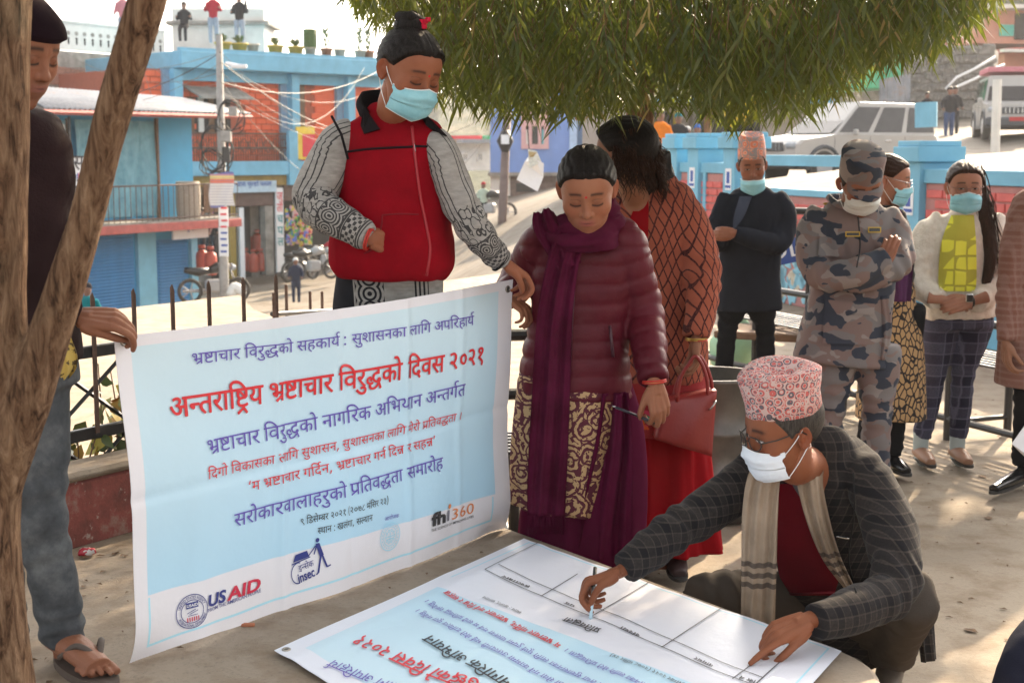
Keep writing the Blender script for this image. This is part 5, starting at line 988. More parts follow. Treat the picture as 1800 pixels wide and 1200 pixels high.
    def poly(s,bld,pts,lift=.003):
        bld.add(s.surf(np.array(pts),lift),[tuple(range(len(pts)))])

# ---- upright banner
TL = at(199,592,3.32);BL = gz(238,1168,PZ+.004);TR = at(905,491,4.46);BR = gz(897,930,PZ+.006)
_bn = np.cross(TR-TL,BL-TL);_bn /= np.linalg.norm(_bn)
def ban_disp(u,v):
    f = .012*np.sin(u*9.5+1.2+1.4*v)*(.25+.75*v)+.010*np.exp(-((u-.13-.05*(1-v))/.035)**2)*v*1.6
    f += .006*np.sin(u*23+3*v+.7)*(v*.9+.1)+.004*np.sin(u*5-v*11)
    f += .007*np.exp(-((u-.335)/.011)**2)-.004*np.exp(-((u-.50)/.011)**2)+.006*np.exp(-((u-.665)/.011)**2)+.004*np.exp(-((u-.83)/.012)**2)-.004*np.exp(-((v-.5)/.018)**2)
    edge = np.clip(v-.86,0,1)/.14
    f += -.035*edge**2*np.exp(-((u-.97)/.06)**2)-.03*edge**2*np.exp(-((u-.0)/.07)**2)
    sag = -.012*np.sin(math.pi*u)*(1-v)
    z = np.array([0,0,1.0]);lift = .012*np.exp(-((u-.13)/.06)**2)*edge
    side = (TR-TL)/np.linalg.norm(TR-TL)
    return -_bn*f+z*(sag+lift)+side*(.012*np.sin(v*math.pi)*(1-2*u))
ban = Sheet([TL,TR,BR,BL],ban_disp)
root_ban = empty('banner',tuple((BL+BR)/2),0,'printed vinyl banner in Devanagari held upright by two people behind it','banner')
b = B();uv,f = ban.grid(210,90);b.add(ban.surf(uv),f);b.add(ban.surf(uv,-.0012),[q[::-1] for q in f]);ban._uvs = uv
_sheet_b = b
_Hpx = lambda p: ban.uv(p)
vb0 = _Hpx((256,1052))[1];vb1 = _Hpx((861,873))[1];vt0 = _Hpx((228,610))[1];
ul = _Hpx((228,610))[0];ur = _Hpx((880,510))[0]
_f0 = _Hpx((258,1138));_f1 = _Hpx((873,913))
ban.printed(_sheet_b,'banner_print',root_ban,ul,ur,vt0,vb0,vb1,ul+.004,ur-.010,vb0+.008,vb1+.008,_f0[1],_f1[1])
bp = B();br = B();bk = B()
ban.text(bp,'भ्रष्टाचार विरुद्धको सहकार्य : सुशासनका लागि अपरिहार्य',(335,640),(833,569),20,.004)
ban.text(br,'अन्तराष्ट्रिय भ्रष्टाचार विरुद्धको दिवस २०२१',(294,740),(854,637),36,.016)
ban.text(bp,'भ्रष्टाचार विरुद्धको नागरिक अभियान अन्तर्गत',(357,803),(819,694),25,.004)
ban.text(br,'दिगो विकासका लागि सुशासन, सुशासनका लागि मेरो प्रतिवद्धता ।',(357,847),(815,737),16,.004)
ban.text(br,'‘म भ्रष्टाचार गर्दिन, भ्रष्टाचार गर्न दिन्न र सहन्न’',(431,868),(766,781),16,.004)
ban.text(bp,'सरोकारवालाहरुको प्रतिवद्धता समारोह',(408,931),(777,823),23,.004)
ban.text(bk,'९ डिसेम्बर २०२१ (२०७८ मंसिर २३)',(527,926),(677,884),11,.004)
ban.text(bk,'स्थान : खलंगा, सल्यान',(555,941),(647,915),11,.006)
ban.text(bp,'आयोजक',(670,916),(696,909),6,.006)
bn = B();bc = B();bo = B();bg_ = B();bl = B();bw = B()
# aid agency lettering and round seal
ban.text(bn,'US',(360,1070),(396,1059),21,.03,shear=.12);ban.text(bc,'AID',(397,1059),(461,1038),21,.03,shear=.12)
ban.text(bn,'FROM THE AMERICAN PEOPLE',(359,1080),(461,1043),6.5,.004)
c0 = ban.uv((333,1078));q = .046
ban.disc(bn,c0,q,q*.955);ban.disc(bn,c0,q*.70,q*.66)
ban.ringtext(bn,'UNITED STATES AGENCY',c0,q*.75,q*.16,R(200),R(340));ban.ringtext(bn,'INTERNATIONAL DEVELOPMENT',c0,q*.91,-q*.16,R(160),R(20))
ban.line(bn,c0+[-.011,-.022],c0+[.011,-.022],.016);ban.textuv(bw,'USAID',c0+[-.010,-.017],c0+[.010,-.017],.010,.02,.003)
ban.line(bn,c0+[-.010,.004],c0+[.006,-.006],.0016);ban.line(bn,c0+[-.006,.008],c0+[.010,-.001],.0016);ban.line(bn,c0+[-.009,.013],c0+[.009,.013],.0016)
for k in range(6): ban.line(bc,c0+[-.010+.004*k,.019],c0+[-.010+.004*k,.034],.0026)
# rights group emblem: figure pushing a cart, lettering below
c1 = ban.uv((538,996));e = .001
def P1(*a): return [c1+np.array(p)*[.052/1.55*1.55/ban.W,.052/ban.Ht] for p in a]
ban.poly(bn,P1((-.85,-.35),(-.7,-.72),(.05,-.80),(.18,-.45)))
ban.line(bn,*P1((-.95,-.25),(.25,-.42)),.003);ban.line(bn,*P1((.1,-.45),(.62,-.95)),.003);ban.disc(bn,P1((.74,-1.22))[0],.0062)
ban.poly(bn,P1((.6,-1.05),(.85,-1.05),(1.12,-.35),(.85,-.3)))
ban.line(bn,*P1((.95,-.4),(.72,.55)),.006);ban.line(bn,*P1((1.0,-.4),(1.30,.35)),.006);ban.line(bn,*P1((.72,.55),(.58,.62)),.004);ban.line(bn,*P1((1.3,.35),(1.55,.30)),.004)
ban.line(bn,*P1((.68,-.95),(.5,-.5)),.004)
ban.disc(bn,P1((-.55,.28))[0],.030,.027,a0=R(80),a1=R(290),sx=.8)
_a,_b = P1((-.5,.22),(.45,.10));ban.textuv(bn,'इन्सेक',_a,_b,.020,.004)
_a,_b = P1((-.55,.82),(.5,.66));ban.textuv(bn,'insec',_a,_b,.034,.02)
# pale blue organiser's seal
c2 = ban.uv((681,943));q = .043
ban.disc(bl,c2,q,q*.94);ban.disc(bl,c2,q*.68,q*.63);
for k in range(22): ban.disc(bl,c2+np.array([math.cos(k*.2856)*q*.8/ban.W,math.sin(k*.2856)*q*.8/ban.Ht]),.0024,0,6)
for k in range(10): ban.disc(bl,c2+np.array([math.cos(k*.63)*.018/ban.W,math.sin(k*.63)*.018/ban.Ht]),.0045,.002,10)
ban.line(bl,c2+[-.008,0],c2+[.008,0],.003);ban.line(bl,c2+[0,-.016],c2+[0,.016],.003);ban.line(bl,c2+[-.007,.010],c2+[.007,.010],.003)
# development organisation lettering
ban.text(bk,'fh',(753,925),(781,917),22,.04);ban.text(bg_,'l',(784,915),(788,914),17,.05);ban.text(bo,'360',(794,914),(837,902),19,-.006)
ban.disc(bo,ban.uv((789,890)),.0075,.0,14);ban.text(bk,'THE SCIENCE OF IMPROVING LIVES',(753,935),(837,910),4.5,.004)
for nm,bb,m in (('purple_lettering',bp,ink_purple),('red_lettering',br,ink_red),('black_lettering',bk,ink_black),('navy_emblem',bn,ink_navy),('crimson_lettering',bc,ink_crimson),
                  ('orange_lettering',bo,ink_orange),('grey_lettering',bg_,ink_grey),('pale_seal',bl,ink_line),('white_lettering',bw,ink_white)):
    tag(bb.build(nm,m,root_ban,world=True),kind='stuff')
eyem = mat('eyelet_metal',(.35,.32,.28),.3);eyem.node_tree.nodes['Principled BSDF'].inputs['Metallic'].default_value = 1
def eyelet(sh,uv,root):
    c = sh.surf([uv])[0]-sh.n*.001;du = (sh.surf([[uv[0]+.01,uv[1]]])[0]-sh.surf([uv])[0]);du /= np.linalg.norm(du);dv = np.cross(sh.n,du)
    a = np.linspace(0,2*math.pi,17);b = B();b.tube([c+(du*math.cos(t)+dv*math.sin(t))*.0085 for t in a],.0032,6,False);b.build('eyelet',eyem,root,True,world=True)
    b = B();b.add([c-sh.n*.0005+(du*math.cos(t)+dv*math.sin(t))*.0065 for t in a[:-1]],[tuple(range(16))]);b.build('eyelet_hole',mat('eyelet_shadow',(.03,.03,.03),.9,bump=0),root,world=True)
eyelet(ban,ban.uv((216,600)),root_ban);eyelet(ban,ban.uv((896,508)),root_ban)

# ---- sheet lying on the platform, read from the far side
Q1 = gz(482,1143,PZ+.012);Q2 = gz(921,946,PZ+.012);Q3 = gz(1479,1143,PZ+.012);Q4 = Q1+Q3-Q2+np.array([.05,-.05,0])
def lay_disp(u,v):
    d = .0022*np.sin(u*14+2*v)*np.sin(v*9+1)+.0012*np.sin(u*31+v*7)+.004*np.exp(-((u-.93)/.03)**2)+.0015*np.exp(-((u-.6)/.03)**2)+.0015*np.exp(-((v-.62)/.04)**2)
    return np.array([0,0,1.0])*(np.maximum(d,-.008))
# corners in reading order: TL = Q4 side ... the foot of the print lies along the far edge
lay = Sheet([Q4,Q1,Q2,Q3],lay_disp);lay.n = np.array([0,0,-1.0])
root_lay = empty('commitment_sheet',tuple(Q1),0,'printed vinyl sheet with a signing table spread upside down on the platform','banner')
b = B();uv,f = lay.grid(180,110);b.add(lay.surf(uv),[q[::-1] for q in f]);b.add(lay.surf(uv,-.0012),f);lay._uvs = uv;_sheet_b = b
W2,H2 = lay.W,lay.Ht
def LU(px,py): return lay.uv((px,py))
lay.printed(_sheet_b,'sheet_print',root_lay,.045,.955,.06,LU(1100,1140)[1],LU(800,1040)[1],.030,.968,.66,.62,.985,.985,(.78,.80,.88))
def T2(bld,t,p0,p1,h,bold=.004):
    """p0 is the reading start (right in the picture); h in metres"""
    a = LU(*p0);c = LU(*p1);m = (a[1]+c[1])/2*0
    lay.textuv(bld,t,a,c,h/H2,bold)
bp = B();br = B();bk = B()
def ext(p0,p1,k):   # continue a line of print past the frame: k = share of the line that p0-p1 covers
    p0 = LU(*p0);p1 = LU(*p1);return p1+(p0-p1)/k,p1
def TE(bld,t,p0,p1,k,h,bold=.004):
    a,c = ext(p0,p1,k);lay.textuv(bld,t,a,c,h/H2,bold)
TE(bp,'भ्रष्टाचार विरुद्धको सहकार्य : सुशासनका लागि अपरिहार्य',(665,1187),(590,1160),.17,.036)
TE(br,'अन्तराष्ट्रिय भ्रष्टाचार विरुद्धको दिवस २०२१',(821,1192),(641,1116),.42,.052,.014)
TE(bk,'भ्रष्टाचार विरुद्धको नागरिक अभियान',(887,1182),(764,1116),.42,.040,.008)
TE(bp,'सार्वजनिक जीवनमा सदाचार कायम गरी जनताको सेवा गर्ने काममा उत्तरदायी भई मेरो दायित्व पूरा गर्नेछु ।',(985,1190),(743,1068),.52,.020)
TE(bp,'पारदर्शिता, जवाफदेहिता तथा सुशासनका लागि पूर्ण रुपमा पालना गर्न म सधैं प्रतिवद्ध रहनेछु ।',(997,1167),(759,1053),.60,.020)
T2(br,'म भ्रष्टाचार गर्दिन, भ्रष्टाचार गर्न दिन्न र सहन्न',(996,1131),(794,1038),.024,.012)
TE(bp,'दिगो विकासका लागि सुशासन, सुशासनका लागि मेरो प्रतिवद्धता ।',(1135,1196),(1004,1137),.42,.020)
T2(bk,'स्थान : खलंगा, सल्यान',(925,1075),(858,1046),.014);T2(bk,'९ डिसेम्बर २०२१ (२०७८ मंसिर २४)',(1225,1204),(1082,1146),.015);T2(bk,'प्रतिवद्धता',(1064,1106),(1002,1084),.030,.012)
for t,p0,p1,h in (('हस्ताक्षर',(938,1029),(890,1012),.014),('पद',(1018,1063),(1000,1056),.014),('संस्था',(1132,1115),(1098,1101),.015),('नामथर',(1260,1165),(1228,1152),.015),('सि नं',(1334,1196),(1306,1186),.014)):
    T2(bk,t,p0,p1,h,.008)
for (a,c) in (((857,1003),(1330,1203)),((880,994),(1345,1190)),((857,1003),(952,952)),((956,1046),(1018,1008)),((1042,1084),(1143,1023)),((1168,1136),(1267,1070)),((1292,1190),(1345,1150)),((1330,1203),(1418,1122))):
    lay.line(bk,LU(*a),LU(*c),.0035)
for nm,bb,m in (('purple_lettering',bp,ink_purple),('red_lettering',br,ink_red),('black_table_and_lettering',bk,ink_black)) : tag(bb.build(nm,m,root_lay,world=True),kind='stuff')
eyelet(lay,LU(504,1142),root_lay)
# ================================================================ building people
def nrm_(v): v = np.asarray(v,float);return v/(np.linalg.norm(v)+1e-12)
def smin(a,b,k): h = np.clip(.5+.5*(b-a)/k,0,1);return b*(1-h)+a*h-k*h*(1-h)
def smax(a,b,k): return -smin(-a,-b,k)
def ell(p,c,r): q = p-np.array(c);k0 = np.linalg.norm(q/r,axis=1);k1 = np.linalg.norm(q/np.square(r),axis=1)+1e-9;return k0*(k0-1)/k1
def caps_(p,a,b,ra,rb):
    a = np.array(a,float);b = np.array(b,float);t = np.clip(((p-a)@(b-a))/np.dot(b-a,b-a),0,1);return np.linalg.norm(p-a-t[:,None]*(b-a),axis=1)-(ra+(rb-ra)*t)
def ss(x): x = np.clip(x,0,1);return x*x*(3-2*x)
def head_sdf(p,fem=0.0,full=0.0):
    d = ell(p,(0,-.012,.030),(.076,.095,.086));d = smin(d,ell(p,(0,.030,-.020),(.0635+.004*full,.064,.084)),.03)
    d = smin(d,ell(p,(0,.036,-.076),(.047-.006*fem+.006*full,.043,.032)),.03);d = smin(d,ell(p,(0,.070,-.100+.004*fem),(.019-.003*fem,.016,.014)),.018)
    d = smin(d,ell(p,(0,.046,.046),(.058,.042,.044)),.02)
    ax = np.abs(p[:,0]);q = np.c_[ax,p[:,1:]]
    d = smin(d,ell(q,(.041,.060,-.020),(.022+.003*full,.021,.026)),.022)
    d = smin(d,caps_(q,(.008,.083,.024),(.038,.073,.028),.008,.007),.012)
    d = smax(d,-(np.linalg.norm(q-[.031,.108,.009],axis=1)-.020),.014)
    d = smin(d,np.linalg.norm(q-[.031,.0745,.008],axis=1)-.0140,.005)
    d = smin(d,ell(p,(0,.077,-.056),(.032,.019,.023)),.014)
    d = smin(d,caps_(p,(0,.082,.020),(0,.103,-.022),.0062,.0088),.010);d = smin(d,np.linalg.norm(p-[0,.1055,-.026],axis=1)-.0105,.006);d = smin(d,np.linalg.norm(q-[.0125,.094,-.029],axis=1)-.0082,.005)
    d = smin(d,ell(p,(0,.0925,-.0505),(.020,.0075,.0050)),.003);d = smin(d,ell(p,(0,.0905,-.0600),(.0175,.0085,.0058)),.0035)
    return d
_hc = {}
def head_grid(fem,full,n=150,m=110):
    k = (fem,full)
    if k in _hc: return _hc[k]
    a = np.linspace(-math.pi,math.pi,n,endpoint=False);a = a-.50*np.sin(a)       # more columns over the face
    t = np.linspace(.02,math.pi-.02,m)
    A,T = np.meshgrid(a,t,indexing='ij');D = np.stack([np.sin(T)*np.sin(A),np.sin(T)*np.cos(A),np.cos(T)],-1).reshape(-1,3)
    lo = np.full(len(D),.03);hi = np.full(len(D),.17)
    o = np.array([0,.008,-.012])
    for _ in range(22):
        mid = (lo+hi)/2;s = head_sdf(o+D*mid[:,None],fem,full) < 0;lo = np.where(s,mid,lo);hi = np.where(s,hi,mid)
    F = [(i*m+j,i*m+j+1,((i+1) % n)*m+j+1,((i+1) % n)*m+j) for i in range(n) for j in range(m-1)]
    F += [tuple(i*m for i in range(n)),tuple(i*m+m-1 for i in range(n))[::-1]]
    _hc[k] = (o,D,lo,F);return _hc[k]
def head_paint(P,base,fem,eyes,bindi=False,stub=0.0,skin2=None):
    """skin colour: brows, lips, lashes, flush, stubble; plus painted shade in sockets, creases, nostrils"""
    x = np.abs(P[:,0]);y = P[:,1];z = P[:,2];c = np.tile(np.array(base,float),(len(P),1));fr = ss((y-.045)/.02)
    def put(m,col): nonlocal c;m = np.clip(m,0,1)[:,None];c = c*(1-m)+np.array(col)*m
    put(.30*np.exp(-(((x-.042)/.020)**2+((z+.022)/.020)**2))*fr,np.array(base)*[1.25,.82,.78])
    put(.55*np.exp(-(((x-.031)/.019)**2+((z-.004)/.016)**2))*fr,np.array(base)*[.62,.55,.52])  # painted shade in the eye sockets
    if stub: put(stub*ss((-.035-z)/.02)*ss((y-.0)/.03)*(1-np.exp(-((x/.02)**2+((z+.056)/.011)**2))),np.array(base)*.55)
    if stub: put(stub*1.3*np.exp(-((x/.024)**4+((z+.041)/.005)**2))*fr,np.array(base)*.3)
    lp = np.exp(-((x/(.0235))**4+((z+.0555+.0008*np.cos(P[:,0]*200))/.0095)**4))*fr;put(lp*.85,(.30,.085,.075) if fem else (.22,.085,.07));put(np.exp(-((x/.022)**6+((z+.0552+.15*x**2*8)/.0012)**2))*fr*.9,(.06,.02,.02))  # lip colour, then a dark line painting the shade between the lips
    bz = .0335-.10*(x-.028)+.0-6*(x-.030)**2;put(ss((x-.010)/.006)*ss((.054-x)/.012)*np.exp(-((z-bz)/(.0040 if fem else .0050))**2)*fr*.88,(.018,.012,.010))
    u = (x-.031)/.0155;ins = np.abs(u) < 1
    if eyes == 'down':
        lz = .0005-.0045*(1-u**2);put(ins*np.exp(-((z-lz)/.0028)**2)*fr*.98,(.012,.008,.008));put(ins*np.exp(-((z-(.0125+.004*(1-u**2)))/.0012)**2)*fr*.55,np.array(base)*.35)  # lash line, then painted shade in the lid crease
    else:
        op = .0052 if eyes == 'open' else .0030;up = .006+op*(1-u**2);dn = .006-op*(1-u**2)
        inside = ins*ss((up-z)/.0012+.5)*ss((z-dn)/.0012+.5)*fr;put(inside,(.62,.58,.55));put(inside*ss((.0062-np.hypot(x-.031,z-.006))/.0012+.5),(.018,.010,.007))
        put(ins*np.exp(-((z-up)/.0016)**2)*fr*.95,(.012,.008,.008));put(ins*np.exp(-((z-dn)/.0009)**2)*fr*.5,(.08,.04,.03));put(ins*np.exp(-((z-up-.0055)/.0013)**2)*fr*.45,np.array(base)*.4)  # lash line, lower lid edge, painted shade in the lid crease
    put(np.exp(-(((x-.0075)/.0034)**2+((z+.0345)/.0024)**2))*ss((y-.085)/.008)*.8,np.array(base)*.22)  # painted shade inside the nostrils
    if bindi: put(ss((.0036-np.hypot(P[:,0],z-.027))/.001+.5)*fr,(.55,.01,.02))
    return c
def Rhead(phi,pitch=0,roll=0):
    return np.array(Matrix.Rotation(math.pi+R(phi),3,'Z') @ Matrix.Rotation(-R(pitch),3,'X') @ Matrix.Rotation(R(roll),3,'Y'))
def ear_mesh(side):
    n,m = 26,9;v = [];f = []
    for j in range(m):
        rho = j/(m-1)
        for i in range(n):
            t = i/n*6.283;h = .004+.0055*math.exp(-((rho-.86)/.10)**2)*(1-.5*max(0,-math.sin(t)))-.003*math.exp(-((rho-.45)/.2)**2)+.0025*math.exp(-((rho-.62)/.09)**2)*(math.cos(t) < .2)
            if rho > .97: h = 0
            yy = rho*math.cos(t)*(.0175-.004*max(0,-math.sin(t)));zz = rho*math.sin(t)*.031;v.append((h+.010*max(0,-yy/.0175)+.002,yy-.10*zz,zz))
    for j in range(m-1):
        for i in range(n): f.append((j*n+i,j*n+(i+1) % n,(j+1)*n+(i+1) % n,(j+1)*n+i))
    k = len(v);v += [(-.004,(math.cos(i/n*6.283))*.014,math.sin(i/n*6.283)*.026) for i in range(n)];f += [((m-1)*n+i,(m-1)*n+(i+1) % n,k+(i+1) % n,k+i) for i in range(n)]+[tuple(range(n))]
    v = np.array(v);v[:,0] = (v[:,0]+.0715)*side;v[:,1] -= .012;v[:,2] += -.004
    return v,([q[::-1] for q in f] if side < 0 else f)
def vnoise(p,sc,seed=0):
    """smooth value noise in numpy"""
    p = np.asarray(p)*sc+seed*17.3;i = np.floor(p).astype(int);f = p-i;f = f*f*(3-2*f);r = 0
    for dx in (0,1):
        for dy in (0,1):
            for dz in (0,1):
                q = (i[:,0]+dx)*73856093 ^ (i[:,1]+dy)*19349663 ^ (i[:,2]+dz)*83492791;h = ((q*2654435761) % 4294967296)/4294967296.
                r = r+h*(f[:,0] if dx else 1-f[:,0])*(f[:,1] if dy else 1-f[:,1])*(f[:,2] if dz else 1-f[:,2])
    return r*2-1
def vnormals(v,f):
    a = np.array([q[:3] for q in f]);n = np.cross(v[a[:,1]]-v[a[:,0]],v[a[:,2]]-v[a[:,0]]);N = np.zeros_like(v)
    for k in range(3): np.add.at(N,a[:,k],n)
    N /= np.linalg.norm(N,axis=1)[:,None]+1e-12
    return N
def along(v,P):
    """closest point on polyline P: (distance along, radial distance, segment parameter 0..1 overall)"""
    P = np.asarray(P,float);best = np.full(len(v),1e9);s = np.zeros(len(v));acc = 0
    for a,b in zip(P[:-1],P[1:]):
        L = np.linalg.norm(b-a);t = np.clip(((v-a)@(b-a))/(L*L+1e-12),0,1);d = np.linalg.norm(v-a-t[:,None]*(b-a),axis=1);m = d < best;best = np.where(m,d,best);s = np.where(m,acc+t*L,s);acc += L
    return s,best,acc
def limb(P,r,n=20,k=26,flat=1.0,up=None):
    Q = spline(np.c_[np.array(P,float),np.array(r,float)],k);return tube(Q[:,:3],Q[:,3]*flat,n,True,ry=Q[:,3],up=up)
def rings(C,ax,rx,ry,n=36,k=30):
    """torso-like loft: centres C, side axes ax (per ring), half width rx, half depth ry; superellipse section"""
    M_ = spline(np.c_[np.array(C,float),np.array(ax,float),np.array(rx,float),np.array(ry,float)],k)
    a = np.linspace(0,2*math.pi,n,endpoint=False);v = []
    T = np.gradient(M_[:,:3],axis=0)
    for i in range(k):
        t = nrm_(T[i]);x = nrm_(M_[i,3:6]-t*np.dot(M_[i,3:6],t));y = np.cross(t,x)
        ca,sa = np.cos(a),np.sin(a);ca = np.sign(ca)*np.abs(ca)**.82;sa = np.sign(sa)*np.abs(sa)**.82
        v.append(M_[i,:3]+x*(ca*M_[i,6])[:,None]+y*(sa*M_[i,7])[:,None])
    v = np.concatenate(v);f = [(i*n+j,i*n+(j+1) % n,(i+1)*n+(j+1) % n,(i+1)*n+j) for i in range(k-1) for j in range(n)]+[tuple(range(n))[::-1],tuple(range((k-1)*n,k*n))]
    return v,f
PL = dict(index=(.041,.026,.021),mid=(.045,.029,.022),ring=(.042,.027,.022),pinky=(.033,.020,.019))
def hand(W,d,n,thumb,curls,th=(35,15,20),sc=1.0,spread=6,back=None,voxel=.0026,rsc=1.0):
    """W wrist, d towards the knuckles, n out of the palm, thumb = +1/-1 side along cross(d, n); curls = per finger (mcp, pip, dip)"""
    d = nrm_(d);n = nrm_(np.array(n)-d*np.dot(n,d));t = np.cross(d,n)*thumb;W = np.array(W,float);parts = []
    lat = (.027,.009,-.009,-.026);ln = (.088,.091,.087,.078);rad = (.0090,.0093,.0088,.0078)
    tips = []
    for i,nm in enumerate(('index','mid','ring','pinky')):
        K = W+(d*ln[i]+t*lat[i]-n*.004*(1-abs(lat[i])/.03))*sc;r_ = rad[i]*sc*rsc
        parts.append(limb([W+(t*lat[i]*.55+d*.004)*sc,W+(d*ln[i]*.5+t*lat[i]*.85)*sc,K],[.0155*sc*rsc,.0135*sc*rsc,.0108*sc*rsc],10,8))
        a = 0;p = K;pts = [K-d*.02*sc,K];dd = nrm_(d+t*math.tan(R((1.5-i)*spread)))
        for q,L in zip(curls[i],PL[nm]): a += R(q);p = p+(dd*math.cos(a)+n*math.sin(a))*L*sc;pts.append(p)
        tips.append(p);parts.append(limb(pts,[r_*1.1,r_*1.08,r_*.98,r_*.88,r_*.66],10,16))
        parts.append(limb([pts[-1]*.6+pts[-2]*.4,pts[-1]+(pts[-1]-pts[-2])*.12],[r_*.8,r_*.62],8,4))
    ab,f1,f2 = [R(q) for q in th];B_ = W+(d*.024+t*.023+n*.008)*sc;u = nrm_(d*math.cos(ab)+t*math.sin(ab)+n*.25);p1 = B_+u*.040*sc;inw = nrm_(n*.6-t*.8)
    u2 = nrm_(u*math.cos(f1)+inw*math.sin(f1));p2 = p1+u2*.032*sc;u3 = nrm_(u2*math.cos(f2)+inw*math.sin(f2));p3 = p2+u3*.024*sc
    parts.append(limb([B_-u*.01*sc,B_+u*.012*sc,p1,p2,p3],[.016*sc*rsc,.0165*sc*rsc,.0108*sc*rsc,.0098*sc*rsc,.0072*sc*rsc],10,18));parts.append(limb([p3-u3*.004,p3+u3*.004],[.0078*sc*rsc,.006*sc*rsc],8,4))
    bk = W-d*.09 if back is None else np.array(back,float)
    parts.append(limb([W+d*.03*sc,W,W+(bk-W)*.5,bk],[.021*sc*rsc,.0225*sc*rsc,.026*sc*rsc,.031*sc*rsc],16,10,.80,up=n))
    v,f = weld(parts,voxel,2);return v,f,tips,p3
# ---- skin
def skinmat(name):
    g = G(name);a = g.attr('skin','Color');o = g.co();n = g.noise(o,14,4,.6);c = g.mix(g.ramp(n,[(.35,0.0),(.68,.5)]),a,g.mix(1.0,a,(.80,.66,.62),'MULTIPLY'))
    g.set(c,.48,g.bump(g.mth('ADD',g.noise(o,420,3,.6),g.mth('MULTIPLY',g.noise(o,70,3),.7)),.45,.0022),Subsurface_Weight=.12);g.b.inputs['Subsurface Radius'].default_value = (.012,.005,.003);g.b.inputs['Specular IOR Level'].default_value = .22;return g.m
SKIN = skinmat('skin')
def color_attr(me,cols):
    a = me.color_attributes.new('skin','FLOAT_COLOR','POINT');a.data.foreach_set('color',np.c_[cols,np.ones(len(cols))].astype('f').ravel())
def hairmat(name,col,streak=1.0):
    g = G(name);o = g.co();s_ = g.noise(g.sc(o,14,14,2),18,5,.7,.6);c = g.ramp(s_,[(.35,tuple(x*.4 for x in col)),(.7,tuple(x*1.6+.003 for x in col))])
    g.set(c,.45,g.bump(g.noise(g.sc(o,30,30,4),18,4,.7,.5),.6*streak,.003));g.b.inputs['Specular IOR Level'].default_value = .18;return g.m
HAIR = hairmat('black_hair',(.012,.009,.008));HAIRB = hairmat('brown_black_hair',(.032,.014,.008));HAIRG = hairmat('greying_hair',(.05,.043,.038))
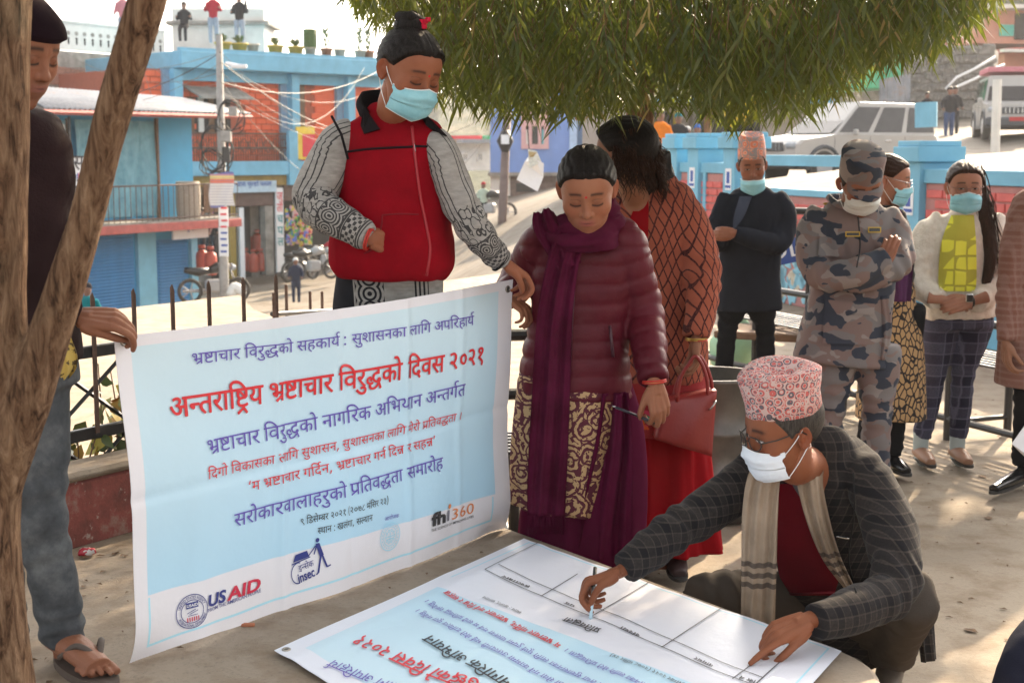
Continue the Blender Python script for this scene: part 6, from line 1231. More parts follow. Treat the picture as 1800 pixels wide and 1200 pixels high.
class Person:
    def __init__(s,label,loc,base=(.27,.135,.085),fem=0,full=0.0,hs=1.0,name='person',group=None):
        s.root = empty(name,tuple(loc),0,label,'person',group);s.base = np.array(base);s.fem = fem;s.full = full;s.hs = hs;s.bv = B();s.bc = [];s.hp = None
    def addskin(s,v,f,c=None):
        s.bv.add(v,f);s.bc.append(np.tile(s.base,(len(v),1)) if c is None else c)
    def head(s,c,phi,pitch=0,roll=0,eyes='down',bindi=False,stub=0.0):
        c = np.array(c,float);s.hc = c;s.M = Rhead(phi,pitch,roll);s.phi = phi
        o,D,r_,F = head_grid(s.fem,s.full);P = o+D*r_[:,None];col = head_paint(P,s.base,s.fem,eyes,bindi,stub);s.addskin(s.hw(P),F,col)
        for sd_ in (-1,1): v,f = ear_mesh(sd_);s.addskin(s.hw(v),f,np.tile(s.base*[1.05,.9,.88],(len(v),1)))
        return s
    def hw(s,p): return (np.asarray(p,float)*s.hs)@s.M.T+s.hc
    def neck(s,base,r=.052):
        a = s.hw([0,-.015,-.045]);b_ = s.hw([0,-.012,-.10]);base = np.array(base,float);s.addskin(*limb([a,b_,b_*.4+base*.6,base-[0,0,.05]],[r*.95*s.hs,r,r*1.02,r*1.5],20,16))
    def hair(s,kind='bun',m=None,thick=.011,vol=0.0):
        o,D,r_,F = head_grid(s.fem,s.full);P = o+D*r_[:,None];y,z = P[:,1],P[:,2]
        if kind == 'short': ys = [-.10,-.06,-.03,-.016,.004,.018,.034,.052,.068,.09];zs_ = [-.058,-.05,-.02,.012,.012,-.004,.026,.052,.066,.070]
        else: ys = [-.10,-.06,-.03,-.012,.006,.024,.040,.056,.070,.09];zs_ = [-.075,-.06,-.026,.020,.018,.018,.038,.058,.072,.076]
        zb = np.interp(y,ys,zs_);m_ = ss((z-zb)/.014+.2)
        rr_ = r_+(-.004+(thick+.004)*m_)+vol*ss((z-.0)/.08)*m_
        if kind != 'short': rr_ = rr_+.0012*np.sin(np.arctan2(D[:,0],D[:,2]+.4)*46+vnoise(D,6)*2)*m_
        part = np.exp(-(P[:,0]/.004)**2)*ss((z-.05)/.02)*(y > -.03)*.004 if kind == 'bun' else 0
        v = o+D*(rr_-part)[:,None];b = B();b.add(s.hw(v),F);s.hair_o = b.build('hair',m or HAIR,s.root,True,world=True);s.hm = m or HAIR;return s
    def part(s,name,m,v,f,parent=None,smooth=True,**k):
        b = B();b.add(v,f);return b.build(name,m,parent or s.root,smooth,world=True,**k)
    def mask(s,m=None,drop=0.0,loops=True,w=1.0):
        nu,nv = 34,18;v = []
        prof_y = [.1135,.1215,.1120,.1075,.1010,.0800];prof_z = [-.004,-.028,-.052,-.072,-.098,-.112]
        for i in range(nu+1):
            for j in range(nv+1):
                u = i/nu*2-1;w_ = j/nv;yf = np.interp(w_*5,range(6),prof_y);zf = np.interp(w_*5,range(6),prof_z)-drop
                a = u*1.36;mid = math.sin(w_*math.pi)**.5;side = abs(math.sin(a))
                x = math.sin(a)*(.0700+.003*mid)*w;yy = .020+(yf-.020)*max(math.cos(a),0)**(.72 if w_ > .12 else .95)
                zz = zf*(1-.28*side)-.0-.010*side*(1 if w_ < .5 else 0)+(-.046*.28*side)
                rip = .0011*math.cos(w_*3*2*math.pi*1.5)*(w_ > .15)*(w_ < .85);v.append((x,yy+rip,zz))
        v = np.array(v);f = [(i*(nv+1)+j,i*(nv+1)+j+1,(i+1)*(nv+1)+j+1,(i+1)*(nv+1)+j) for i in range(nu) for j in range(nv)]
        k = len(v);v2 = np.vstack([v,v*[.97,.985,1]]);f += [tuple(x+k for x in q[::-1]) for q in f]
        o = s.part('face_mask',m or MASK_BLUE,s.hw(v2),f)
        mid_ = B();top = v[[i*(nv+1) for i in range(nu+1)]];mid_.tube(s.hw(top),.0016*s.hs,5);mid_.tube(s.hw(v[[i*(nv+1)+nv for i in range(nu+1)]]),.0012*s.hs,5);
        mid_.build('mask_seam',MASK_EDGE,o,True,world=True)
        if loops:
            for sg in (-1,1):
                a = v[(nu if sg > 0 else 0)*(nv+1)+1];b_ = v[(nu if sg > 0 else 0)*(nv+1)+nv-1]
                for q,e_ in ((a,(.0785*sg,-.012,.020)),(b_,(.0785*sg,-.020,-.026))):
                    bb = B();bb.tube(s.hw(spline([q,(np.array(q)+e_)/2+np.array([.004*sg,0,0]),e_],8)),.0012*s.hs,5);bb.build('ear_loop',MASK_EDGE,o,True,world=True)
        return o
    def glasses(s,m=None,rim=.0016,rx=.022,rz=.018):
        g_ = s.root;m = m or FRAME;b = B()
        for sg in (-1,1):
            c = np.array([.031*sg,.104,.004]);b.tube(s.hw([c+[rx*math.copysign(abs(math.cos(t))**.8,math.cos(t)),-.010*(math.cos(t)*sg > 0)*abs(math.cos(t)),rz*math.sin(t)] for t in np.linspace(0,6.283,29)]),rim*s.hs,6,False)
            b.tube(s.hw([(.053*sg,.094,.008),(.074*sg,.060,.012),(.078*sg,-.005,.016),(.079*sg,-.022,.002)]),rim*1.1*s.hs,5)
        b.tube(s.hw(spline([(-.010,.104,.006),(0,.111,.010),(.010,.104,.006)],6)),rim*s.hs,5);o = b.build('glasses',m,s.root,True,world=True)
        for sg in (-1,1):
            bb = B();bb.add(s.hw([(.031*sg+rx*math.cos(t),.1035-.010*(math.cos(t)*sg > 0)*abs(math.cos(t)),.004+rz*math.sin(t)) for t in np.linspace(0,6.283,25)[:-1]]),[tuple(range(24))]);bb.build('lens',LENS,o,world=True)
    arms = ()
    def finish(s,torso=None):
        if torso:
            torso = torso+[limb(a,[.040]+[.032]*(len(a)-1),10,14) for a in s.arms]
            v,f = weld(torso,.022,2);s.addskin(v,f)
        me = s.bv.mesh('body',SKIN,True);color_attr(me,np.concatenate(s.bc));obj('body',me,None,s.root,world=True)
MASK_BLUE = G('blue_surgical_mask');_o = MASK_BLUE.co();MASK_BLUE.set(MASK_BLUE.ramp(MASK_BLUE.noise(_o,20,4),[(.3,(.22,.50,.60)),(.7,(.32,.60,.68))]),.75,MASK_BLUE.bump(MASK_BLUE.noise(_o,90,4),.45,.003),Sheen_Weight=.3);MASK_BLUE = MASK_BLUE.m
MASK_WHITE = mat('white_surgical_mask',(.66,.71,.78),.75,.04,20,.5,80);MASK_GREY = mat('pale_cloth_mask',(.56,.58,.56),.8,.06,20,.4,90);MASK_EDGE = mat('white_mask_edge',(.74,.76,.78),.7,.04,20,.2)
FRAME = mat('black_glasses_frame',(.02,.018,.018),.3,0,5,0)
LENS = G('glasses_lens');LENS.set((.9,.92,.93),.03);LENS.put(LENS.b.inputs['Transmission Weight'],1.0);LENS.put(LENS.b.inputs['IOR'],1.02);LENS.put(LENS.b.inputs['Alpha'],.25);LENS = LENS.m
gold_m = mat('gold_metal',(.55,.36,.10),.3,.05,5,0,Metallic=.9);red_bead = mat('red_beads',(.5,.03,.02),.35,.1,5,0);silver_m = mat('silver_metal',(.5,.5,.5),.25,.05,5,0,Metallic=.9)
def bracelet(p,wrist,d,r_,m,name,th=.0028,n=2):
    b = B();d = nrm_(d);x = nrm_(np.cross(d,[0,.3,1]));y = np.cross(d,x)
    for k in range(n): b.tube([np.array(wrist)+d*.006*k+(x*math.cos(t)+y*math.sin(t)*.85)*r_ for t in np.linspace(0,6.283,25)],th,6,False)
    return b.build(name,m,p.root,True,world=True)
def wrinkle(v,f,amt=.004,sc=9,seed=0,joints=(),stretch=(1,1,.5)):
    """cloth relief: broad folds, plus tighter creases around the joints"""
    N = vnormals(v,f);q = v*np.array(stretch);w_ = vnoise(q,sc,seed)+.5*vnoise(q,sc*2.3,seed+1)
    rid = 1-np.abs(vnoise(q+.03*vnoise(v,6,3)[:,None],sc*1.5,seed+2))*2;h = amt*(.6*w_+.6*rid)
    for (c,a,fr,r_) in joints:
        d = np.linalg.norm(v-c,axis=1);s_ = (v-c)@nrm_(a);h = h+amt*1.0*np.exp(-(d/r_)**2)*np.sin(s_*fr+3*vnoise(v,12,seed+4))
    return v+N*h[:,None]
def setuv(o,uvfun):
    """per-vertex pattern coordinates kept with the cloth"""
    me = o.data;v = np.zeros(len(me.vertices)*3);me.vertices.foreach_get('co',v);v = v.reshape(-1,3);c = uvfun(v)
    a = me.attributes.new('luv','FLOAT_VECTOR','POINT');a.data.foreach_set('vector',c.astype('f').ravel())
def legs(P,hips,knees,ankles,toes,r,m,name='trousers',cuff=.055,voxel=.012,amt=.005,seed=1,waist=None,extra=()):
    parts = list(extra)
    for h,k,a in zip(hips,knees,ankles):
        parts.append(limb([np.array(h)+[0,0,.04],h,(np.array(h)+k)/2,k,(np.array(k)+a)/2,a],[r*.9,r,r*.88,r*.66,r*.62,cuff],20,30))
    if waist is not None: parts.append(waist)
    v,f = weld(parts,voxel,3);js = [(np.array(k),np.array(k)-h,90,.16) for h,k in zip(hips,knees)]+[(np.array(a),np.array(a)-k,120,.12) for k,a in zip(knees,ankles)]
    v = wrinkle(v,f,amt,8,seed,js,(1,1,.35));return P.part(name,m,v,f)
def shoe(P,ankle,toe,m,name='shoe',sole=None,h=.075,w_=.042,z=None):
    ankle = np.array(ankle,float);toe = np.array(toe,float);d = nrm_((toe-ankle)*[1,1,0]);z0 = min(toe[2],ankle[2]) if z is None else z
    heel = np.array([*(ankle[:2]-d[:2]*.045),z0+.035]);mid = np.array([*(ankle[:2]+d[:2]*.05),z0+.036]);tp = np.array([*toe[:2],z0+.024])
    up = limb([heel,heel*.5+mid*.5,mid,(mid+tp)/2,tp],[.034,.040,.040,.036,.024],16,18,.82,up=(0,0,1));an = limb([np.array([*ankle[:2],z0+.04]),np.array([*ankle[:2],z0+h])],[.040,.036],16,6)
    v,f = weld([up,an],.0055,2);v = v.copy();v[:,2] = np.maximum(v[:,2],z0+.010);o = P.part(name,m,v,f)
    ax = np.array([-d[1],d[0],0]);b = B();pts = []
    for t in np.linspace(0,6.283,25)[:-1]:
        L = np.linalg.norm(toe[:2]-heel[:2])/2+.028;c = (heel+tp)/2;wd_ = w_*(1+.12*math.cos(t)-.12*math.sin(t)**2);q = c[:2]+d[:2]*math.cos(t)*L+ax[:2]*math.sin(t)*wd_;pts.append(tuple(q))
    b.prism(pts,z0+.002,z0+.014);b.build('sole',sole or mat('dark_sole',(.03,.028,.026),.8),o,world=True);return o
# ================================================================ the people in front
A = at
def mid(a,b,t=.5): return np.array(a)*(1-t)+np.array(b)*t
X_ = np.array([1.0,0,0])
def torso(rows,y,side=X_,n=40,k=34,dy=None):
    """rows: (px, py, half width, half depth); y depth (or per-row list)"""
    ys = [y]*len(rows) if np.isscalar(y) else y
    return rings([A(r[0],r[1],yy) for r,yy in zip(rows,ys)],[side]*len(rows),[r[2] for r in rows],[r[3] for r in rows],n,k)
def ribbon(P,w,th,side,n=30,folds=5,fa=.25,k=40,twist=None):
    """hanging strip of folded cloth: flat section with lengthwise folds. P rows of points, w half widths, th half thickness"""
    M_ = spline(np.c_[np.array(P,float),np.array(w,float),np.array(side,float).reshape(-1,3)*np.ones((len(P),1))],k);v = []
    T = np.gradient(M_[:,:3],axis=0);m = n
    for i in range(k):
        t = nrm_(T[i]);x = nrm_(M_[i,4:7]-t*np.dot(t,M_[i,4:7]));y = np.cross(t,x)
        for j in range(2*m):
            s_ = (j if j < m else 2*m-1-j)/(m-1)*2-1;up = 1 if j < m else -1
            h = fa*th*2*math.sin(s_*folds*1.6+i*.05)+.5*th*math.sin(s_*folds*3.7+1+i*.09)+up*th*(1-abs(s_)**6)*.7
            v.append(M_[i,:3]+x*M_[i,3]*s_+y*h)
    c = 2*m;f = [(i*c+j,i*c+(j+1) % c,(i+1)*c+(j+1) % c,(i+1)*c+j) for i in range(k-1) for j in range(c)]+[tuple(range(c))[::-1],tuple(range((k-1)*c,k*c))]
    return np.array(v),f
def wrap(c,rx,ry,r0,tilt=(0,0),n=44,m=22,folds=4,seed=0,sq=1.25,open_=0.0):
    """scarf roll round the neck"""
    v = [];c = np.array(c,float)
    for i in range(n):
        a = i/n*6.283;ctr = c+np.array([rx*math.cos(a),ry*math.sin(a),tilt[0]*math.cos(a)+tilt[1]*math.sin(a)]);o = nrm_([math.cos(a)/rx,math.sin(a)/ry,0])
        for j in range(m):
            b_ = j/m*6.283;rr_ = r0*(1+.13*math.sin(b_*folds+a*2+seed)+.10*math.sin(b_*(folds+3)-a*3+seed*2)+.12*math.sin(a*3+seed));v.append(ctr+o*rr_*math.cos(b_)+np.array([0,0,1])*rr_*sq*math.sin(b_))
    return np.array(v),[(i*m+j,i*m+(j+1) % m,((i+1) % n)*m+(j+1) % m,((i+1) % n)*m+j) for i in range(n) for j in range(m)]
def tubepart(P,name,m,pts,r,n=6,parent=None): b = B();b.tube(pts,r,n);return b.build(name,m,parent or P.root,True,world=True)
def pen(label,a,b_,cap,body,split=.5,r=.0042):
    a = np.array(a);b_ = np.array(b_);rt = empty('pen',tuple(a),0,label,'pen');q = mid(a,b_,split)
    bb = B();bb.tube([a,q],r,8);bb.build('barrel',body,rt,True,world=True);bb = B();bb.tube([q,b_],r*1.2,8);bb.build('cap',cap,rt,True,world=True)
    d = nrm_(a-b_);bb = B();bb.tube([a-d*.001,a+d*.008,a+d*.013],[r*.8,r*.45,r*.12],8);bb.build('tip',silver_m,rt,True,world=True);return rt

# ------------------------------------------------------------ woman in the quilted maroon jacket
p = Person('woman in a quilted maroon jacket and plum scarf looking down, holding a pen',(A(1030,900,4.55)[0],4.55,0),(.315,.132,.074),fem=1,full=.6,hs=1.07)
p.head(A(1032,334,4.38),-4,27,2,'down',True);p.hair('bun');p.neck(A(1030,405,4.50),.05)
def quilt(v,f,arms,pitch,amp,torso_r):
    N = vnormals(v,f);s_ = -v[:,2];dbest = np.full(len(v),torso_r)
    for P_ in arms:
        a,d,L = along(v,P_);m = (d < .085) & (a > .05) & (d < dbest);s_ = np.where(m,a+.3,s_);dbest = np.where(m,d,dbest)
    s_ = s_+.010*vnoise(v,5,3);ph = (s_/pitch) % 1.0;h = amp*(1-np.abs(ph*2-1)**3.0)-amp*.45;h = h*(.8+.35*vnoise(v,9,7));fine = .0016*vnoise(v*[1,1,.4],55,8)*np.exp(-((ph-.5)/.5)**4)+.0020*vnoise(v,24,5)
    return v+N*(h+fine)[:,None]
aL = [A(1098,428,4.50),A(1132,545,4.52),A(1148,668,4.34)];aR = [A(958,424,4.52),A(908,498,4.64),A(895,520,4.50)]
tor = torso([(1030,388,.065,.06),(1030,402,.125,.085),(1028,435,.158,.110),(1023,500,.160,.122),(1018,560,.155,.120),(1012,630,.172,.130),(1010,694,.186,.138)],4.53)
p.arms = [aL,aR];parts = [tor,limb([A(1070,404,4.52),aL[0],mid(aL[0],aL[1]),aL[1],mid(aL[1],aL[2]),aL[2]],[.055,.068,.067,.062,.056,.045],24,40),limb([A(988,404,4.52),aR[0],mid(aR[0],aR[1]),aR[1],mid(aR[1],aR[2]),aR[2]],[.055,.068,.066,.060,.054,.045],24,36)]
v,f = weld(parts,.0078,3);v = quilt(v,f,[aL,aR],.058,.0088,.14)
nylon = G('maroon_nylon');_o = nylon.co();nylon.set(nylon.ramp(nylon.noise(_o,5,4),[(.3,(.070,.0065,.013)),(.7,(.105,.011,.020))]),.42,nylon.bump(nylon.noise(_o,130,4,.6),.35,.003));nylon.b.inputs['Specular IOR Level'].default_value = .16;nylon = nylon.m
jk = p.part('quilted_jacket',nylon,v,f)
tubepart(p,'zip',mat('dark_zip',(.05,.012,.02),.4),[A(1012,470,4.40),A(1006,560,4.40),A(1000,690,4.38)],.0035)
tubepart(p,'pocket_zip',mat('dark_zip',(.05,.012,.02),.4),[A(1072,572,4.405),A(1078,628,4.40)],.005)
sc_m = cloth('plum_scarf_wool',(.062,.007,.020),.9,.18,900,.4,col2=(.085,.010,.032));kn = cloth('plum_cotton',(.085,.008,.03),.9,.12,900,.2)
v,f = weld([wrap(A(1026,402,4.46),.088,.078,.036,(.022,.012),seed=1),wrap(A(1028,382,4.47),.082,.074,.026,(.030,.006),seed=3,folds=3),wrap(A(1022,418,4.44),.095,.085,.026,(.0,.008),seed=5,folds=3)],.0052,2)
sf = p.part('scarf',sc_m,wrinkle(v,f,.0035,18,4,(),(1,1,2)),f)
tl = [A(1004,412,4.375),A(988,470,4.375),A(975,560,4.37),A(968,700,4.37),A(962,830,4.38),A(960,905,4.39)]
v,f = ribbon(tl,[.046,.050,.055,.060,.062,.060],.009,X_,34,4,.5,70);p.part('scarf_tail',sc_m,v,f,sf)
rr = rs(4);b = B();b.v = []
for k in range(46):
    u = k/45*2-1;q0 = A(960,903,4.388)+X_*u*.058;b.tube([q0,q0+[rr.normal()*.004,rr.normal()*.003,-.035],q0+[rr.normal()*.008,rr.normal()*.004,-.065]],[.0016,.0014,.0008],4)
tag(b.build('fringe',sc_m,sf,True,world=True),kind='stuff')
v,f = ribbon([A(955,372,4.44),A(962,396,4.41),A(985,430,4.385),A(1000,470,4.378)],[.03,.045,.05,.04],.011,X_+[0,0,.3],24,3,.4,30);p.part('scarf_fold',sc_m,v,f,sf)
# printed tunic, drape and trousers
pais = G('gold_paisley_print');_o = pais.co();_q = pais.sep(_o);_v = pais.comb(_q[0],_q[2],0.0);_w = pais.vm('ADD',_v,pais.sc(pais.noise(_v,9,3,.6,col=True),.05))
_r = pais.vor(_w,13,out=0);_e = pais.vor(_w,30,'DISTANCE_TO_EDGE');_s = pais.mth('SINE',pais.mth('ADD',pais.mth('MULTIPLY',_r,30.0),pais.mth('MULTIPLY',pais.noise(_v,22,2),9.0)));_l = pais.mth('GREATER_THAN',_s,-.28);_k = pais.mth('GREATER_THAN',pais.noise(_v,75,2),.44)
mk = pais.mth('MULTIPLY',_l,_k);pais.set(pais.mix(mk,(.085,.010,.022),(.44,.28,.13)),pais.mix(mk,(.85,.85,.85),(.5,.5,.5)),pais.bump(pais.mth('ADD',mk,pais.noise(_o,300,2)),.3,.003),Metallic=.0);pais = pais.m
v,f = torso([(1008,660,.175,.125),(1003,720,.178,.130),(992,800,.168,.125),(982,892,.150,.118)],4.52,n=60,k=50)
def skirtfold(v,c,amp,fr,z0,z1,seed=0):
    a = np.arctan2(v[:,1]-c[1],v[:,0]-c[0]);k = np.clip((z0-v[:,2])/(z0-z1),0,1.3);h = amp*k*(np.sin(a*fr+seed+1.5*k)+.5*np.sin(a*fr*2.3+seed*2-2*k));d = v-c;d[:,2] = 0;d /= np.linalg.norm(d,axis=1)[:,None]+1e-9;return v+d*h[:,None]
cs = A(1000,700,4.52);p.part('printed_tunic',pais,skirtfold(v,cs,.010,6,v[:,2].max(),v[:,2].min(),1),f)
b = B()
v,f = torso([(1008,662,.172,.12),(1030,760,.19,.13),(1030,860,.20,.135),(1022,960,.20,.135),(1015,1040,.175,.12),(1010,1120,.15,.11)],4.56,n=90,k=60);p.part('plum_trousers',kn,skirtfold(v,cs+[.02,.04,0],.016,9,v[:,2].max(),v[:,2].min(),4),f)
v,f = ribbon([A(1080,690,4.42),A(1078,780,4.42),A(1068,880,4.43),A(1062,980,4.45)],[.045,.062,.078,.085],.018,X_,30,4,.6,50);p.part('side_drape',kn,v,f)
for sx in (-.09,.07): shoe(p,(p.root.location[0]+sx,4.55,.06),(p.root.location[0]+sx,4.38,.02),mat('dark_sandal',(.05,.03,.03),.6),'shoe')
hv,hf,tps,tth = hand(A(1151,676,4.33),(.22,-.10,-1),(-.35,1,.0),-1,[(48,55,30),(35,60,35),(38,62,35),(42,60,30)],(38,25,25),.98,3,back=A(1146,640,4.36));p.addskin(hv,hf)
hv,hf,_,_ = hand(A(894,522,4.50),(.62,-.25,-.45),(-.2,.3,-.9),1,[(40,45,20),(42,50,22),(45,50,25),(48,55,25)],(20,25,20),.80,back=A(890,502,4.54));p.addskin(hv,hf)
bracelet(p,A(1150,668,4.335),(.1,-.05,-1),.036,red_bead,'bangle',.0032,2);bracelet(p,A(1150,671,4.333),(.1,-.05,-1),.035,gold_m,'bangle',.002,1)
p.finish([torso([(1030,400,.10,.07),(1018,560,.13,.09),(1010,760,.14,.10)],4.53),limb([A(1050,760,4.53),A(1050,1000,4.55),A(1040,1180,4.56)],[.08,.06,.04]),limb([A(980,760,4.53),A(980,1000,4.55),A(985,1180,4.56)],[.08,.06,.04])])
pen('dark pen held level in the left hand of the woman in maroon',mid(tps[0],tth)+[-.085,-.02,.035],mid(tps[0],tth)+[.052,-.02,-.020],mat('dark_pen_plastic',(.02,.02,.03),.3),mat('dark_pen_plastic',(.02,.02,.03),.3))

# ------------------------------------------------------------ woman in the red vest
YV = 4.26
p = Person('woman in a red fleece vest and blue mask holding the banner corner',(A(690,900,YV)[0],YV+.03,PZ),(.27,.100,.052),fem=1,full=.5,hs=1.03)
p.head(A(718,128,4.14),38,24,-6,'down',True);p.hair('bun');p.neck(A(690,212,YV-.02),.052);p.mask()
bun = [p.hw((.012*math.cos(t),-.055+.020*math.sin(t),.112+.006*math.sin(t*2))) for t in np.linspace(0,6.283,20)]
b = B();b.tube(bun,.034,12,False);b.tube([p.hw((-.0,-.075,.075)),p.hw((0,-.065,.12)),p.hw((0,-.05,.150))],[.032,.036,.018],14);b.tube([p.hw(q) for q in ((-.02,-.04,.135),(.02,-.04,.145),(.03,-.075,.13),(0,-.09,.12),(-.03,-.075,.115))],.017,10);b.build('hair_bun',HAIR,p.hair_o,True,world=True)
fb = B();rr = rs(2)
for k in range(9): q = p.hw((-.006+rr.normal()*.010,-.014+rr.normal()*.008,.138+rr.normal()*.007));vv,ff = limb([q-[0,0,.006],q+[0,0,.006]],[.0075,.0075],8,5);fb.add(vv,ff)
fb.build('red_hair_band',cloth('red_scrunchie',(.55,.02,.05)),p.hair_o,True,world=True)
for k in range(6): b = B();e = p.hw((-.074,-.02-.006*k,-.0));b.tube(spline([p.hw((-.070,-.03-.005*k,.02)),e+[-.004,.003,-.01],e+[-.012+.003*k,.004,-.045-.006*k]],7),.0007,4);b.build('loose_hair_strand',HAIR,p.hair_o,True,world=True)
b = B();b.tube([p.hw((-.082,-.012,-.034)),p.hw((-.083,-.012,-.042))],.006,8);b.build('ear_stud',red_bead,p.root,True,world=True)
sideV = nrm_([1,-.18,0])
tr_ = [(690,182,.060,.062),(690,202,.095,.078),(690,222,.142,.092),(690,262,.150,.112),(690,315,.154,.128),(690,370,.168,.132),(688,425,.182,.138),(688,462,.184,.138),(688,487,.158,.118)]
v,f = weld([torso(tr_,YV,sideV,48,60)],.0085,3)
neckc = A(692,186,YV-.01)
v = wrinkle(v,f,.0055,7,11,[(A(690,440,YV),(0,0,1),60,.16)],(1,1,.55))
fleece = cloth('red_fleece',(.215,.004,.010),.95,.10,700,.22,bump=.35,col2=(.25,.005,.012));vest = p.part('red_vest',fleece,v,f)
bv = BVHTree.FromPolygons([tuple(q) for q in v],f)
def onsurf(px,py,bvh,lift=.003):
    r_ = ray(px,py);h = bvh.ray_cast(Vector((0,0,CAM_Z)),Vector(nrm_(r_)));
    return (np.array(h[0])-nrm_(r_)*lift) if h[0] is not None else None
def surfline(P,name,m,pts,bvh,r_,n=24,parent=None,lift=.001):
    q = spline(np.array(pts,float),n);w_ = [onsurf(a,b_,bvh,lift) for a,b_ in q];w_ = [x for x in w_ if x is not None]
    b = B();b.tube(w_,r_,6);return b.build(name,m,parent or P.root,True,world=True)
blk = cloth('black_fleece',(.016,.014,.016),.9,.15,700,.15);zipm = mat('red_zip_tape',(.30,.012,.02),.5)
surfline(p,'yoke_piping',blk,[(604,268),(650,262),(726,258)],bv,.0035);surfline(p,'yoke_piping',blk,[(730,257),(770,258),(796,254)],bv,.0035)
surfline(p,'front_zip',zipm,[(724,222),(728,262),(738,340),(750,400),(756,440),(750,484)],bv,.0042,34);surfline(p,'zip_pull',silver_m,[(727,252),(729,268)],bv,.004,6)
surfline(p,'pocket_seam',mat('dark_red_seam',(.16,.004,.008),.9),[(672,378),(700,376),(736,377)],bv,.0022);surfline(p,'pocket_seam',mat('dark_red_seam',(.16,.004,.008),.9),[(672,378),(670,400),(655,436),(640,446)],bv,.0022)
# collar
def collar(P,ctr,rx,ry,h,m,gap=0.0,name='collar',flare=.02,tilt=.0,open_=.6,side=X_,front=-1):
    v = [];n = 40;y_ = np.cross([0,0,1],side)
    for i in range(n+1):
        a = -math.pi/2*0+gap+(2*math.pi-2*gap)*i/n;ca,sa = math.cos(a),math.sin(a)      # starts and ends at the front
        o = side*sa*rx-y_*ca*ry*1.0
        k = 1-ss((abs(i/n*2-1)-open_)/(1-open_+1e-6))
        base = np.array(ctr)+o;top = base+nrm_(o)*flare*(1.6-k)+np.array([0,0,h*(.35+.65*k)]);fold = top+nrm_(o)*.012-np.array([0,0,h*.55])
        for q in (base-[0,0,.015],base,mid(base,top)+nrm_(o)*.003,top,top+nrm_(o)*.008,mid(top,fold)+nrm_(o)*.012,fold): v.append(q+np.array([0,0,tilt])*ca)
    f = [(i*7+j,i*7+j+1,(i+1)*7+j+1,(i+1)*7+j) for i in range(n) for j in range(6)];k = len(v);v = np.array(v);N = vnormals(v,f);v = np.vstack([v,v-N*.003]);f = f+[tuple(x+k for x in q[::-1]) for q in f]
    return P.part(name,m,v,f)
collar(p,A(690,196,YV-.005),.078,.072,.058,blk,gap=.62,flare=.012,side=sideV,tilt=-.012)
for sg,q in ((-1,[(640,186),(652,205),(668,228),(640,236),(634,222)]),(1,[(738,200),(752,205),(786,240),(770,238),(748,220)])):
    pts = []
    for (a,b_) in q:
        h = onsurf(a,b_,bv,.008);pts.append(h if h is not None else A(a,b_,YV-.09))
    pts = np.array(pts);N = nrm_([0,-1,.3]);b = B();k = len(pts);b.add(np.vstack([pts,pts+N*.007]),[tuple(range(k,2*k)),tuple(range(k))[::-1]]+[(i,(i+1) % k,k+(i+1) % k,k+i) for i in range(k)]);b.build('collar_lapel',blk,vest,world=True)
# knitted sleeves with a dark border pattern
slv = G('grey_knit_with_pattern');_o = slv.co();_u = slv.sep(slv.attr('luv'));s_,a_ = _u[0],_u[1]      # s_: 0 shoulder .. 1 cuff, a_: angle
base = slv.ramp(slv.noise(slv.sc(_o,1,1,3),30,4),[(.3,(.25,.235,.22)),(.7,(.37,.35,.33))])
def band(x,c,h): return slv.mth('LESS_THAN',slv.mth('ABSOLUTE',slv.mth('SUBTRACT',x,c)),h)
def OR(*a):
    r = a[0]
    for q in a[1:]: r = slv.mth('MAXIMUM',r,q)
    return r
zig = slv.mth('MULTIPLY',slv.mth('PINGPONG',slv.mth('MULTIPLY',a_,3.2),.5),.09)
stripes = slv.mth('MULTIPLY',OR(band(a_,.25,.035),band(a_,.55,.035),band(a_,.85,.035),band(a_,-1.0,.03),band(a_,-.75,.03)),slv.mth('LESS_THAN',s_,.60))
circ = slv.comb(slv.mth('MULTIPLY',slv.mth('SUBTRACT',s_,.76),8.6),slv.mth('SUBTRACT',slv.mth('PINGPONG',slv.mth('ADD',a_,6.0),.8),.4),0.0);cd_ = slv.n('ShaderNodeVectorMath',operation='LENGTH');slv.put(cd_.inputs[0],circ);cd_ = cd_.outputs[1]
rose = slv.mth('MULTIPLY',slv.mth('GREATER_THAN',slv.mth('SINE',slv.mth('MULTIPLY',cd_,38.0)),.0),slv.mth('MULTIPLY',slv.mth('GREATER_THAN',s_,.70),slv.mth('LESS_THAN',s_,.84)))
scr = slv.vm('ADD',slv.comb(slv.mth('MULTIPLY',s_,9.0),slv.mth('MULTIPLY',a_,1.2),0.0),(0,0,0));vine = slv.mth('GREATER_THAN',slv.mth('SINE',slv.mth('MULTIPLY',slv.vor(scr,1.6),17.0)),.72);vine = slv.mth('MULTIPLY',vine,slv.mth('MULTIPLY',slv.mth('GREATER_THAN',s_,.50),slv.mth('LESS_THAN',s_,.71)))
geo = slv.mth('MULTIPLY',slv.mth('GREATER_THAN',slv.mth('MULTIPLY',slv.mth('SINE',slv.mth('MULTIPLY',a_,11.0)),slv.mth('SINE',slv.mth('MULTIPLY',s_,150.0))),.05),slv.mth('MULTIPLY',slv.mth('GREATER_THAN',s_,.86),slv.mth('LESS_THAN',s_,.95)))
lines = OR(band(s_,.697,.004),band(s_,.845,.006),band(s_,.858,.004),band(s_,.957,.005),band(s_,.972,.004))
pat = slv.mth('MINIMUM',OR(stripes,rose,vine,geo,lines),1.0);fz = slv.noise(_o,260,3)
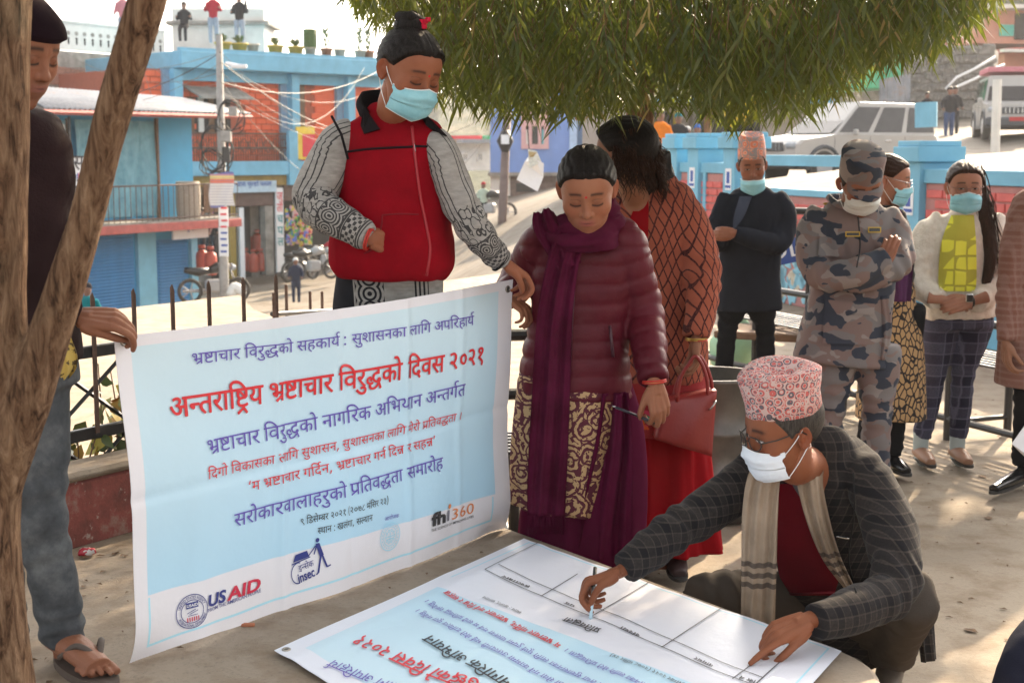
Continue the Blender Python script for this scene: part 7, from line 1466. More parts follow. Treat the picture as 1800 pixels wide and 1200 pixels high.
slv.set(slv.mix(slv.mth('MULTIPLY',pat,slv.mth('ADD',.72,slv.mth('MULTIPLY',fz,.3))),base,(.018,.018,.022)),.95,slv.bump(slv.mth('ADD',slv.noise(_o,380,3),slv.mth('MULTIPLY',pat,-.3)),.5,.004),Sheen_Weight=.4);slv = slv.m
def sleeve(P,pts,rad,m,seed,name='sleeve',amt=.0045,ref=(0,0,1),voxel=.0075,extra=None,js=True):
    Q = spline(np.array(pts,float),24);v,f = weld([limb(pts,rad,24,40)]+(extra or []),voxel,2);el = np.array(pts[len(pts)//2]);d = np.array(pts[-1])-el
    if js: v = wrinkle(v,f,amt,11,seed,[(el,d,95,.10),(np.array(pts[-1]),d,140,.06)],(1,1,.6))
    o = P.part(name,m,v,f)
    def uvf(w_):
        s_,dd,L = along(w_,Q);T,Xf,Yf = frames(Q,ref);seg = np.clip((s_/L*(len(Q)-1)).astype(int),0,len(Q)-2);ctr = Q[seg];r_ = w_-ctr;return np.c_[s_/L,np.arctan2((r_*Yf[seg]).sum(1),(r_*Xf[seg]).sum(1)),dd]
    setuv(o,uvf);return o
sL_ = [A(776,272,YV-.06),A(822,382,YV-.08),A(880,456,YV+.03)]
sR = [A(628,236,YV+.01),A(598,256,YV+.0),A(572,305,YV-.03),A(552,352,YV-.06),A(588,382,YV-.12),A(650,418,YV-.17)]
p.arms = [sR,sL_];sleeve(p,sR,[.055,.068,.068,.062,.056,.040],slv,21,ref=(0,-1,0));
sL = [A(756,246,YV-.04),A(776,272,YV-.06),A(800,335,YV-.07),A(822,382,YV-.08),A(846,418,YV-.05),A(880,456,YV+.03)]
sleeve(p,sL,[.050,.058,.056,.052,.048,.039],slv,22,ref=(0,-1,0))
b = B();pts = [A(583,204,YV-.06),A(600,236,YV-.085),A(612,280,YV-.09)];surfm = blk;b.tube(pts,.004,5);b.build('shoulder_piping',blk,p.root,True,world=True)
hv,hf,_,_ = hand(A(652,420,YV-.155),(.80,.62,-.25),(-.6,.8,.0),1,[(15,20,10)]*4,(20,10,10),.95,back=A(630,408,YV-.16));p.addskin(hv,hf)
bracelet(p,A(646,420,YV-.175),(.9,-.1,-.3),.036,red_bead,'bangle',.003,2)
hv,hf,_,_ = hand(A(882,458,YV+.03),(.75,.30,-.55),(-.35,-.1,-1),-1,[(30,55,30),(38,60,30),(40,60,30),(42,55,25)],(12,25,20),.98,2,back=A(868,446,YV+.0));p.addskin(hv,hf)
bracelet(p,A(879,457,YV+.03),(.8,.25,-.5),.038,blk,'wrist_band',.006,1)
tun = G('grey_tunic_with_motifs');_o = tun.co();_q = tun.sep(_o);g0 = tun.ramp(tun.noise(tun.sc(_o,1,1,3),30,4),[(.3,(.25,.235,.22)),(.7,(.37,.35,.33))]);_v = tun.comb(tun.mth('ADD',_q[0],.43),tun.mth('SUBTRACT',_q[2],1.0),0.0)
_c = tun.n('ShaderNodeVectorMath',operation='LENGTH');tun.put(_c.inputs[0],tun.comb(tun.mth('ADD',_q[0],.425),tun.mth('SUBTRACT',tun.mth('PINGPONG',tun.mth('ADD',_q[2],4.0),.045),.022),0.0));pt = tun.mth('MULTIPLY',tun.mth('GREATER_THAN',tun.mth('SINE',tun.mth('MULTIPLY',_c.outputs[1],420.0)),.1),tun.mth('LESS_THAN',tun.mth('ABSOLUTE',tun.mth('ADD',_q[0],.425)),.045))
st = tun.mth('MULTIPLY',tun.mth('GREATER_THAN',tun.mth('SINE',tun.mth('MULTIPLY',_q[0],500.0)),.2),tun.mth('LESS_THAN',tun.mth('ABSOLUTE',tun.mth('ADD',_q[0],.27)),.022));bl_ = tun.mth('LESS_THAN',_q[0],-.475)
tun.set(tun.mix(tun.mth('MAXIMUM',tun.mth('MAXIMUM',pt,st),bl_),g0,(.018,.018,.022)),.95,tun.bump(tun.noise(_o,380,3),.5,.004),Sheen_Weight=.4);tun = tun.m
v,f = torso([(690,440,.155,.11),(685,500,.166,.10),(682,600,.172,.10),(680,720,.16,.10)],[YV,YV+.06,YV+.12,YV+.16],sideV,60,40);p.part('tunic',tun,skirtfold(v,A(685,500,YV),.010,7,v[:,2].max(),v[:,2].min(),2),f)
gx_ = p.root.location[0];hz = A(690,620,YV)[2]
legs(p,[(gx_-.08,YV+.16,hz-.1),(gx_+.08,YV+.16,hz-.1)],[(gx_-.085,YV+.2,PZ+.42),(gx_+.085,YV+.2,PZ+.42)],[(gx_-.085,YV+.22,PZ+.09),(gx_+.085,YV+.22,PZ+.09)],None,.075,blk,seed=3)
for sx in (-.085,.085): shoe(p,(gx_+sx,YV+.22,PZ+.05),(gx_+sx,YV+.08,PZ+.02),mat('dark_sandal',(.05,.03,.03),.6),'shoe',z=PZ)
p.finish([torso([(690,215,.11,.07),(690,330,.13,.10),(688,500,.12,.07)],[YV,YV,YV+.08],sideV)])
# ------------------------------------------------------------ helpers for the rest of the crowd
def bvh(v,f): return BVHTree.FromPolygons([tuple(q) for q in v],f)
def patch(P,name,m,L,Rr,bv_,lift=.006,nu=10,nv=24,parent=None,th=.002):
    """cloth piece lying on a garment: left and right edge given as picture points"""
    a = spline(np.array(L,float),nv);c = spline(np.array(Rr,float),nv);v = []
    for i in range(nv):
        for j in range(nu):
            q = a[i]+(c[i]-a[i])*j/(nu-1);h = onsurf(q[0],q[1],bv_,lift);v.append(h if h is not None else (v[-1] if v else A(q[0],q[1],P.root.location[1])))
    v = np.array(v);f = [(i*nu+j,(i+1)*nu+j,(i+1)*nu+j+1,i*nu+j+1) for i in range(nv-1) for j in range(nu-1)];k = len(v);r_ = nrm_(ray(*L[0]));v = np.vstack([v,v+r_*th]);f += [tuple(x+k for x in q[::-1]) for q in f]
    return P.part(name,m,v,f,parent)
def coat(P,name,m,rows,y,arms,side=X_,voxel=.009,amt=.005,seed=1,arms_r=None,sc=8,fr=90):
    """torso and both sleeves as one welded garment; arms: lists of (px, py, y) with radii"""
    parts = [torso(rows,y,side,44,50)];js = [];out = []
    for pts,rad in arms:
        W_ = [A(*q) for q in pts];parts.append(limb(W_,rad,22,34));e = W_[len(W_)//2];js += [(e,W_[-1]-e,fr,.11),(W_[0],W_[1]-W_[0],70,.10)];out.append(W_)
    v,f = weld(parts,voxel,2);v = wrinkle(v,f,amt,sc,seed,js,(1,1,.5));o = P.part(name,m,v,f);P.arms = out;return o,bvh(v,f),out,v,f
def topi(P,m,h=.100,flare=1.0,z0=.050,lean=0.0):
    n = 48;v = [];prof = [(.985,.0),(1.0,.004),(.995,.35),(.99*flare**.5,.7),(.97*flare,.96),(.93*flare,1.0),(.72,.93),(.4,.80),(.1,.76)]
    for r_,t in prof:
        for i in range(n):
            a = i/n*6.283;rim = (.010*math.cos(2*a)+.006*math.sin(a+.6))*(t > .5);dome = 0 if t < .97 else 0
            v.append((r_*.0805*math.cos(a),r_*.099*math.sin(a)-.010-lean*t,z0+.010*math.sin(a)*(t < .1)+h*t+rim+(.022*abs(math.sin(a*1.0))*(r_ < .9 and r_ > .2))))
    k = len(prof);f = [(i*n+j,i*n+(j+1) % n,(i+1)*n+(j+1) % n,(i+1)*n+j) for i in range(k-1) for j in range(n)]+[tuple(range((k-1)*n,k*n))]
    return P.part('topi_hat',m,P.hw(v),f)
def dhaka(name,c1,c2,c3,sc=26,hexa=False):
    g = G(name);o = g.co();q = g.sep(o);d = g.vor(o,sc,rnd=.35 if hexa else .55);e = g.vor(o,sc,'DISTANCE_TO_EDGE',rnd=.35 if hexa else .55);cc = g.sep(g.vor(o,sc,rnd=.35 if hexa else .55,out=1))[0]
    c = g.mix(g.mth('GREATER_THAN',g.mth('SINE',g.mth('MULTIPLY',d,22.0)),.1),c1,c2);c = g.mix(g.mth('MULTIPLY',g.mth('GREATER_THAN',g.mth('SINE',g.mth('ADD',g.mth('MULTIPLY',d,13.0),g.mth('MULTIPLY',cc,9.0))),.55),g.mth('GREATER_THAN',g.noise(o,60,2),.42)),c,c3)
    c = g.mix(g.mth('LESS_THAN',e,.045),c,c3 if hexa else c2);g.set(c,.85,g.bump(g.noise(o,350,2),.3,.003),Sheen_Weight=.3);return g.m
def plaid(name,base,line,p=.034,w_=.13,fuzz=.9,strength=.8):
    g = G(name);o = g.co();q = g.sep(o);u = g.mth('ADD',q[0],g.mth('MULTIPLY',q[1],.7))
    def ln(x,per,ww): return g.mth('LESS_THAN',g.mth('ABSOLUTE',g.mth('SUBTRACT',g.mth('FRACT',g.mth('DIVIDE',x,per)),.5)),ww)
    a = g.mth('ADD',ln(u,p,w_),ln(q[2],p,w_));a = g.mth('ADD',a,g.mth('MULTIPLY',g.mth('ADD',ln(u,p*2,.30),ln(q[2],p*2,.30)),.45));n = g.noise(o,160,3)
    g.set(g.mix(g.mth('MULTIPLY',a,g.mth('MULTIPLY',n,strength),clamp=True),base,line),fuzz,g.bump(g.noise(o,420,3),.35,.003),Sheen_Weight=.25);return g.m
def feet(P,pts,m,**k):
    for a,t in pts: shoe(P,a,t,m,**k)

# ------------------------------------------------------------ man crouching to sign
p = Person('man in a patterned topi and plaid jacket crouching to sign the sheet',(A(1450,1150,4.05)[0],4.05,0),(.235,.085,.042),fem=0,full=.2,hs=1.04)
p.head(A(1378,756,3.66),-72,14,-4,'open',stub=.25);p.hair('short',HAIRG,.006);p.neck(A(1432,815,3.86),.051);p.mask(MASK_WHITE,.004);p.glasses()
topi(p,dhaka('pink_dhaka_weave',(.50,.12,.11),(.52,.38,.35),(.12,.11,.13),46),.110,1.14,.050,.004)
pl = plaid('charcoal_plaid_wool',(.016,.015,.017),(.060,.050,.044),.026,.07)
ys = [3.88,3.87,3.90,3.98,4.06,4.14,4.2];sd = nrm_([1,-.22,.04])
aR = [(1345,815,3.93),(1305,850,3.93),(1248,893,3.86),(1190,930,3.78),(1140,968,3.72),(1096,1000,3.68)];aL = [(1496,818,3.83),(1530,850,3.78),(1566,935,3.66),(1572,1035,3.52),(1505,1070,3.42),(1432,1092,3.34)]
co_,bv,W_,v,f = coat(p,'plaid_jacket',pl,[(1430,770,.058,.06),(1432,785,.115,.085),(1438,830,.172,.115),(1450,900,.178,.130),(1470,980,.175,.135),(1505,1060,.180,.14),(1530,1120,.16,.13)],ys,[(aR,[.060,.070,.062,.056,.050,.042]),(aL,[.052,.066,.072,.062,.056,.046])],sd,.0075,.0065,31)
v,f = ribbon([A(1590,985,4.02),A(1622,1060,3.98),A(1634,1160,3.95)],[.07,.06,.035],.012,nrm_([.5,.85,0]),16,2,.3,24);p.part('jacket_tail',pl,v,f)
swt = cloth('dark_red_sweater',(.15,.008,.016),.95,.12,900,.3);collar(p,A(1432,806,3.885),.080,.076,.055,pl,gap=1.0,flare=.014,side=sd)
patch(p,'sweater',swt,[(1365,850),(1362,930),(1368,1000),(1380,1046)],[(1432,850),(1455,930),(1476,1000),(1466,1046)],bv,.012,14,34)
bsc = G('beige_striped_wool');_o = bsc.co();_z = bsc.sep(bsc.attr('luv'))[0];stp = bsc.mth('MULTIPLY',bsc.mth('GREATER_THAN',bsc.mth('SINE',bsc.mth('MULTIPLY',_z,210.0)),.0),bsc.mth('ADD',bsc.mth('LESS_THAN',bsc.mth('ABSOLUTE',bsc.mth('SUBTRACT',_z,.30)),.045),bsc.mth('GREATER_THAN',_z,.475)))
bsc.set(bsc.mix(stp,bsc.ramp(bsc.noise(_o,12,4),[(.3,(.27,.205,.15)),(.7,(.36,.28,.21))]),(.11,.085,.07)),.95,bsc.bump(bsc.noise(bsc.sc(_o,1,1,5),90,3),.5,.004),Sheen_Weight=.4);bsc = bsc.m
def sluv(o): setuv(o,lambda w_: np.c_[o_top-w_[:,2],w_[:,0],w_[:,1]])
o_top = A(1335,820,3.68)[2]
v,f = ribbon([A(1372,800,3.72),A(1345,835,3.71),A(1336,900,3.70),A(1334,1000,3.72),A(1332,1100,3.745)],[.032,.042,.047,.047,.046],.011,nrm_([1,-.2,0]),30,3,.35,60);o = p.part('beige_scarf',bsc,v,f);sluv(o)
v,f = ribbon([A(1440,770,3.93),A(1425,800,3.80),A(1424,850,3.735),A(1440,920,3.76),A(1462,980,3.82),A(1492,1030,3.87)],[.05,.042,.035,.030,.024,.014],.011,nrm_([1,.1,.25]),26,3,.4,50);o2 = p.part('scarf_far_side',bsc,v,f,o);sluv(o2)
v,f = wrap(A(1430,790,3.87),.076,.068,.024,(.010,.012),seed=2,folds=3);o2 = p.part('scarf_at_neck',bsc,v,f,o);sluv(o2)
patch(p,'shirt_collar',mat('grey_shirt',(.10,.10,.11),.8),[(1385,822),(1392,850),(1405,872)],[(1425,822),(1425,850),(1412,872)],bv,.016,6,10)
surfline(p,'hanging_pen',silver_m,[(1470,942),(1492,946)],bv,.004,6,None,.004);surfline(p,'lapel_edge',mat('dark_seam',(.01,.01,.01),.9),[(1500,830),(1502,900),(1492,980),(1505,1040)],bv,.0022)
trouser_cloth = cloth('grey_brown_trousers',(.075,.062,.052),.8,.12,900,.1)
hL,hR = A(1515,1075,4.14),A(1450,1075,4.18);kL,kR = A(1604,1058,3.72),A(1238,1046,3.98);kL[2] += .01;aLn = np.array([A(1565,1180,4.02)[0],4.02,.10]);aRn = np.array([A(1330,1120,4.28)[0],4.30,.10])
legs(p,[hL,hR],[kL,kR],[aLn,aRn],None,.105,trouser_cloth,cuff=.06,voxel=.010,amt=.007,seed=8)
shm = mat('worn_brown_shoe',(.10,.075,.055),.6);feet(p,[((aLn[0],4.02,.06),(aLn[0]-.06,3.84,.03)),((aRn[0],4.30,.06),(aRn[0]-.09,4.13,.03))],shm)
sh_ = A(1490,1128,4.12);feet(p,[((sh_[0]+.02,4.2,.05),(sh_[0]-.0,4.04,.03))],shm)
hv,hf,tps,tth = hand(A(1090,1004,3.675),(-1,-.05,-.32),(-.15,-.25,-1),1,[(50,50,18),(62,66,30),(68,72,35),(72,74,35)],(24,38,28),1.04,0,back=A(1130,975,3.71),rsc=.95);p.addskin(hv,hf,np.tile(p.base*.95,(len(hv),1)))
hv,hf,_,_ = hand(A(1420,1090,3.34),(-1,-.30,-.30),(-.2,.25,-1),1,[(10,8,4),(42,60,35),(46,62,38),(50,62,38)],(22,20,20),1.06,3,back=A(1455,1080,3.38));p.addskin(hv,hf)
p.finish([torso([(1432,800,.12,.08),(1450,900,.14,.10),(1500,1060,.13,.10)],[3.9,3.98,4.15],sd)])
gp0 = mid(tps[0],tth);tipz = np.array([gp0[0]-.004,gp0[1]-.025,PZ+.012]);pen('white and blue pen upright in the hand of the crouching man',tipz,tipz+(gp0-tipz)/np.linalg.norm(gp0-tipz)*.15+[0,0,.01],mat('black_pen_cap',(.02,.02,.02),.35),mat('pale_blue_pen_barrel',(.45,.62,.72),.35),.62,.0045)

# ------------------------------------------------------------ woman in the diamond cardigan, back turned
dia = G('diamond_knit');_o = dia.co();_q = dia.sep(_o);_u = dia.mth('DIVIDE',dia.mth('ADD',_q[0],dia.mth('MULTIPLY',_q[1],.55)),.036);_w = dia.mth('DIVIDE',dia.mth('ADD',_q[2],dia.mth('MULTIPLY',_q[0],.25)),.072);_u = dia.mth('ADD',_u,dia.mth('MULTIPLY',dia.noise(_o,6,2),1.2))
def dl(x): return dia.mth('LESS_THAN',dia.mth('ABSOLUTE',dia.mth('SUBTRACT',dia.mth('FRACT',x),.5)),.085)
mk = dia.mth('MULTIPLY',dia.mth('MAXIMUM',dl(dia.mth('ADD',_u,_w)),dl(dia.mth('SUBTRACT',_u,_w))),dia.mth('ADD',.45,dia.mth('MULTIPLY',dia.noise(_o,120,2),.9)),clamp=True)
dia.set(dia.mix(mk,dia.ramp(dia.noise(_o,8,4),[(.3,(.27,.075,.045)),(.7,(.36,.108,.066))]),(.05,.018,.02)),.95,dia.bump(dia.mth('ADD',dia.noise(_o,300,3),dia.mth('MULTIPLY',mk,-1.0)),.6,.006),Sheen_Weight=.6);dia = dia.m
p = Person('woman seen from behind in a pink diamond cardigan and red sari',(A(1150,900,5.15)[0],5.15,0),(.26,.12,.07),fem=1,hs=1.03)
p.head(A(1098,275,5.05),-118,8,0,'down');p.hair('bun',HAIR,.022);p.neck(A(1125,365,5.12),.05)
rr = rs(8);b = B()
for k in range(420):       # loose curly hair hanging down the back
    a = rr.uniform(-.3,3.5);q = p.hw((.083*math.cos(a),-.030-.072*math.sin(a)*1.0,rr.uniform(-.02,.09)));L = rr.uniform(.06,.17);pts = []
    dr = np.array([rr.normal()*.05+.05,rr.normal()*.05,-1]);ph = rr.rand()*6.28
    for t in np.linspace(0,1,12): pts.append(q+dr*L*t+np.array([math.cos(ph+t*9),math.sin(ph+t*9),0])*.013*t+np.array([.035*t*(a < 1.6),-.015*t,0]))
    b.tube(pts,list(np.linspace(.0042,.0008,12)),5)
tag(b.build('loose_curls',HAIRB,p.hair_o,True,world=True),kind='stuff')
v,f = weld([limb([A(1125,250,5.10),A(1121,305,5.09),A(1116,342,5.08)],[.075,.085,.05],20,16),limb([A(1150,275,5.1),A(1165,318,5.1)],[.06,.04],16,8)],.008,2);p.part('hair_mass',HAIR,wrinkle(v,f,.009,26,3,(),(1,1,.5)),f,p.hair_o)
b = B()
for k in range(4): q = p.hw((.052+.006*math.cos(k*1.6),-.085,.045+.008*math.sin(k*1.6)));vv,ff = limb([q-[0,0,.008],q+[0,0,.008]],[.009,.009],8,4);b.add(vv,ff)
b.build('red_hair_tie',cloth('red_tie_cloth',(.5,.03,.03)),p.hair_o,True,world=True)
co_,bv,W_,v,f = coat(p,'diamond_cardigan',dia,[(1135,318,.055,.06),(1142,335,.115,.085),(1150,375,.165,.115),(1155,450,.172,.125),(1155,540,.168,.13),(1158,620,.175,.14),(1158,668,.172,.14)],5.16,[([(1185,345,5.15),(1205,385,5.12),(1226,440,5.08),(1236,490,5.02),(1232,550,4.98),(1224,592,4.95)],[.06,.072,.070,.064,.056,.046]),([(1100,345,5.15),(1085,420,5.2),(1080,520,5.15),(1085,600,5.05)],[.06,.06,.055,.045])],X_,.009,.006,41)
patch(p,'red_sari_shoulder',cloth('red_sari',(.26,.006,.010),.7,.1,900,.2),[(1112,372),(1104,400),(1112,440)],[(1140,345),(1140,390),(1138,440)],bv,.008,8,12)
sari = cloth('red_sari',(.26,.006,.010));v,f = torso([(1158,640,.165,.13),(1160,740,.168,.135),(1162,840,.18,.14),(1165,920,.20,.15),(1165,960,.215,.16)],5.17,n=90,k=60);cs = A(1160,740,5.17);p.part('sari_skirt',sari,skirtfold(v,cs,.020,8,v[:,2].max(),v[:,2].min(),3),f)
v,f = torso([(1158,655,.178,.142),(1157,700,.178,.146),(1152,758,.172,.143)],5.165,n=70,k=30);emb = G('embroidered_red_cloth');_o = emb.co();_z = emb.sep(_o)[2];zb_ = float(A(1150,740,5.0)[2]);nn = emb.vor(_o,42,out=1);band_ = emb.mth('MULTIPLY',emb.mth('LESS_THAN',emb.mth('ABSOLUTE',emb.mth('SUBTRACT',_z,zb_)),.035),emb.mth('GREATER_THAN',emb.noise(_o,50,2),.47))
emb.set(emb.mix(band_,(.25,.010,.012),emb.ramp(emb.sep(nn)[0],[(0,(.02,.16,.07)),(.4,(.55,.08,.01)),(.7,(.5,.03,.08)),(1,(.03,.12,.1))],'CONSTANT')),.85,emb.bump(emb.noise(_o,200,2),.4,.004));p.part('embroidered_shawl',emb.m,skirtfold(v,cs,.008,7,v[:,2].max(),v[:,2].min(),1),f)
hv,hf,_,_ = hand(A(1224,596,4.95),(.0,-.05,-1),(-1,.1,0),1,[(40,60,35)]*4,(20,20,15),1.0,2,back=A(1226,575,4.96));p.addskin(hv,hf);bracelet(p,A(1224,594,4.95),(0,0,-1),.037,gold_m,'bangle',.003,2);bracelet(p,A(1224,597,4.95),(0,0,-1),.037,red_bead,'bangle',.003,1)
b = B();b.tube([p.hw((.080,-.010,-.036)),p.hw((.082,-.010,-.042))],.005,6);b.build('ear_stud',gold_m,p.root,True,world=True)
for sx in (-.08,.08): shoe(p,(p.root.location[0]+sx,5.15,.05),(p.root.location[0]+sx,5.0,.03),mat('dark_sandal',(.05,.03,.03),.6),'shoe')
p.finish([torso([(1140,340,.10,.06),(1155,540,.12,.10),(1160,740,.12,.10)],5.16),limb([A(1140,740,5.15),A(1140,1000,5.15)],[.08,.05]),limb([A(1185,740,5.15),A(1185,1000,5.15)],[.08,.05])])
# red handbag
hb_ = empty('handbag',tuple(A(1208,790,4.9)),0,'red leather handbag hanging from the hand of the woman in the cardigan','handbag');lea = mat('red_leather',(.21,.014,.012),.42,.12,6,.25,90)
q = [A(1170,700,4.93),A(1258,684,4.96),A(1248,797,4.96),A(1150,768,4.93)];dv = np.array([0,.085,0]);v = []
for j in range(13):
    for i in range(13):
        u,t = i/12,j/12;P_ = (q[0]*(1-u)+q[1]*u)*(1-t)+(q[3]*(1-u)+q[2]*u)*t;bl = .014*math.sin(u*math.pi)*math.sin(t*math.pi)**.5+.003*math.sin(u*9+t*4);v.append((P_-[0,bl+.03+.02*t,0],P_+dv+[0,bl-.03-.02*(1-t)*0,0]))
fr_ = [a for a,_ in v];bk_ = [c for _,c in v];N_ = 169;f = [(j*13+i,(j+1)*13+i,(j+1)*13+i+1,j*13+i+1) for j in range(12) for i in range(12)];f += [tuple(x+N_ for x in q_[::-1]) for q_ in f]
bd_ = [i for i in range(13)]+[j*13+12 for j in range(1,13)]+[12*13+i for i in range(11,-1,-1)]+[j*13 for j in range(11,0,-1)];f += [(bd_[i],bd_[(i+1) % 48],N_+bd_[(i+1) % 48],N_+bd_[i]) for i in range(48)]
b = B();b.add(fr_+bk_,f);b.build('bag_body',lea,hb_,True,world=True)
for dy_,ps_ in ((-.03,[(1190,706),(1196,665),(1212,638),(1222,626),(1234,640),(1243,668),(1244,694)]),(.06,[(1182,704),(1192,668),(1210,636),(1224,622),(1240,640),(1250,668),(1252,690)])): b = B();b.tube(spline([A(x,y,4.93+dy_) for x,y in ps_],22),.0065,8);b.build('strap',lea,hb_,True,world=True)
b = B();b.tube([A(1252,712,4.91)+np.array([0,.016*math.cos(t),.016*math.sin(t)])+[.012*math.sin(t),0,0] for t in np.linspace(0,6.283,17)],.003,6,False);b.build('ring',silver_m,hb_,True,world=True)

# ------------------------------------------------------------ man in the dark coat with a topi
Yb = 8.8;p = Person('man in a dark coat and orange patterned topi with his mask on his chin',(A(1305,700,Yb)[0],Yb,0),(.24,.10,.06),hs=1.06)
p.head(A(1322,292,Yb-.05),-6,16,3,'narrow',stub=.15);p.hair('short',HAIR,.006);p.neck(A(1325,350,Yb),.058);topi(p,dhaka('orange_dhaka_weave',(.60,.20,.12),(.66,.32,.24),(.28,.25,.26),20,True),.125,.9,.046,.010);p.mask(MASK_BLUE,.048,False)
cw = cloth('dark_navy_wool',(.018,.020,.027),.9,.15,800,.3);aR = [(1285,345,Yb),(1272,375,Yb-.02),(1262,405,Yb-.05),(1262,425,Yb-.1),(1266,418,Yb-.18)];aL = [(1358,345,Yb),(1376,372,Yb-.02),(1378,405,Yb-.06),(1366,428,Yb-.14),(1330,422,Yb-.22),(1290,410,Yb-.25)]
co_,bv,W_,v,f = coat(p,'long_coat',cw,[(1324,328,.06,.07),(1324,340,.14,.10),(1322,372,.195,.13),(1320,430,.19,.14),(1318,490,.185,.14),(1318,545,.20,.14)],Yb,[(aR,[.07,.075,.07,.062,.05]),(aL,[.07,.078,.072,.068,.060,.050])],X_,.011,.006,51)
patch(p,'shirt_front',mat('dark_blue_shirt',(.03,.04,.07),.8),[(1300,345),(1290,380),(1288,402)],[(1322,345),(1308,380),(1292,402)],bv,.01,6,12)
hv,hf,_,_ = hand(A(1290,410,Yb-.26),(-1,-.1,.05),(0,1,-.2),1,[(60,75,40)]*4,(20,30,20),1.05,1,voxel=.004);p.addskin(hv,hf)
x0 = p.root.location[0];hz = A(1318,530,Yb)[2];bt = cloth('black_trousers',(.013,.013,.015));legs(p,[(x0-.07,Yb,hz),(x0+.10,Yb,hz)],[(x0-.10,Yb,.5),(x0+.13,Yb,.5)],[(x0-.13,Yb,.10),(x0+.15,Yb,.10)],None,.095,bt,cuff=.06,voxel=.014)
bsh = mat('black_leather_shoe',(.012,.012,.013),.2,.2,8,.1);feet(p,[((x0-.13,Yb,.06),(x0-.17,Yb-.20,.03)),((x0+.15,Yb,.06),(x0+.16,Yb-.2,.03))],bsh);p.finish([torso([(1324,345,.12,.08),(1318,540,.14,.10)],Yb)])

# ------------------------------------------------------------ officer in camouflage
camo = G('blue_grey_camouflage');_o = camo.co();_w = camo.vm('ADD',_o,camo.sc(camo.noise(_o,9,2,.5,col=True),.10));n1 = camo.noise(camo.sc(_w,1,1,1.5),9,1.5,.4);n2 = camo.noise(camo.sc(_w,1,1,1.6,(3,1,2)),11,1.5,.4);n3 = camo.noise(camo.sc(_w,1,1,1.5,(7,5,1)),11,1.5,.4)
c = camo.mix(camo.mth('GREATER_THAN',n1,.53),(.165,.115,.105),(.15,.135,.135));c = camo.mix(camo.mth('GREATER_THAN',n3,.60),c,(.22,.19,.18));c = camo.mix(camo.mth('GREATER_THAN',n2,.57),c,(.026,.033,.050));camo.set(c,.9,camo.bump(camo.noise(_o,420,2),.25,.003));camo = camo.m
Yc = 6.1;p = Person('officer in blue-grey camouflage with arms crossed and head bowed',(A(1500,800,Yc)[0],Yc,0),(.25,.105,.062),hs=1.06)
p.head(A(1512,322,Yc-.12),8,34,6,'down',stub=.1);p.hair('short',HAIR,.005);p.neck(A(1498,378,Yc),.06);p.mask(MASK_GREY,-.010)
cap = [];n = 44;prof = [(.985,-.002),(1.0,.0),(1.0,.03),(1.005,.070),(1.02,.084),(.96,.093),(.6,.098),(.1,.100)]
for r_,h in prof: cap += [(r_*.083*math.cos(i/n*6.283),r_*.102*math.sin(i/n*6.283)-.010,.042+h*(1.0-.0*math.sin(i/n*6.283))-.010*math.sin(i/n*6.283)*(h < .05)) for i in range(n)]
cf = [(i*n+j,i*n+(j+1) % n,(i+1)*n+(j+1) % n,(i+1)*n+j) for i in range(len(prof)-1) for j in range(n)]+[tuple(range((len(prof)-1)*n,len(prof)*n))];cpo = p.part('patrol_cap',camo,p.hw(cap),cf)
bp_ = [];m_ = 14
for i in range(m_+1):
    a = math.pi*(.18+.64*i/m_)
    for t in (0,.35,.7,1): bp_.append((.084*math.cos(a)*(1+.02*t),.092*math.sin(a)-.008+.058*t*math.sin(a)**1.5,.042-.008*math.sin(a)-.020*t))
k = len(bp_);bf = [(i*4+j,i*4+j+1,(i+1)*4+j+1,(i+1)*4+j) for i in range(m_) for j in range(3)];bp_ += [(x,y,z-.004) for x,y,z in bp_];bf += [tuple(q+k for q in r_[::-1]) for r_ in bf];p.part('cap_brim',camo,p.hw(bp_),bf,cpo)
aR = [(1448,375,Yc),(1432,405,Yc-.02),(1428,450,Yc-.06),(1446,484,Yc-.14),(1500,480,Yc-.24),(1560,452,Yc-.24)];aL = [(1550,378,Yc),(1568,405,Yc-.03),(1580,440,Yc-.08),(1574,466,Yc-.16),(1530,486,Yc-.20),(1490,494,Yc-.18)]
co_,bv,W_,v,f = coat(p,'camouflage_shirt',camo,[(1498,352,.06,.065),(1498,368,.135,.095),(1500,400,.185,.125),(1500,460,.185,.135),(1496,520,.178,.135),(1484,590,.19,.14),(1478,636,.205,.15)],Yc,[(aR,[.065,.073,.072,.066,.060,.050]),(aL,[.06,.070,.068,.064,.058,.05])],X_,.0095,.0075,61)
pk = mat('camo_seam_shadow',(.03,.03,.035),.9);patch(p,'hip_pocket',camo,[(1452,528),(1448,560),(1446,604)],[(1536,536),(1534,570),(1524,606)],bv,.014,8,10,th=.01);patch(p,'pocket_flap',camo,[(1450,526),(1450,548)],[(1538,534),(1536,554)],bv,.022,8,5,th=.006);patch(p,'chest_pocket',camo,[(1440,415),(1438,450)],[(1486,425),(1484,452)],bv,.012,6,6,th=.006)
for (a,c_) in (((1486,407),(1512,416)),((1526,399),(1549,409))): t_ = patch(p,'name_tape',mat('yellow_thread',(.50,.33,.05),.8),[(a[0],a[1]),(a[0],c_[1])],[(c_[0],a[1]),(c_[0],c_[1])],bv,.012,5,4);patch(p,'tape_field',mat('tape_dark',(.06,.06,.06),.8),[(a[0]+2,a[1]+2),(a[0]+2,c_[1]-2)],[(c_[0]-2,a[1]+2),(c_[0]-2,c_[1]-2)],bv,.014,5,4,t_)
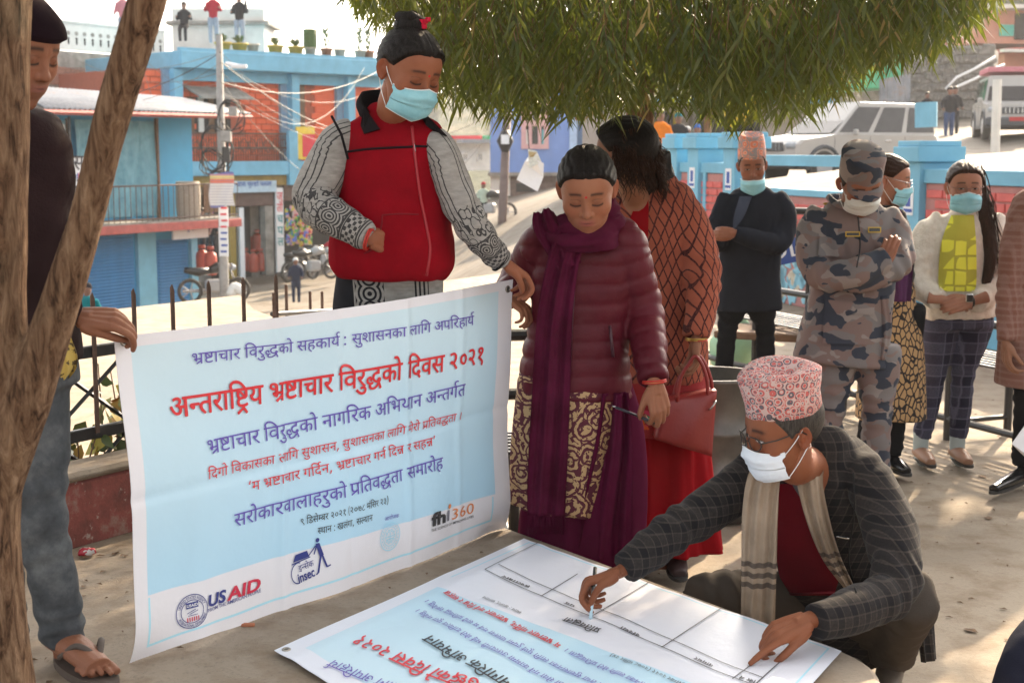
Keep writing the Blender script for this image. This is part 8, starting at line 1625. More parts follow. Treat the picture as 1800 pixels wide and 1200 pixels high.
for (x,y) in ((1452,358),(1540,360)):
    b = B();c_ = onsurf(x,y,bv,.012)
    if c_ is not None:
        for k in range(3): b.tube([c_+np.array([math.cos(k*1.05),-.2,math.sin(k*1.05)*.5])*.013,c_-np.array([math.cos(k*1.05),-.2,math.sin(k*1.05)*.5])*.013],.0025,4)
        b.build('shoulder_insignia',mat('yellow_thread',(.50,.33,.05),.8),p.root,world=True)
surfline(p,'front_placket',pk,[(1508,378),(1512,430),(1506,470)],bv,.003);collar(p,A(1498,362,Yc),.085,.085,.05,camo,gap=.5,flare=.016)
x0 = p.root.location[0];hz = A(1490,620,Yc)[2];legs(p,[(x0-.09,Yc,hz),(x0+.09,Yc,hz)],[(x0-.11,Yc-.02,.48),(x0+.09,Yc-.02,.48)],[(x0-.12,Yc,.12),(x0+.10,Yc,.12)],None,.10,camo,cuff=.07,voxel=.012,amt=.005,seed=5);feet(p,[((x0-.12,Yc,.07),(x0-.15,Yc-.2,.03)),((x0+.10,Yc,.07),(x0+.12,Yc-.2,.03))],bsh)
v,f = ribbon([A(1548,520,Yc-.12),A(1556,580,Yc-.12),A(1550,632,Yc-.12)],[.035,.03,.015],.008,X_,14,2,.4,20);p.part('tied_strap',camo,v,f)
hv,hf,_,_ = hand(A(1548,466,Yc-.235),(.45,.0,1),(.1,.9,-.1),-1,[(25,40,20),(25,45,20),(28,48,20),(30,50,20)],(15,20,10),.95,2,back=A(1550,462,Yc-.22),voxel=.0034);p.addskin(hv,hf)
p.finish([torso([(1498,375,.12,.08),(1490,600,.14,.10)],Yc)])
# ------------------------------------------------------------ woman with glasses behind the officer
Yg = 6.85;p = Person('woman in profile with glasses and blue mask standing behind the officer',(A(1560,780,Yg)[0],Yg,0),(.36,.17,.11),fem=1,hs=1.03)
p.head(A(1561,318,Yg),72,10,0,'narrow');p.hair('bun',HAIRB);p.neck(A(1548,366,Yg),.05);p.mask();p.glasses(silver_m,.0012)
v,f = limb([p.hw((0,-.08,.02)),p.hw((0,-.11,0)),p.hw((0,-.12,-.03))],[.03,.035,.02],14,10);p.part('hair_knot',HAIRB,v,f,p.hair_o)
blg = G('black_and_gold_print');_o = blg.co();_z = blg.sep(_o)[2];n1 = blg.vor(blg.sc(_o,1,1,.6),42,'DISTANCE_TO_EDGE');lo = blg.mth('LESS_THAN',_z,.95);blg.set(blg.mix(blg.mth('MULTIPLY',lo,blg.mth('GREATER_THAN',n1,.10)),(.02,.016,.016),(.40,.25,.12)),.9,blg.bump(n1,.3,.003));blg = blg.m
coat(p,'printed_tunic',blg,[(1548,360,.055,.06),(1548,378,.12,.09),(1552,440,.14,.11),(1558,520,.13,.11),(1568,620,.15,.12),(1566,735,.17,.13)],Yg,[([(1570,395,Yg),(1582,440,Yg-.02),(1580,500,Yg-.05),(1572,550,Yg-.1)],[.05,.055,.05,.04]),([(1530,395,Yg),(1520,450,Yg),(1520,520,Yg)],[.05,.055,.045])],X_,.011,.006,71)
v,f = ribbon([A(1572,372,Yg-.12),A(1582,440,Yg-.15),A(1582,530,Yg-.16)],[.04,.06,.05],.02,X_,18,3,.4,30);p.part('purple_shawl',cloth('purple_wool',(.10,.035,.10)),v,f)
gx_ = p.root.location[0];legs(p,[(gx_-.05,Yg,.8),(gx_+.08,Yg,.8)],[(gx_-.07,Yg,.45),(gx_+.06,Yg,.45)],[(gx_-.10,Yg,.1),(gx_+.02,Yg,.1)],None,.085,bt,voxel=.014);feet(p,[((gx_-.10,Yg,.05),(gx_-.08,Yg-.18,.03)),((gx_+.02,Yg,.05),(gx_+.05,Yg-.18,.03))],bsh)
p.finish([torso([(1548,380,.09,.07),(1560,600,.10,.09)],Yg)])
# ------------------------------------------------------------ young woman in the white jacket
Yj = 7.05;p = Person('young woman in a white fleece jacket and yellow top with hands clasped',(A(1650,820,Yj)[0],Yj,0),(.36,.175,.115),fem=1,hs=1.06)
p.head(A(1696,330,Yj-.04),-8,6,0,'narrow');p.hair('bun',HAIRB,.012);p.neck(A(1697,378,Yj),.048);p.mask(None,.002);p.glasses(mat('rose_glasses_frame',(.15,.06,.05),.35),.0014,.024,.021)
rr = rs(6);b = B()
for k in range(460):
    sg = 1;a = rr.uniform(.0,2.2);q = p.hw((sg*(-.080)*abs(math.cos(a*.5)),-.02-.05*math.sin(a),.04+rr.normal()*.02));L = rr.uniform(.30,.54) if sg > 0 else rr.uniform(.05,.12);ph = rr.rand()*6.28;ox = rr.normal()*.020;fw_ = rr.uniform(-.01,.13)
    pts = [q+np.array([(.035*t+ox*t*1.6+.008*math.sin(ph+t*8))*sg,-fw_*min(1,t*2.2)+.02*math.sin(t*3),-L*t]) for t in np.linspace(0,1,12)];b.tube(pts,list(np.linspace(.0034,.0007,12)),4)
v,f = weld([limb([p.hw((-.062,-.03,.04)),A(1735,400,Yj-.10),A(1740,460,Yj-.13),A(1728,520,Yj-.14)],[.03,.034,.030,.012],14,16),limb([p.hw((0,-.075,.05)),A(1700,400,Yj+.13),A(1705,480,Yj+.16)],[.06,.07,.04],14,12)],.008,2);b.add(wrinkle(v,f,.007,30,2,(),(1,1,.15)),f)
tag(b.build('long_loose_hair',HAIRB,p.hair_o,True,world=True),kind='stuff')
flz = G('white_fleece');_o = flz.co();flz.set(flz.ramp(flz.noise(_o,40,4),[(.3,(.72,.65,.56)),(.7,(.88,.82,.74))]),.98,flz.bump(flz.noise(_o,110,4,.7),.9,.012),Sheen_Weight=.6);flz = flz.m
aR = [(1660,388,Yj),(1632,415,Yj),(1614,460,Yj-.02),(1618,500,Yj-.08),(1650,528,Yj-.20)];aL = [(1738,388,Yj),(1760,415,Yj),(1768,460,Yj-.02),(1752,505,Yj-.08),(1712,532,Yj-.20)]
co_,bv,W_,v,f = coat(p,'fleece_jacket',flz,[(1698,366,.065,.07),(1698,382,.125,.10),(1692,420,.175,.125),(1688,480,.165,.135),(1686,530,.17,.14),(1686,556,.172,.14)],Yj,[(aR,[.066,.075,.074,.066,.050]),(aL,[.066,.076,.074,.066,.050])],X_,.010,.009,81,sc=14)
yel = G('yellow_quilted_knit');_o = yel.co();_e = yel.vor(yel.sc(_o,1,.2,.8),17,'DISTANCE_TO_EDGE',rnd=.15);yel.set(yel.mix(yel.mth('LESS_THAN',_e,.07),(.80,.78,.07),(.45,.42,.05)),.85,yel.bump(_e,.8,.02));patch(p,'yellow_top',yel.m,[(1672,378),(1654,430),(1650,500),(1664,512)],[(1712,378),(1716,430),(1716,500),(1708,512)],bv,.012,12,24)
navy_plaid = plaid('navy_plaid_trousers',(.022,.022,.040),(.10,.10,.15),.055,.05,.9,1.2);x0 = A(1652,820,Yj)[0];x1 = A(1685,560,Yj)[0];hz = A(1686,560,Yj)[2]
legs(p,[(x1-.085,Yj,hz-.02),(x1+.085,Yj,hz-.02)],[(A(1640,690,Yj)[0],Yj-.02,.48),(A(1690,690,Yj)[0],Yj-.02,.48)],[(A(1620,780,Yj)[0],Yj,.14),(A(1684,780,Yj)[0],Yj,.14)],None,.088,navy_plaid,cuff=.045,voxel=.011,amt=.003,waist=torso([(1686,535,.15,.12),(1686,575,.165,.125)],Yj))
tan = mat('tan_flat_shoe',(.30,.15,.085),.5,.1,8,.1);sk = cloth('pale_sock',(.42,.48,.48))
for px in (1617,1681):
    x = A(px,820,Yj)[0];v,f = limb([(x,Yj,.17),(x,Yj-.005,.06),(x,Yj-.06,.035)],[.040,.036,.034],14,14);p.part('sock',sk,v,f);shoe(p,(x,Yj,.04),(x+.0,Yj-.19,.03),tan,'shoe',h=.045)
for (px,py,d_,th_) in ((1664,528,(1,-.2,-.15),-1),(1706,530,(-1,-.2,-.25),1)):
    hv,hf,_,_ = hand(A(px,py,Yj-.22-(.03 if th_ > 0 else 0)),d_,(0,1,-.3),th_ if False else -th_,[(30,45,25)]*4,(25,20,10),.95,1,voxel=.0036);p.addskin(hv,hf)
b = B();c_ = A(1704,524,Yj-.285);b.box(c_,(.036,.012,.042),None,.006);wt = b.build('wrist_watch',silver_m,p.root,world=True);b = B();b.box(c_-[0,.007,0],(.028,.003,.033));b.build('watch_face',FRAME,wt,world=True);bracelet(p,A(1706,528,Yj-.24),(-1,-.2,-.25),.034,FRAME,'watch_strap',.006,1)
p.finish([torso([(1698,385,.10,.08),(1686,540,.11,.10)],Yj)])
# ------------------------------------------------------------ person at the right edge
Ye = 6.6;p = Person('person in a brown tweed coat cut off by the right edge, holding white paper',(A(1835,850,Ye)[0],Ye,0),hs=1.05);p.head(A(1850,270,Ye),-40,10,0,'open');p.hair('short',HAIR,.008);p.neck(A(1850,335,Ye),.06)
twd = plaid('brown_tweed',(.17,.075,.055),(.24,.14,.12),.03,.2);coat(p,'tweed_coat',twd,[(1850,320,.06,.07),(1848,345,.15,.10),(1842,400,.19,.13),(1836,520,.19,.14),(1832,675,.215,.16)],Ye,[([(1806,370,Ye),(1786,430,Ye-.02),(1775,520,Ye-.05),(1770,600,Ye-.10)],[.065,.07,.062,.045]),([(1890,370,Ye),(1910,460,Ye),(1905,560,Ye-.1)],[.065,.065,.045])],X_,.012,.006,91)
x0 = p.root.location[0];legs(p,[(x0-.09,Ye,.78),(x0+.09,Ye,.78)],[(x0-.10,Ye,.46),(x0+.09,Ye,.46)],[(x0-.09,Ye,.10),(x0+.10,Ye,.10)],None,.095,bt,cuff=.065,voxel=.014)
tp_ = gz(1738,868,.03);feet(p,[((x0-.10,Ye-.02,.06),(tp_[0]+.02,tp_[1],.03)),((x0+.10,Ye,.06),(x0+.10,Ye-.2,.03))],bsh);hv,hf,_,_ = hand(A(1768,602,Ye-.1),(.05,-.1,-1),(1,.2,0),1,[(30,40,20)]*4,voxel=.004);p.addskin(hv,hf);p.finish([torso([(1848,350,.12,.09),(1834,640,.13,.1)],Ye)])
pp = empty('paper_sheet',tuple(A(1790,778,Ye-.5)),0,'white paper sheet at the right edge','paper');quadsheet('sheet',signw,[(1779,780),(1806,742),(1830,760),(1822,812),(1800,801)],Ye-.5,pp)
# ------------------------------------------------------------ man behind the trunk, left
Yl = 3.34;p = Person('man in a dark jacket and jeans behind the trunk holding the banner corner',(A(100,1190,Yl)[0],Yl,PZ),(.25,.11,.065),hs=1.02)
p.head(A(28,88,Yl-.05),62,22,0,'down',stub=.3);p.hair('short',HAIR,.006);p.neck(A(0,180,Yl),.06)
hatc = cloth('dark_maroon_knit_cap',(.012,.006,.009),.95,.2);o_,D_,r_,F_ = head_grid(0,0.0);P_ = o_+D_*r_[:,None];zb_ = np.interp(P_[:,1],[-.1,0,.06,.1],[.0,.018,.046,.050]);p.part('knit_cap',hatc,p.hw(o_+D_*(r_+np.where(P_[:,2] > zb_,.017,-.005))[:,None]),F_)
jm = cloth('dark_brown_jacket',(.022,.012,.013),.7,.2,500,.1);aL = [(48,260,Yl),(64,320,Yl-.03),(72,420,Yl-.05),(74,510,Yl-.06),(110,545,Yl-.05),(132,556,Yl-.04)]
co_,bv,W_,v,f = coat(p,'dark_jacket',jm,[(10,190,.06,.07),(10,215,.13,.10),(6,300,.165,.13),(8,430,.15,.14),(20,560,.15,.13),(30,640,.15,.13)],Yl,[(aL,[.06,.068,.060,.056,.048,.042]),([(-60,280,Yl),(-90,400,Yl),(-80,520,Yl)],[.06,.06,.05])],X_,.010,.007,95)
v,f = ribbon([A(98,560,Yl-.06),A(106,610,Yl-.07),A(112,640,Yl-.06),A(108,668,Yl-.04)],[.015,.028,.030,.012],.012,X_,18,3,.5,20);ym = G('yellow_printed_cloth');_o = ym.co();ym.set(ym.mix(ym.mth('GREATER_THAN',ym.noise(_o,42,3),.56),(.52,.38,.10),(.10,.07,.03)),.9);p.part('yellow_cloth',ym.m,v,f)
jn = G('faded_jeans');_o = jn.co();jn.set(jn.ramp(jn.noise(_o,5,6,.68),[(.38,(.022,.026,.031)),(.52,(.058,.064,.072)),(.68,(.14,.148,.155))]),.9,jn.bump(jn.noise(_o,500,2),.35,.002));hz = A(60,640,Yl)[2];an = A(112,1128,Yl-.03)
legs(p,[A(52,660,Yl),A(0,660,Yl)],[A(72,900,Yl-.05),A(-10,900,Yl)],[an,A(10,1140,Yl)],None,.090,jn.m,cuff=.052,voxel=.010,amt=.006,seed=9,waist=torso([(30,630,.135,.12),(34,680,.14,.12)],Yl))
fz_ = PZ+.022;A0 = np.array([an[0]+.0,an[1],PZ+.09]);T0 = gz(186,1192,fz_);fd_ = nrm_((T0-A0)*[1,1,0]);fs_ = np.array([-fd_[1],fd_[0],0]);foot = [limb([A0+[0,0,.08],A0,A0*[1,1,0]+[0,0,fz_+.03]],[.040,.040,.036],16,10),limb([A0*[1,1,0]-fd_*.045+[0,0,fz_+.028],A0*[1,1,0]+fd_*.05+[0,0,fz_+.034],T0+[0,0,.016]-fd_*.03],[.032,.040,.034],16,14,.75,up=(0,0,1))]
for k in range(5): t0_ = T0-fd_*(.035+.012*abs(k-1))+fs_*(.030-.0165*k);foot.append(limb([t0_+[0,0,.012],t0_+fd_*.018+[0,0,.014],t0_+fd_*(.046 if k == 0 else .038)+[0,0,.008]],[.0125 if k == 0 else .0074,.0115 if k == 0 else .0070,.0095 if k == 0 else .0058],8,8))
v,f = weld(foot,.0026,1);p.addskin(v,f);sm = mat('brown_sandal',(.075,.055,.045),.7);b = B();cc_ = (A0*[1,1,0]+T0*[1,1,0])/2;b.prism([tuple((cc_+fd_*math.cos(t)*.142+fs_*math.sin(t)*(.046+.006*math.cos(t)))[:2]) for t in np.linspace(0,6.283,29)[:-1]],PZ+.001,PZ+.020);so = b.build('sandal',sm,p.root,world=True)
tg = T0-fd_*.055+fs_*.012+[0,0,.030]
for sg in (-1,1): b = B();b.tube(spline([tg,tg-fd_*.045+fs_*sg*.030+[0,0,.026],tg-fd_*.10+fs_*sg*.050+[0,0,-.012]],10),[.008]*10,8);b.build('sandal_strap',sm,so,True,world=True)
hv,hf,_,_ = hand(A(140,558,Yl-.035),(1,-.1,-.05),(.05,.55,-.85),-1,[(30,50,25),(45,60,30),(50,62,30),(55,62,30)],(12,28,25),1.02,1,back=A(112,548,Yl-.05));p.addskin(hv,hf)
p.finish([torso([(10,220,.12,.08),(40,620,.12,.1)],Yl),limb([A(50,600,Yl),A(70,700,Yl),A(84,900,Yl-.05),an,an-[0,0,.04]],[.07,.06,.045,.034,.034])])
# navy trouser knee at the lower right corner
r = empty('person',tuple(gz(1850,1200,0)),0,'person in navy trousers, only a knee showing in the lower right corner','person');k_ = A(1800,1165,3.3);v,f = weld([limb([k_+[.32,.35,.02],k_+[.02,.0,-.03],k_+[.12,.25,-.40]],[.10,.085,.06],20,24)],.01,2);b = B();b.add(wrinkle(v,f,.006,9,3),f);b.build('trousers',cloth('navy_trousers',(.018,.020,.035)),r,True,world=True)
# ------------------------------------------------------------ small figures in the street and on the roofs
def far_person(label,px,py,D,h,top,bot,hat=None,lean=0.0,arms=(0,0),sit=0.0,grp='people in the street and on the roofs'):
    q = A(px,py,D);r = empty('person',tuple(q),0,label,'person',grp);k = h/1.7;L = lambda *a: (np.array(a)*k+[0,0,0]);st = sit
    def PT(n,parts,m,vx=.03): v,f = weld(parts,vx,2);b = B();b.add(v,f);return b.build(n,m,r,True)
    hx = lean*.5;PT('body',[limb([L(hx,0,z_-st) for z_ in (1.46,1.50,1.56,1.62,1.67,1.70)],[.04*k,.075*k,.092*k,.094*k,.07*k,.02*k],12,12),limb([L(hx,0,1.42-st),L(hx,0,1.5-st)],[.05*k,.05*k],8,4)]+[limb([L(s_*.25+hx,-.1-.1*a,1.0-st+.35*a),L(s_*.24+hx,-.16-.14*a,.95-st+.5*a)],[.04*k,.04*k],8,4) for s_,a in zip((-1,1),arms)]+[limb([L(s_*.25+hx,-.1-.1*a,1.0-st+.35*a),L(s_*.24+hx,0,1.12-st),L(s_*.15+hx,0,1.36-st),L(hx,0,1.40-st)],[.03*k]*4,8,10) for s_,a in zip((-1,1),arms)]+[limb([L(hx,0,1.50-st),L(0,0,1.0-st)],[.06*k]*2,8,6)],mat('far_skin',(.20,.10,.07),.6),.024*k)
    PT('top',[limb([L(0,0,.85-st),L(hx*.5,0,1.15-st),L(hx,0,1.40-st),L(hx,0,1.46-st)],[.14*k,.16*k,.16*k,.07*k],14,12,.7,up=(0,1,0))]+[limb([L(s_*.17+hx,0,1.36-st),L(s_*.25+hx,.02,1.12-st),L(s_*.25+hx,-.12-.08*a,1.0-st+.33*a)],[.065*k,.06*k,.045*k],10,10) for s_,a in zip((-1,1),arms)],top,.028*k)
    PT('trousers',[limb([L(s_*.09,0,.88-st),L(s_*.1,-.3*(st > 0),.48),L(s_*.1,-.3*(st > 0),.04)],[.10*k,.075*k,.055*k],10,10) for s_ in (-1,1)],bot,.028*k)
    PT('hair' if hat is None else 'cap',[limb([L(hx,.03+(1.6-z_)*.3,z_-st) for z_ in (1.55,1.60,1.66,1.71,1.735)],[.07*k,.102*k,.104*k,.08*k,.02*k],12,12)],hat or HAIR,.024*k)
cR = cloth('crimson_cloth',(.40,.02,.04));cK = cloth('charcoal_cloth',(.03,.03,.035));cJ = cloth('pale_jeans',(.30,.34,.42));cP = cloth('pink_cloth',(.55,.22,.26));cO = cloth('orange_cloth',(.70,.20,.02));cY = cloth('mustard_cloth',(.55,.38,.05));cT = cloth('teal_cloth',(.01,.17,.2));cN = cloth('navy_cloth',(.025,.035,.07));cB = cloth('brown_cloth',(.13,.06,.05));cV = cloth('violet_cloth',(.14,.02,.25));cW = cloth('white_cap_cloth',(.7,.7,.7))
for a_ in (('person in pink-red leaning on the white parapet',218,78,50,1.75,cP,cJ),('person in dark clothes sitting at the roof edge',325,76,50,1.6,cK,cK,None,0,(.5,.5),.25),('person in a red jacket standing on the roof',376,78,50,1.75,cR,cJ,None,0,(.5,.5)),('person in black on the roof with one hand raised to the ear',422,82,50,1.75,cK,cJ,None,0,(.3,1.4)),
    ('child in a white cap and navy coat in the street',521,533,41,1.3,cN,cN,cW),('person in brown at the dark shop behind the pole',352,470,41,1.7,cB,cK,None,.12),('person in a violet headscarf behind the pole',372,462,43,1.6,cK,cK,cV),('person in a black cap and teal jacket sitting beyond the fence',158,640,17.5,1.0,cT,cN,cK),
    ('person in dark jacket and jeans on the upper road',1667,244,49,1.72,cK,cloth('blue_jeans',(.05,.08,.17)),None),('person half hidden behind the one on the upper road',1676,240,51,1.72,cK,cK),('person behind the pillar in the dark',1628,234,45,1.25,cK,cK,None),('person in orange behind the tree trunk',1159,330,30,1.6,cO,cK,None),('person in dark green beyond the wall',1191,320,34,1.6,cK,cK,cT),('person in a white helmet beyond the wall',1207,330,36,1.5,cK,cK,cW),('person in a blue helmet beyond the wall',1224,330,36,1.55,cK,cK,cloth('blue_helmet',(.03,.12,.4))),
    ('person in mustard, bending behind the blue pillar, left',1287,300,22,1.3,cY,cK,None,.1),('person in mustard and dark cap behind the blue pillar',1308,296,22,1.3,cY,cK,cV),('rider in pale clothes and red-blue helmet on a motorbike',850,392,48,1.35,cloth('pale_green_cloth',(.5,.6,.5)),cK,cR)): far_person(*a_)
# ================================================================ vehicles, upper road, hillside, wires, plants, litter
van_w = mat('silver_white_car_paint',(.40,.385,.37),.25,.03,2,0);van_d = mat('grey_plastic_trim',(.06,.065,.075),.6,.1,5,.1);tyre = mat('dusty_tyre',(.05,.045,.04),.9,.2,9,.2);rimm = mat('alloy_rim',(.35,.35,.36),.35,.1,9,0);dirt_w = mat('dusty_white_paint',(.50,.47,.43),.4,.06,2,0);lamp_m = mat('headlight_glass',(.35,.38,.42),.1,.1,5,0);cglass = mat('car_window_glass',(.05,.045,.045),.06,.2,3,0)
def car(label,loc,rz,prof,W_,wheels,cabin,group=None,wr=.37,bullbar=False,cat='car'):
    """prof: side outline (x, z) of the lower body; cabin: outline of the greenhouse; x forward"""
    r = empty('parked_car',loc,rz,label,cat,group)
    def ext(n,pts,hw,m,taper=0.0,par=r):
        k = len(pts);v = [];zt = max(z for _,z in pts);zb = min(z for _,z in pts)
        for s_ in (-1,1):
            for inner in (0,1): v += [(x*(1-.012*inner),s_*(hw-taper*(z-zb)/(zt-zb+1e-6)-(0 if inner else .05)+.0*inner),z+(0 if not inner else 0)) for x,z in pts]
        A0_,A1,B0,B1 = 0,k,2*k,3*k;f = [tuple(range(A1,A1+k))[::-1],tuple(range(B1,B1+k))]
        v = []
        cx = sum(x for x,_ in pts)/k;cz = sum(z for _,z in pts)/k
        for s_,off,sh in ((-1,0,.965),(-1,-.05,1),(1,-.05,1),(1,0,.965)):
            v += [(cx+(x-cx)*sh,s_*(hw+off-taper*(z-zb)/(zt-zb+1e-6)),cz+(z-cz)*sh) for x,z in pts]
        f = [tuple(range(k)),tuple(range(3*k,4*k))[::-1]]+[(j*k+i,j*k+(i+1) % k,(j+1)*k+(i+1) % k,(j+1)*k+i)[::-1] for j in range(3) for i in range(k)]
        b = B();b.add(v,f);return b.build(n,m,par)
    ext('body',prof,W_/2,van_w);ext('roof',cabin,W_/2-.06,van_w,.14)
    zb,zt = min(z for _,z in cabin),max(z for _,z in cabin)
    xs = sorted(x for x,z in cabin if z == zb);xt = sorted(x for x,z in cabin if z > zt-.12);x0,x1 = xs[0],xs[-1];t0_,t1_ = xt[0],xt[-1]
    n = 3
    for s_ in (-1,1):
        for k in range(n):
            a,c_ = k/n+.025,(k+1)/n-.025;f_ = lambda u,z_: (x0+(x1-x0)*u)*(1-z_)+(t0_+(t1_-t0_)*u)*z_;y0 = s_*(W_/2-.055);y1 = s_*(W_/2-.055-.115)
            b = B();b.add([(f_(a,.12),y0-s_*.012,zb+.08),(f_(c_,.12),y0-s_*.012,zb+.08),(f_(c_,.85),y1+s_*.012,zt-.12),(f_(a,.85),y1+s_*.012,zt-.12)],[(0,1,2,3)]);b.build('side_window',cglass,r)
            b = B();b.box((f_((a+c_)/2,0),s_*(W_/2+.008),zb-.12),(.18,.02,.04),None,.008);b.build('door_handle',silver_m,r);b = B();b.tube([(f_(c_+.025,0),s_*(W_/2+.001),zb-.02),(f_(c_+.025,0),s_*(W_/2+.001),.45)],.006,4);b.build('door_gap',van_d,r)
    b = B();h = W_/2-.14;b.add([(x1+.02,-h,zb+.06),(x1+.02,h,zb+.06),(t1_+.015,h-.1,zt-.1),(t1_+.015,-h+.1,zt-.1)],[(0,1,2,3)]);b.build('windscreen',cglass,r)
    xf = max(x for x,_ in prof);b = B();b.box((xf-.02,0,.52),(.22,W_+.02,.28),None,.05);b.build('front_bumper',van_d,r);b = B();b.box((min(x for x,_ in prof)+.02,0,.5),(.2,W_,.25),None,.05);b.build('rear_bumper',van_d,r)
    g_ = B();g_.box((xf+.012,0,.85),(.03,W_*.5,.2),None,.01);gr = g_.build('grille',van_d,r)
    for k in range(7): b = B();b.box((xf+.03,-W_*.2+k*W_*.066,.85),(.02,.03,.17));b.build('grille_bar',silver_m,gr)
    for s_ in (-1,1): b = B();b.box((xf-.04,s_*W_*.38,.88),(.16,.34,.16),None,.05);b.build('headlight',lamp_m,r);b = B();b.box((t1_+.35,s_*(W_/2+.08),zb+.08),(.08,.16,.14),None,.03);b.build('side_mirror',van_w,r)
    b = B();b.box((0,0,.40),(xf*1.75,W_+.012,.14),None,.02);b.build('side_sill',van_d,r);b = B();b.box((xf+.1,0,.6),(.02,.5,.12));b.build('number_plate',mat('red_number_plate',(.4,.02,.02),.5),r)
    for x in wheels:
        for s_ in (-1,1):
            v,f = tube([(x,s_*(W_/2-.20),wr),(x,s_*(W_/2-.17),wr),(x,s_*(W_/2+.0),wr),(x,s_*(W_/2+.03),wr)],[wr*.85,wr,wr,wr*.85],22);b = B();b.add(v,f);wh = b.build('wheel',tyre,r,True);b = B();b.tube([(x,s_*(W_/2+.032),wr),(x,s_*(W_/2+.045),wr)],[wr*.6,wr*.5],16);b.build('rim',rimm,wh)
            b = B();b.tube([(x+(wr+.09)*math.cos(t),s_*(W_/2+.01),wr+(wr+.09)*math.sin(t)) for t in np.linspace(.05,3.09,12)],.045,6);b.build('wheel_arch',van_d,r)
    return r
suv = [(-2.15,.42),(-2.2,.95),(-2.12,1.12),(1.0,1.14),(1.95,1.02),(2.12,.9),(2.15,.42)];scab = [(-2.12,1.10),(-2.02,1.86),(.15,1.88),(1.05,1.10)]
q = A(1480,318,34);z_ = drop(q[0],34);car('white sport utility car parked on the upper road behind the wall',(q[0],34,q[2]-.05),R(208),suv,1.85,(-1.35,1.35),scab,wr=.38)
jp = [(-2.1,.45),(-2.1,1.15),(.9,1.15),(1.0,1.08),(1.9,1.05),(1.95,.45)];jc = [(-2.08,1.12),(-2.05,1.92),(.55,1.94),(.85,1.12)]
q = A(1765,246,44);r = car('white jeep facing the camera with a pink roof rack at the right edge',(q[0]+.3,44.5,q[2]),R(258),jp,1.8,(-1.3,1.3),jc,wr=.4);b = B();b.box((-.6,0,2.12),(2.4,1.5,.16),None,.02);b.build('roof_rack',cP,r)
# motorbikes
def bike(label,px,py,D,rz,m):
    q = A(px,py,D);r = empty('motorbike',tuple(q),R(rz),label,'motorbike','motorbikes parked in the street')
    for x in (-.62,.66):
        b = B();b.tube([(x+.29*math.cos(t),0,.3+.29*math.sin(t)) for t in np.linspace(0,6.283,21)],.05,8,False);wh = b.build('wheel',tyre,r,True);b = B()
        for k in range(5): b.tube([(x,0,.3),(x+.27*math.cos(k*1.256),0,.3+.27*math.sin(k*1.256))],.015,4)
        b.build('spokes',rimm,wh)
    b = B();b.tube([(-.1,0,.82),(.1,0,.9),(.38,0,.86)],[.09,.15,.08],12);b.build('tank',m,r,True);b = B();b.tube([(-.75,0,.86),(-.4,0,.8),(-.08,0,.82)],[.07,.12,.09],12);b.build('seat',FRAME,r,True);b = B();b.box((0,0,.42),(.42,.26,.34),None,.05);b.build('engine',rimm,r)
    b = B();b.tube([(.66,.06,.3),(.42,.06,1.0)],.03,6);b.tube([(.42,-.36,1.02),(.45,0,.98),(.42,.36,1.02)],.018,6);b.build('fork_and_handlebar',silver_m,r);b = B();b.tube([(.5,0,.9),(.6,0,.88)],[.1,.06],12);b.build('headlight',lamp_m,r);b = B();b.tube([(-.8,.14,.3),(0,.14,.28)],.045,8);b.build('exhaust',silver_m,r)
for a_ in (('dark motorbike parked nearest the shop sign',528,492,46,60,FRAME),('silver motorbike behind the child in the cap',552,490,45,40,rimm),('red motorbike half hidden behind the woman in the vest',575,478,48,10,cR),('motorbike with the helmeted rider on the sloping street',860,388,48,-20,FRAME),('black and red scooter beside the pole',376,530,37.5,25,FRAME)): bike(*a_)
# white sack and rubble
b = B();v,f = limb([A(404,520,35.5),A(414,508,35.6),A(428,516,35.5)],[.10,.16,.07],12,12);b.add(wrinkle(v,f,.03,5,3),f);b.build('white_sack',white_w,None,True,label='white sheet lying on the street beside the pole',cat='sack')
# hillside, retaining wall, stairs and houses at upper right
hill = G('scrubby_hill');_o = hill.co();hill.set(hill.ramp(hill.noise(_o,.16,9,.72),[(.35,(.03,.045,.02)),(.5,(.07,.08,.035)),(.62,(.15,.13,.08)),(.72,(.24,.20,.15))]),.95,hill.bump(hill.noise(_o,.5,8,.7),1.0,1.5));hill = hill.m
def ridge(name,pts,D,base,depth,seed,n=110):
    rr = rs(seed);P_ = spline(np.array(pts,float),n);v = [];K = 14
    for i,(px,py) in enumerate(P_):
        top = A(px,py,D)
        for j in range(K):
            t = j/(K-1);nz = (vnoise(np.array([[i*.13,j*.4,seed]]),1)[0])*2.2*(t > 0)*(1 if j < K-1 else 1)
            v.append((top[0]*(1-.35*t*depth/D),D-depth*t+nz,top[2]*(1-t)+base*t+nz*.8+rr.normal()*.15))
    b = B();b.add(v,[(i*K+j,(i+1)*K+j,(i+1)*K+j+1,i*K+j+1) for i in range(n-1) for j in range(K-1)]);b.build(name,hill,None,True,kind='structure')
ridge('far_hill',[(420,260),(620,215),(720,190),(780,165),(860,130),(1000,90),(1200,60),(1500,40),(1800,-10),(2100,-60)],230,-6,110,3)
ridge('near_hill',[(1380,235),(1440,120),(1500,60),(1560,20),(1640,-20),(1740,-60),(1950,-120),(2200,-160)],96,1.5,22,5)
sw = empty('stone_retaining_wall',tuple(A(1650,215,62)),0,'grey stone retaining wall under the hillside at upper right','wall');F5 = Facade(sw,1540,62.0,1760,60.0);F5.pbox('backing',grey_c,1556,88,1735,226,-2,0);sm_ = B();sm_.box((0,0,0),(.55,.14,.32),None,.06);sme = sm_.mesh('stone',mat('grey_rubble_stone',(.20,.185,.17),.95,.4,3,.6,12));rr = rs(2)
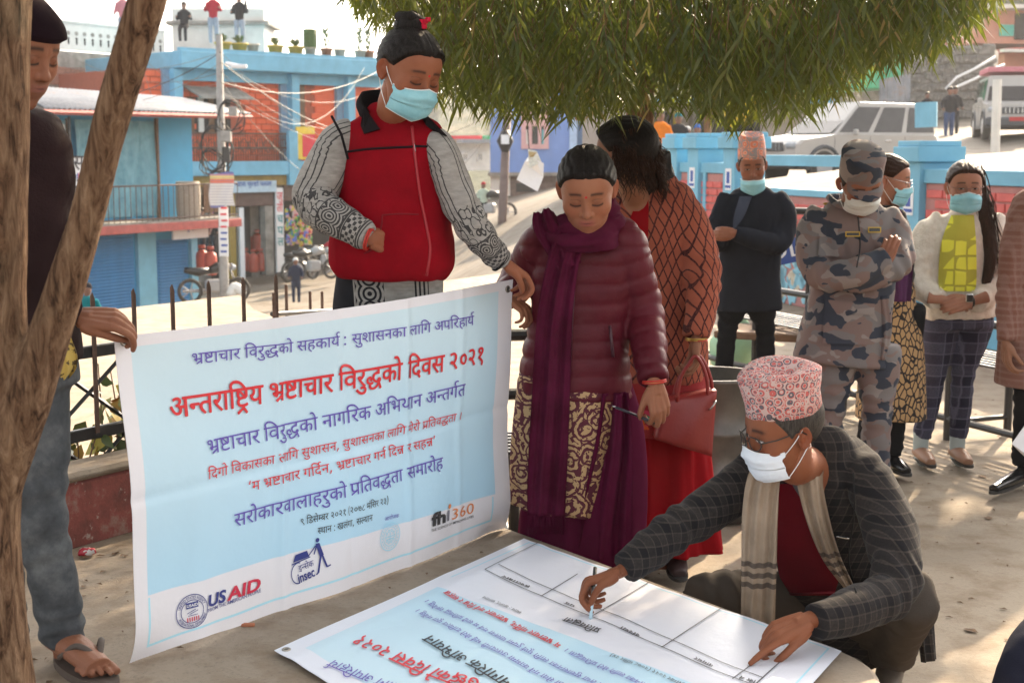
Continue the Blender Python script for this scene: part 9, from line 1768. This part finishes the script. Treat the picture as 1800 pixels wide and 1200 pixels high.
for i in range(9):
    for j in range(24):
        s_ = F5.s(1560)+(F5.s(1732)-F5.s(1560))*(j+.5*(i % 2))/24;o = obj('stone',sme,None,sw,world=True);o.location = F5.f(s_,F5.z(1640,218)+.38*i+rr.normal()*.04,.03+rr.rand()*.05);o.rotation_euler = (rr.normal()*.1,rr.normal()*.12,rr.normal()*.05)
st_ = empty('stair_railing',tuple(A(1680,190,57)),0,'pale metal stair rails climbing to the right before the stone wall','railing')
for q in ([(1662,157),(1682,136),(1712,122),(1750,100)],[(1674,162),(1684,152),(1712,140),(1745,122),(1766,114)]): b = B();b.tube([A(x,y,57) for x,y in q],.05,6);b.build('rail',signw,st_,True,world=True)
tin_sh = empty('tin_shed',tuple(A(1590,215,58)),0,'grey corrugated shed behind the white car','building');corrugated('wall',tin,(A(1545,240,58),A(1600,240,58),A(1600,130,58),A(1545,140,58)),tin_sh,.25,.05)
def house(label,pxl,pxr,pyt,pyb,D,m,roof,wins=(),name='hill_house'):
    r = empty(name,tuple(A(pxl,pyb,D)),0,label,'building');F = Facade(r,pxl,D,pxr,D+1.5);F.pbox('wall',m,pxl,pyt,pxr,pyb,-6,0);F.pbox('roof',roof,pxl-10,pyt-7,pxr+10,pyt,-6,1.2)
    for w_ in wins: F.window(*w_,fm=white_w,gm=glass_d)
    return F
salm = mat('salmon_wall',(.52,.24,.17),.85,.08,2);grn = mat('bright_green_wall',(.08,.42,.22),.8,.08,2);tq = mat('turquoise_door',(.08,.42,.36),.7)
F = house('salmon house with a white edged red roof above the jeep',1752,1960,96,175,66,salm,red_trim,());F.pbox('roof_edge',white_w,1722,92,1960,97,1.0,1.4);F.pbox('awning',white_w,1780,120,1960,126,0,1.2)
F = house('upper salmon house with a turquoise door near the top right corner',1700,1960,20,78,80,salm,white_w);F.pbox('door',tq,1741,44,1765,64,0,.1);F.pbox('dark_opening',dark_in,1767,24,1790,70,0,.1);F.pbox('white_column',white_w,1790,-10,1812,78,.2,.6)
house('bright green house behind the hanging leaves',1440,1578,20,155,60,grn,white_w,((1460,60,1490,100),(1520,60,1550,100)));house('pale far house with grey roof low in the valley',800,862,252,300,78,white_w,tin,((812,268,822,284),(838,268,848,284)))
F = house('shop row behind the blue pillars with dark openings',1130,1420,182,262,44,mat('shop_wall_beige',(.33,.29,.26),.85),blue_p);
for a,c_ in ((1145,1178),(1212,1290),(1300,1330)): F.pbox('open_doorway',dark_in,a,198,c_,258,.0,.08)
for a in (1180,1208,1294): F.pbox('door_pillar',sg_yel if a == 1180 else grey_c,a,196,a+8,262,0,.3)
for a,m,c_ in ((822,sg_red,'far_red_shed'),(842,grn,'far_green_shed')): F = house('small '+('red' if a == 822 else 'green')+' shed far down in the valley',a,a+18,246,276,84,m,m,(),'far_shed')
# wooden post with arrow board, pole stubs
for (x0_,y0_,x1_,y1_,m,lb,rr_) in ((1753,140,1748,300,white_w,'pale leaning post on the upper road before the jeep',.09),(1241,150,1246,290,wood_m,'bare wooden post behind the blue wall',.05),(1628,180,1628,224,blue_p,'short blue post in front of a dark figure on the upper road',.22)):
    D_ = 28 if m is not wood_m else 20;r = empty('post',tuple(A(x1_,y1_,D_)),0,lb,'post');b = B();b.tube([A(x0_,y0_,D_),A(x1_,y1_,D_)],rr_,8);b.build('shaft',m,r,world=True)
# overhead wires
DST = ['over the tin roof to the left edge','low over the parapet','up to the upper left corner','straight up behind the leaning branch','in the deepest loop behind the leaning branch','along the brick face to the left edge','level along the blue roof edge to the right','across the orange wall toward the hair bun','tight under the roof slab to the right','down past the yellow hoarding to the far valley','in a long loop toward the pale far house','to the brown pole with the meter box','in a loop before the second blue column','in the deepest loop to the brown pole']
wt_ = A(388,92,PD-.1);k = 0
for (x1_,y1_,D1,sag,m) in [(-80,30,45,1.0,pale_cab),(-60,60,46,1.6,pale_cab),(-40,-40,40,1.2,pale_cab),(150,-60,42,1.2,pale_cab),(230,30,48,2.6,pale_cab),(-80,90,47,1.4,cab),(700,130,50,1.0,pale_cab),(720,160,52,1.4,pale_cab),(690,110,49,.6,cab),(760,260,60,.8,pale_cab),(860,236,66,2.2,pale_cab),(893,180,47,1.6,cab),(640,120,50,1.6,pale_cab),(880,205,47,3.0,pale_cab)]:
    a = wt_+[0,0,-.25*(k % 5)];c_ = A(x1_,y1_,D1);t = np.linspace(0,1,26)[:,None];P_ = a+(c_-a)*t-np.array([0,0,1])*(4*sag*t*(1-t));b = B();b.tube(P_,.012 if m is cab else .0065,4,False);o = b.build('overhead_wire',m,None,label=('black' if m is cab else 'pale')+' wire from the utility pole '+DST[k],cat='wire',group='overhead wires');k += 1
# plants in the planter
rr = rs(9);pl_r = empty('planter_shrub',tuple(fp(.5,PZ+.1,-.1)),0,'leafy shrub with yellowing leaves growing behind the fence bars','shrub');Bs = [];Ds = [];Ls = [];Ws = [];Ts = [];sb = B()
for k in range(60):
    s_ = rr.uniform(-1.0,1.6);o_ = rr.uniform(-.35,.03);h = rr.uniform(.14,.46);a = fp(s_,PZ+.08,o_);t_ = a+np.array([rr.normal()*.06,rr.normal()*.06,h]);sb.tube([a,(a+t_)/2+[rr.normal()*.02]*3,t_],[.004,.003,.002],5)
    n = 11;u = rr.rand(n,1);Bs.append(a+(t_-a)*u);Ds.append(rr.normal(size=(n,3))+[0,-.3,.3]);Ls.append(rr.uniform(.045,.095,n));Ws.append(rr.uniform(.014,.028,n));Ts.append(rr.rand(n))
V,F = leaves(np.concatenate(Bs),np.concatenate(Ds),np.concatenate(Ls),np.concatenate(Ws),rr)
pm = G('shrub_leaf');_a = pm.n('ShaderNodeAttribute',attribute_name='tone').outputs['Fac'];pm.set(pm.ramp(_a,[(0,(.06,.09,.03)),(.5,(.16,.18,.06)),(.78,(.42,.34,.05)),(1,(.38,.17,.04))]),.5);o = tri_obj('foliage',V,F,pm.m,pl_r,np.concatenate(Ts),kind='stuff');o.matrix_parent_inverse = mw(pl_r).inverted();tag(sb.build('stems',wood_m,pl_r,world=True),kind='stuff')
# dry leaves, twigs and chips on the concrete
lt = B();n = 0
for k in range(900):
    if k < 260: x,y,z = rr.uniform(-1.6,.6),rr.uniform(2.9,4.4),PZ+.003
    else: x,y,z = rr.uniform(.3,4.2),rr.uniform(3.6,9.5),.003
    if z > .1 and ((x > -.75 and y < 3.9 and x > (y-4.4)*1.2) or y > 4.3-1.2*max(x,0)): continue
    if z < .1 and not (y > 4.55-1.25*x): continue
    a = rr.rand()*6.28;L = rr.uniform(.004,.016)*(1 if rr.rand() < .9 else 2.4);w_ = L*rr.uniform(.25,.7);c_,s_ = math.cos(a),math.sin(a);lt.add([(x+c_*L,y+s_*L,z),(x-s_*w_,y+c_*w_,z+.004),(x-c_*L,y-s_*L,z+.001),(x+s_*w_,y-c_*w_,z+.003)],[(0,1,2,3)])
lt.build('dry_leaf_litter',mat('dry_leaf_litter',(.13,.075,.04),.9,.5,40),None,kind='stuff')
c_ = gz(152,970,PZ+.012);v,f = limb([c_-[.022,0,0],c_,c_+[.024,.006,.004]],[.010,.014,.009],10,12);r = B();r.add(wrinkle(v,f,.005,60,2),f);wr_ = G('red_wrapper');wr_.set(wr_.mix(wr_.mth('GREATER_THAN',wr_.noise(wr_.co(),60,2),.52),(.42,.02,.04),(.65,.6,.58)),.35);r.build('sweet_wrapper',wr_.m,None,True,label='crumpled red and white wrapper lying on the platform',cat='wrapper')
c_ = gz(436,1100,PZ);b = B();b.box(c_+[0,0,.004],(.035,.014,.008),None,.002);b.build('brick_chip',mat('orange_brick_chip',(.40,.15,.08),.9),None,label='small orange brick chip beside the lower edge of the banner',cat='brick chip')
# green sack behind the dark coat
c_ = gz(1285,655,.0);v,f = limb([c_+[0,0,.05],c_+[.02,0,.22],c_+[.03,0,.40]],[.15,.17,.06],16,16);b = B();b.add(wrinkle(v,f,.015,8,2),f);b.build('green_sack',mat('pale_green_plastic',(.30,.52,.34),.45,.1,6),None,True,label='pale green plastic sack standing behind the man in the dark coat',cat='sack')
# ---- air: one box of thin haze round the camera and everything in it
hzb = G('thin_haze');hzb.t.nodes.remove(hzb.b);pv = hzb.n('ShaderNodeVolumePrincipled');pv.inputs['Color'].default_value = (.93,.95,1,1);pv.inputs['Density'].default_value = .0005;pv.inputs['Anisotropy'].default_value = .3;hzb.t.links.new(pv.outputs[0],hzb.out.inputs['Volume'])
USE_HAZE = True
if USE_HAZE: b = B();b.box((0,130,14),(700,300,58));b.build('haze',hzb.m,None,kind='stuff')

# cloth and hair are matt: keep their grazing gloss low
for m_ in bpy.data.materials:
    q = m_.node_tree.nodes.get('Principled BSDF') if m_.node_tree else None
    if q is not None:
        sw_ = q.inputs['Sheen Weight'].default_value
        if sw_ > .005: q.inputs['Sheen Weight'].default_value = min(sw_,.05);q.inputs['Specular IOR Level'].default_value = min(q.inputs['Specular IOR Level'].default_value,.06)
        if 'hair' in m_.name: q.inputs['Specular IOR Level'].default_value = .10
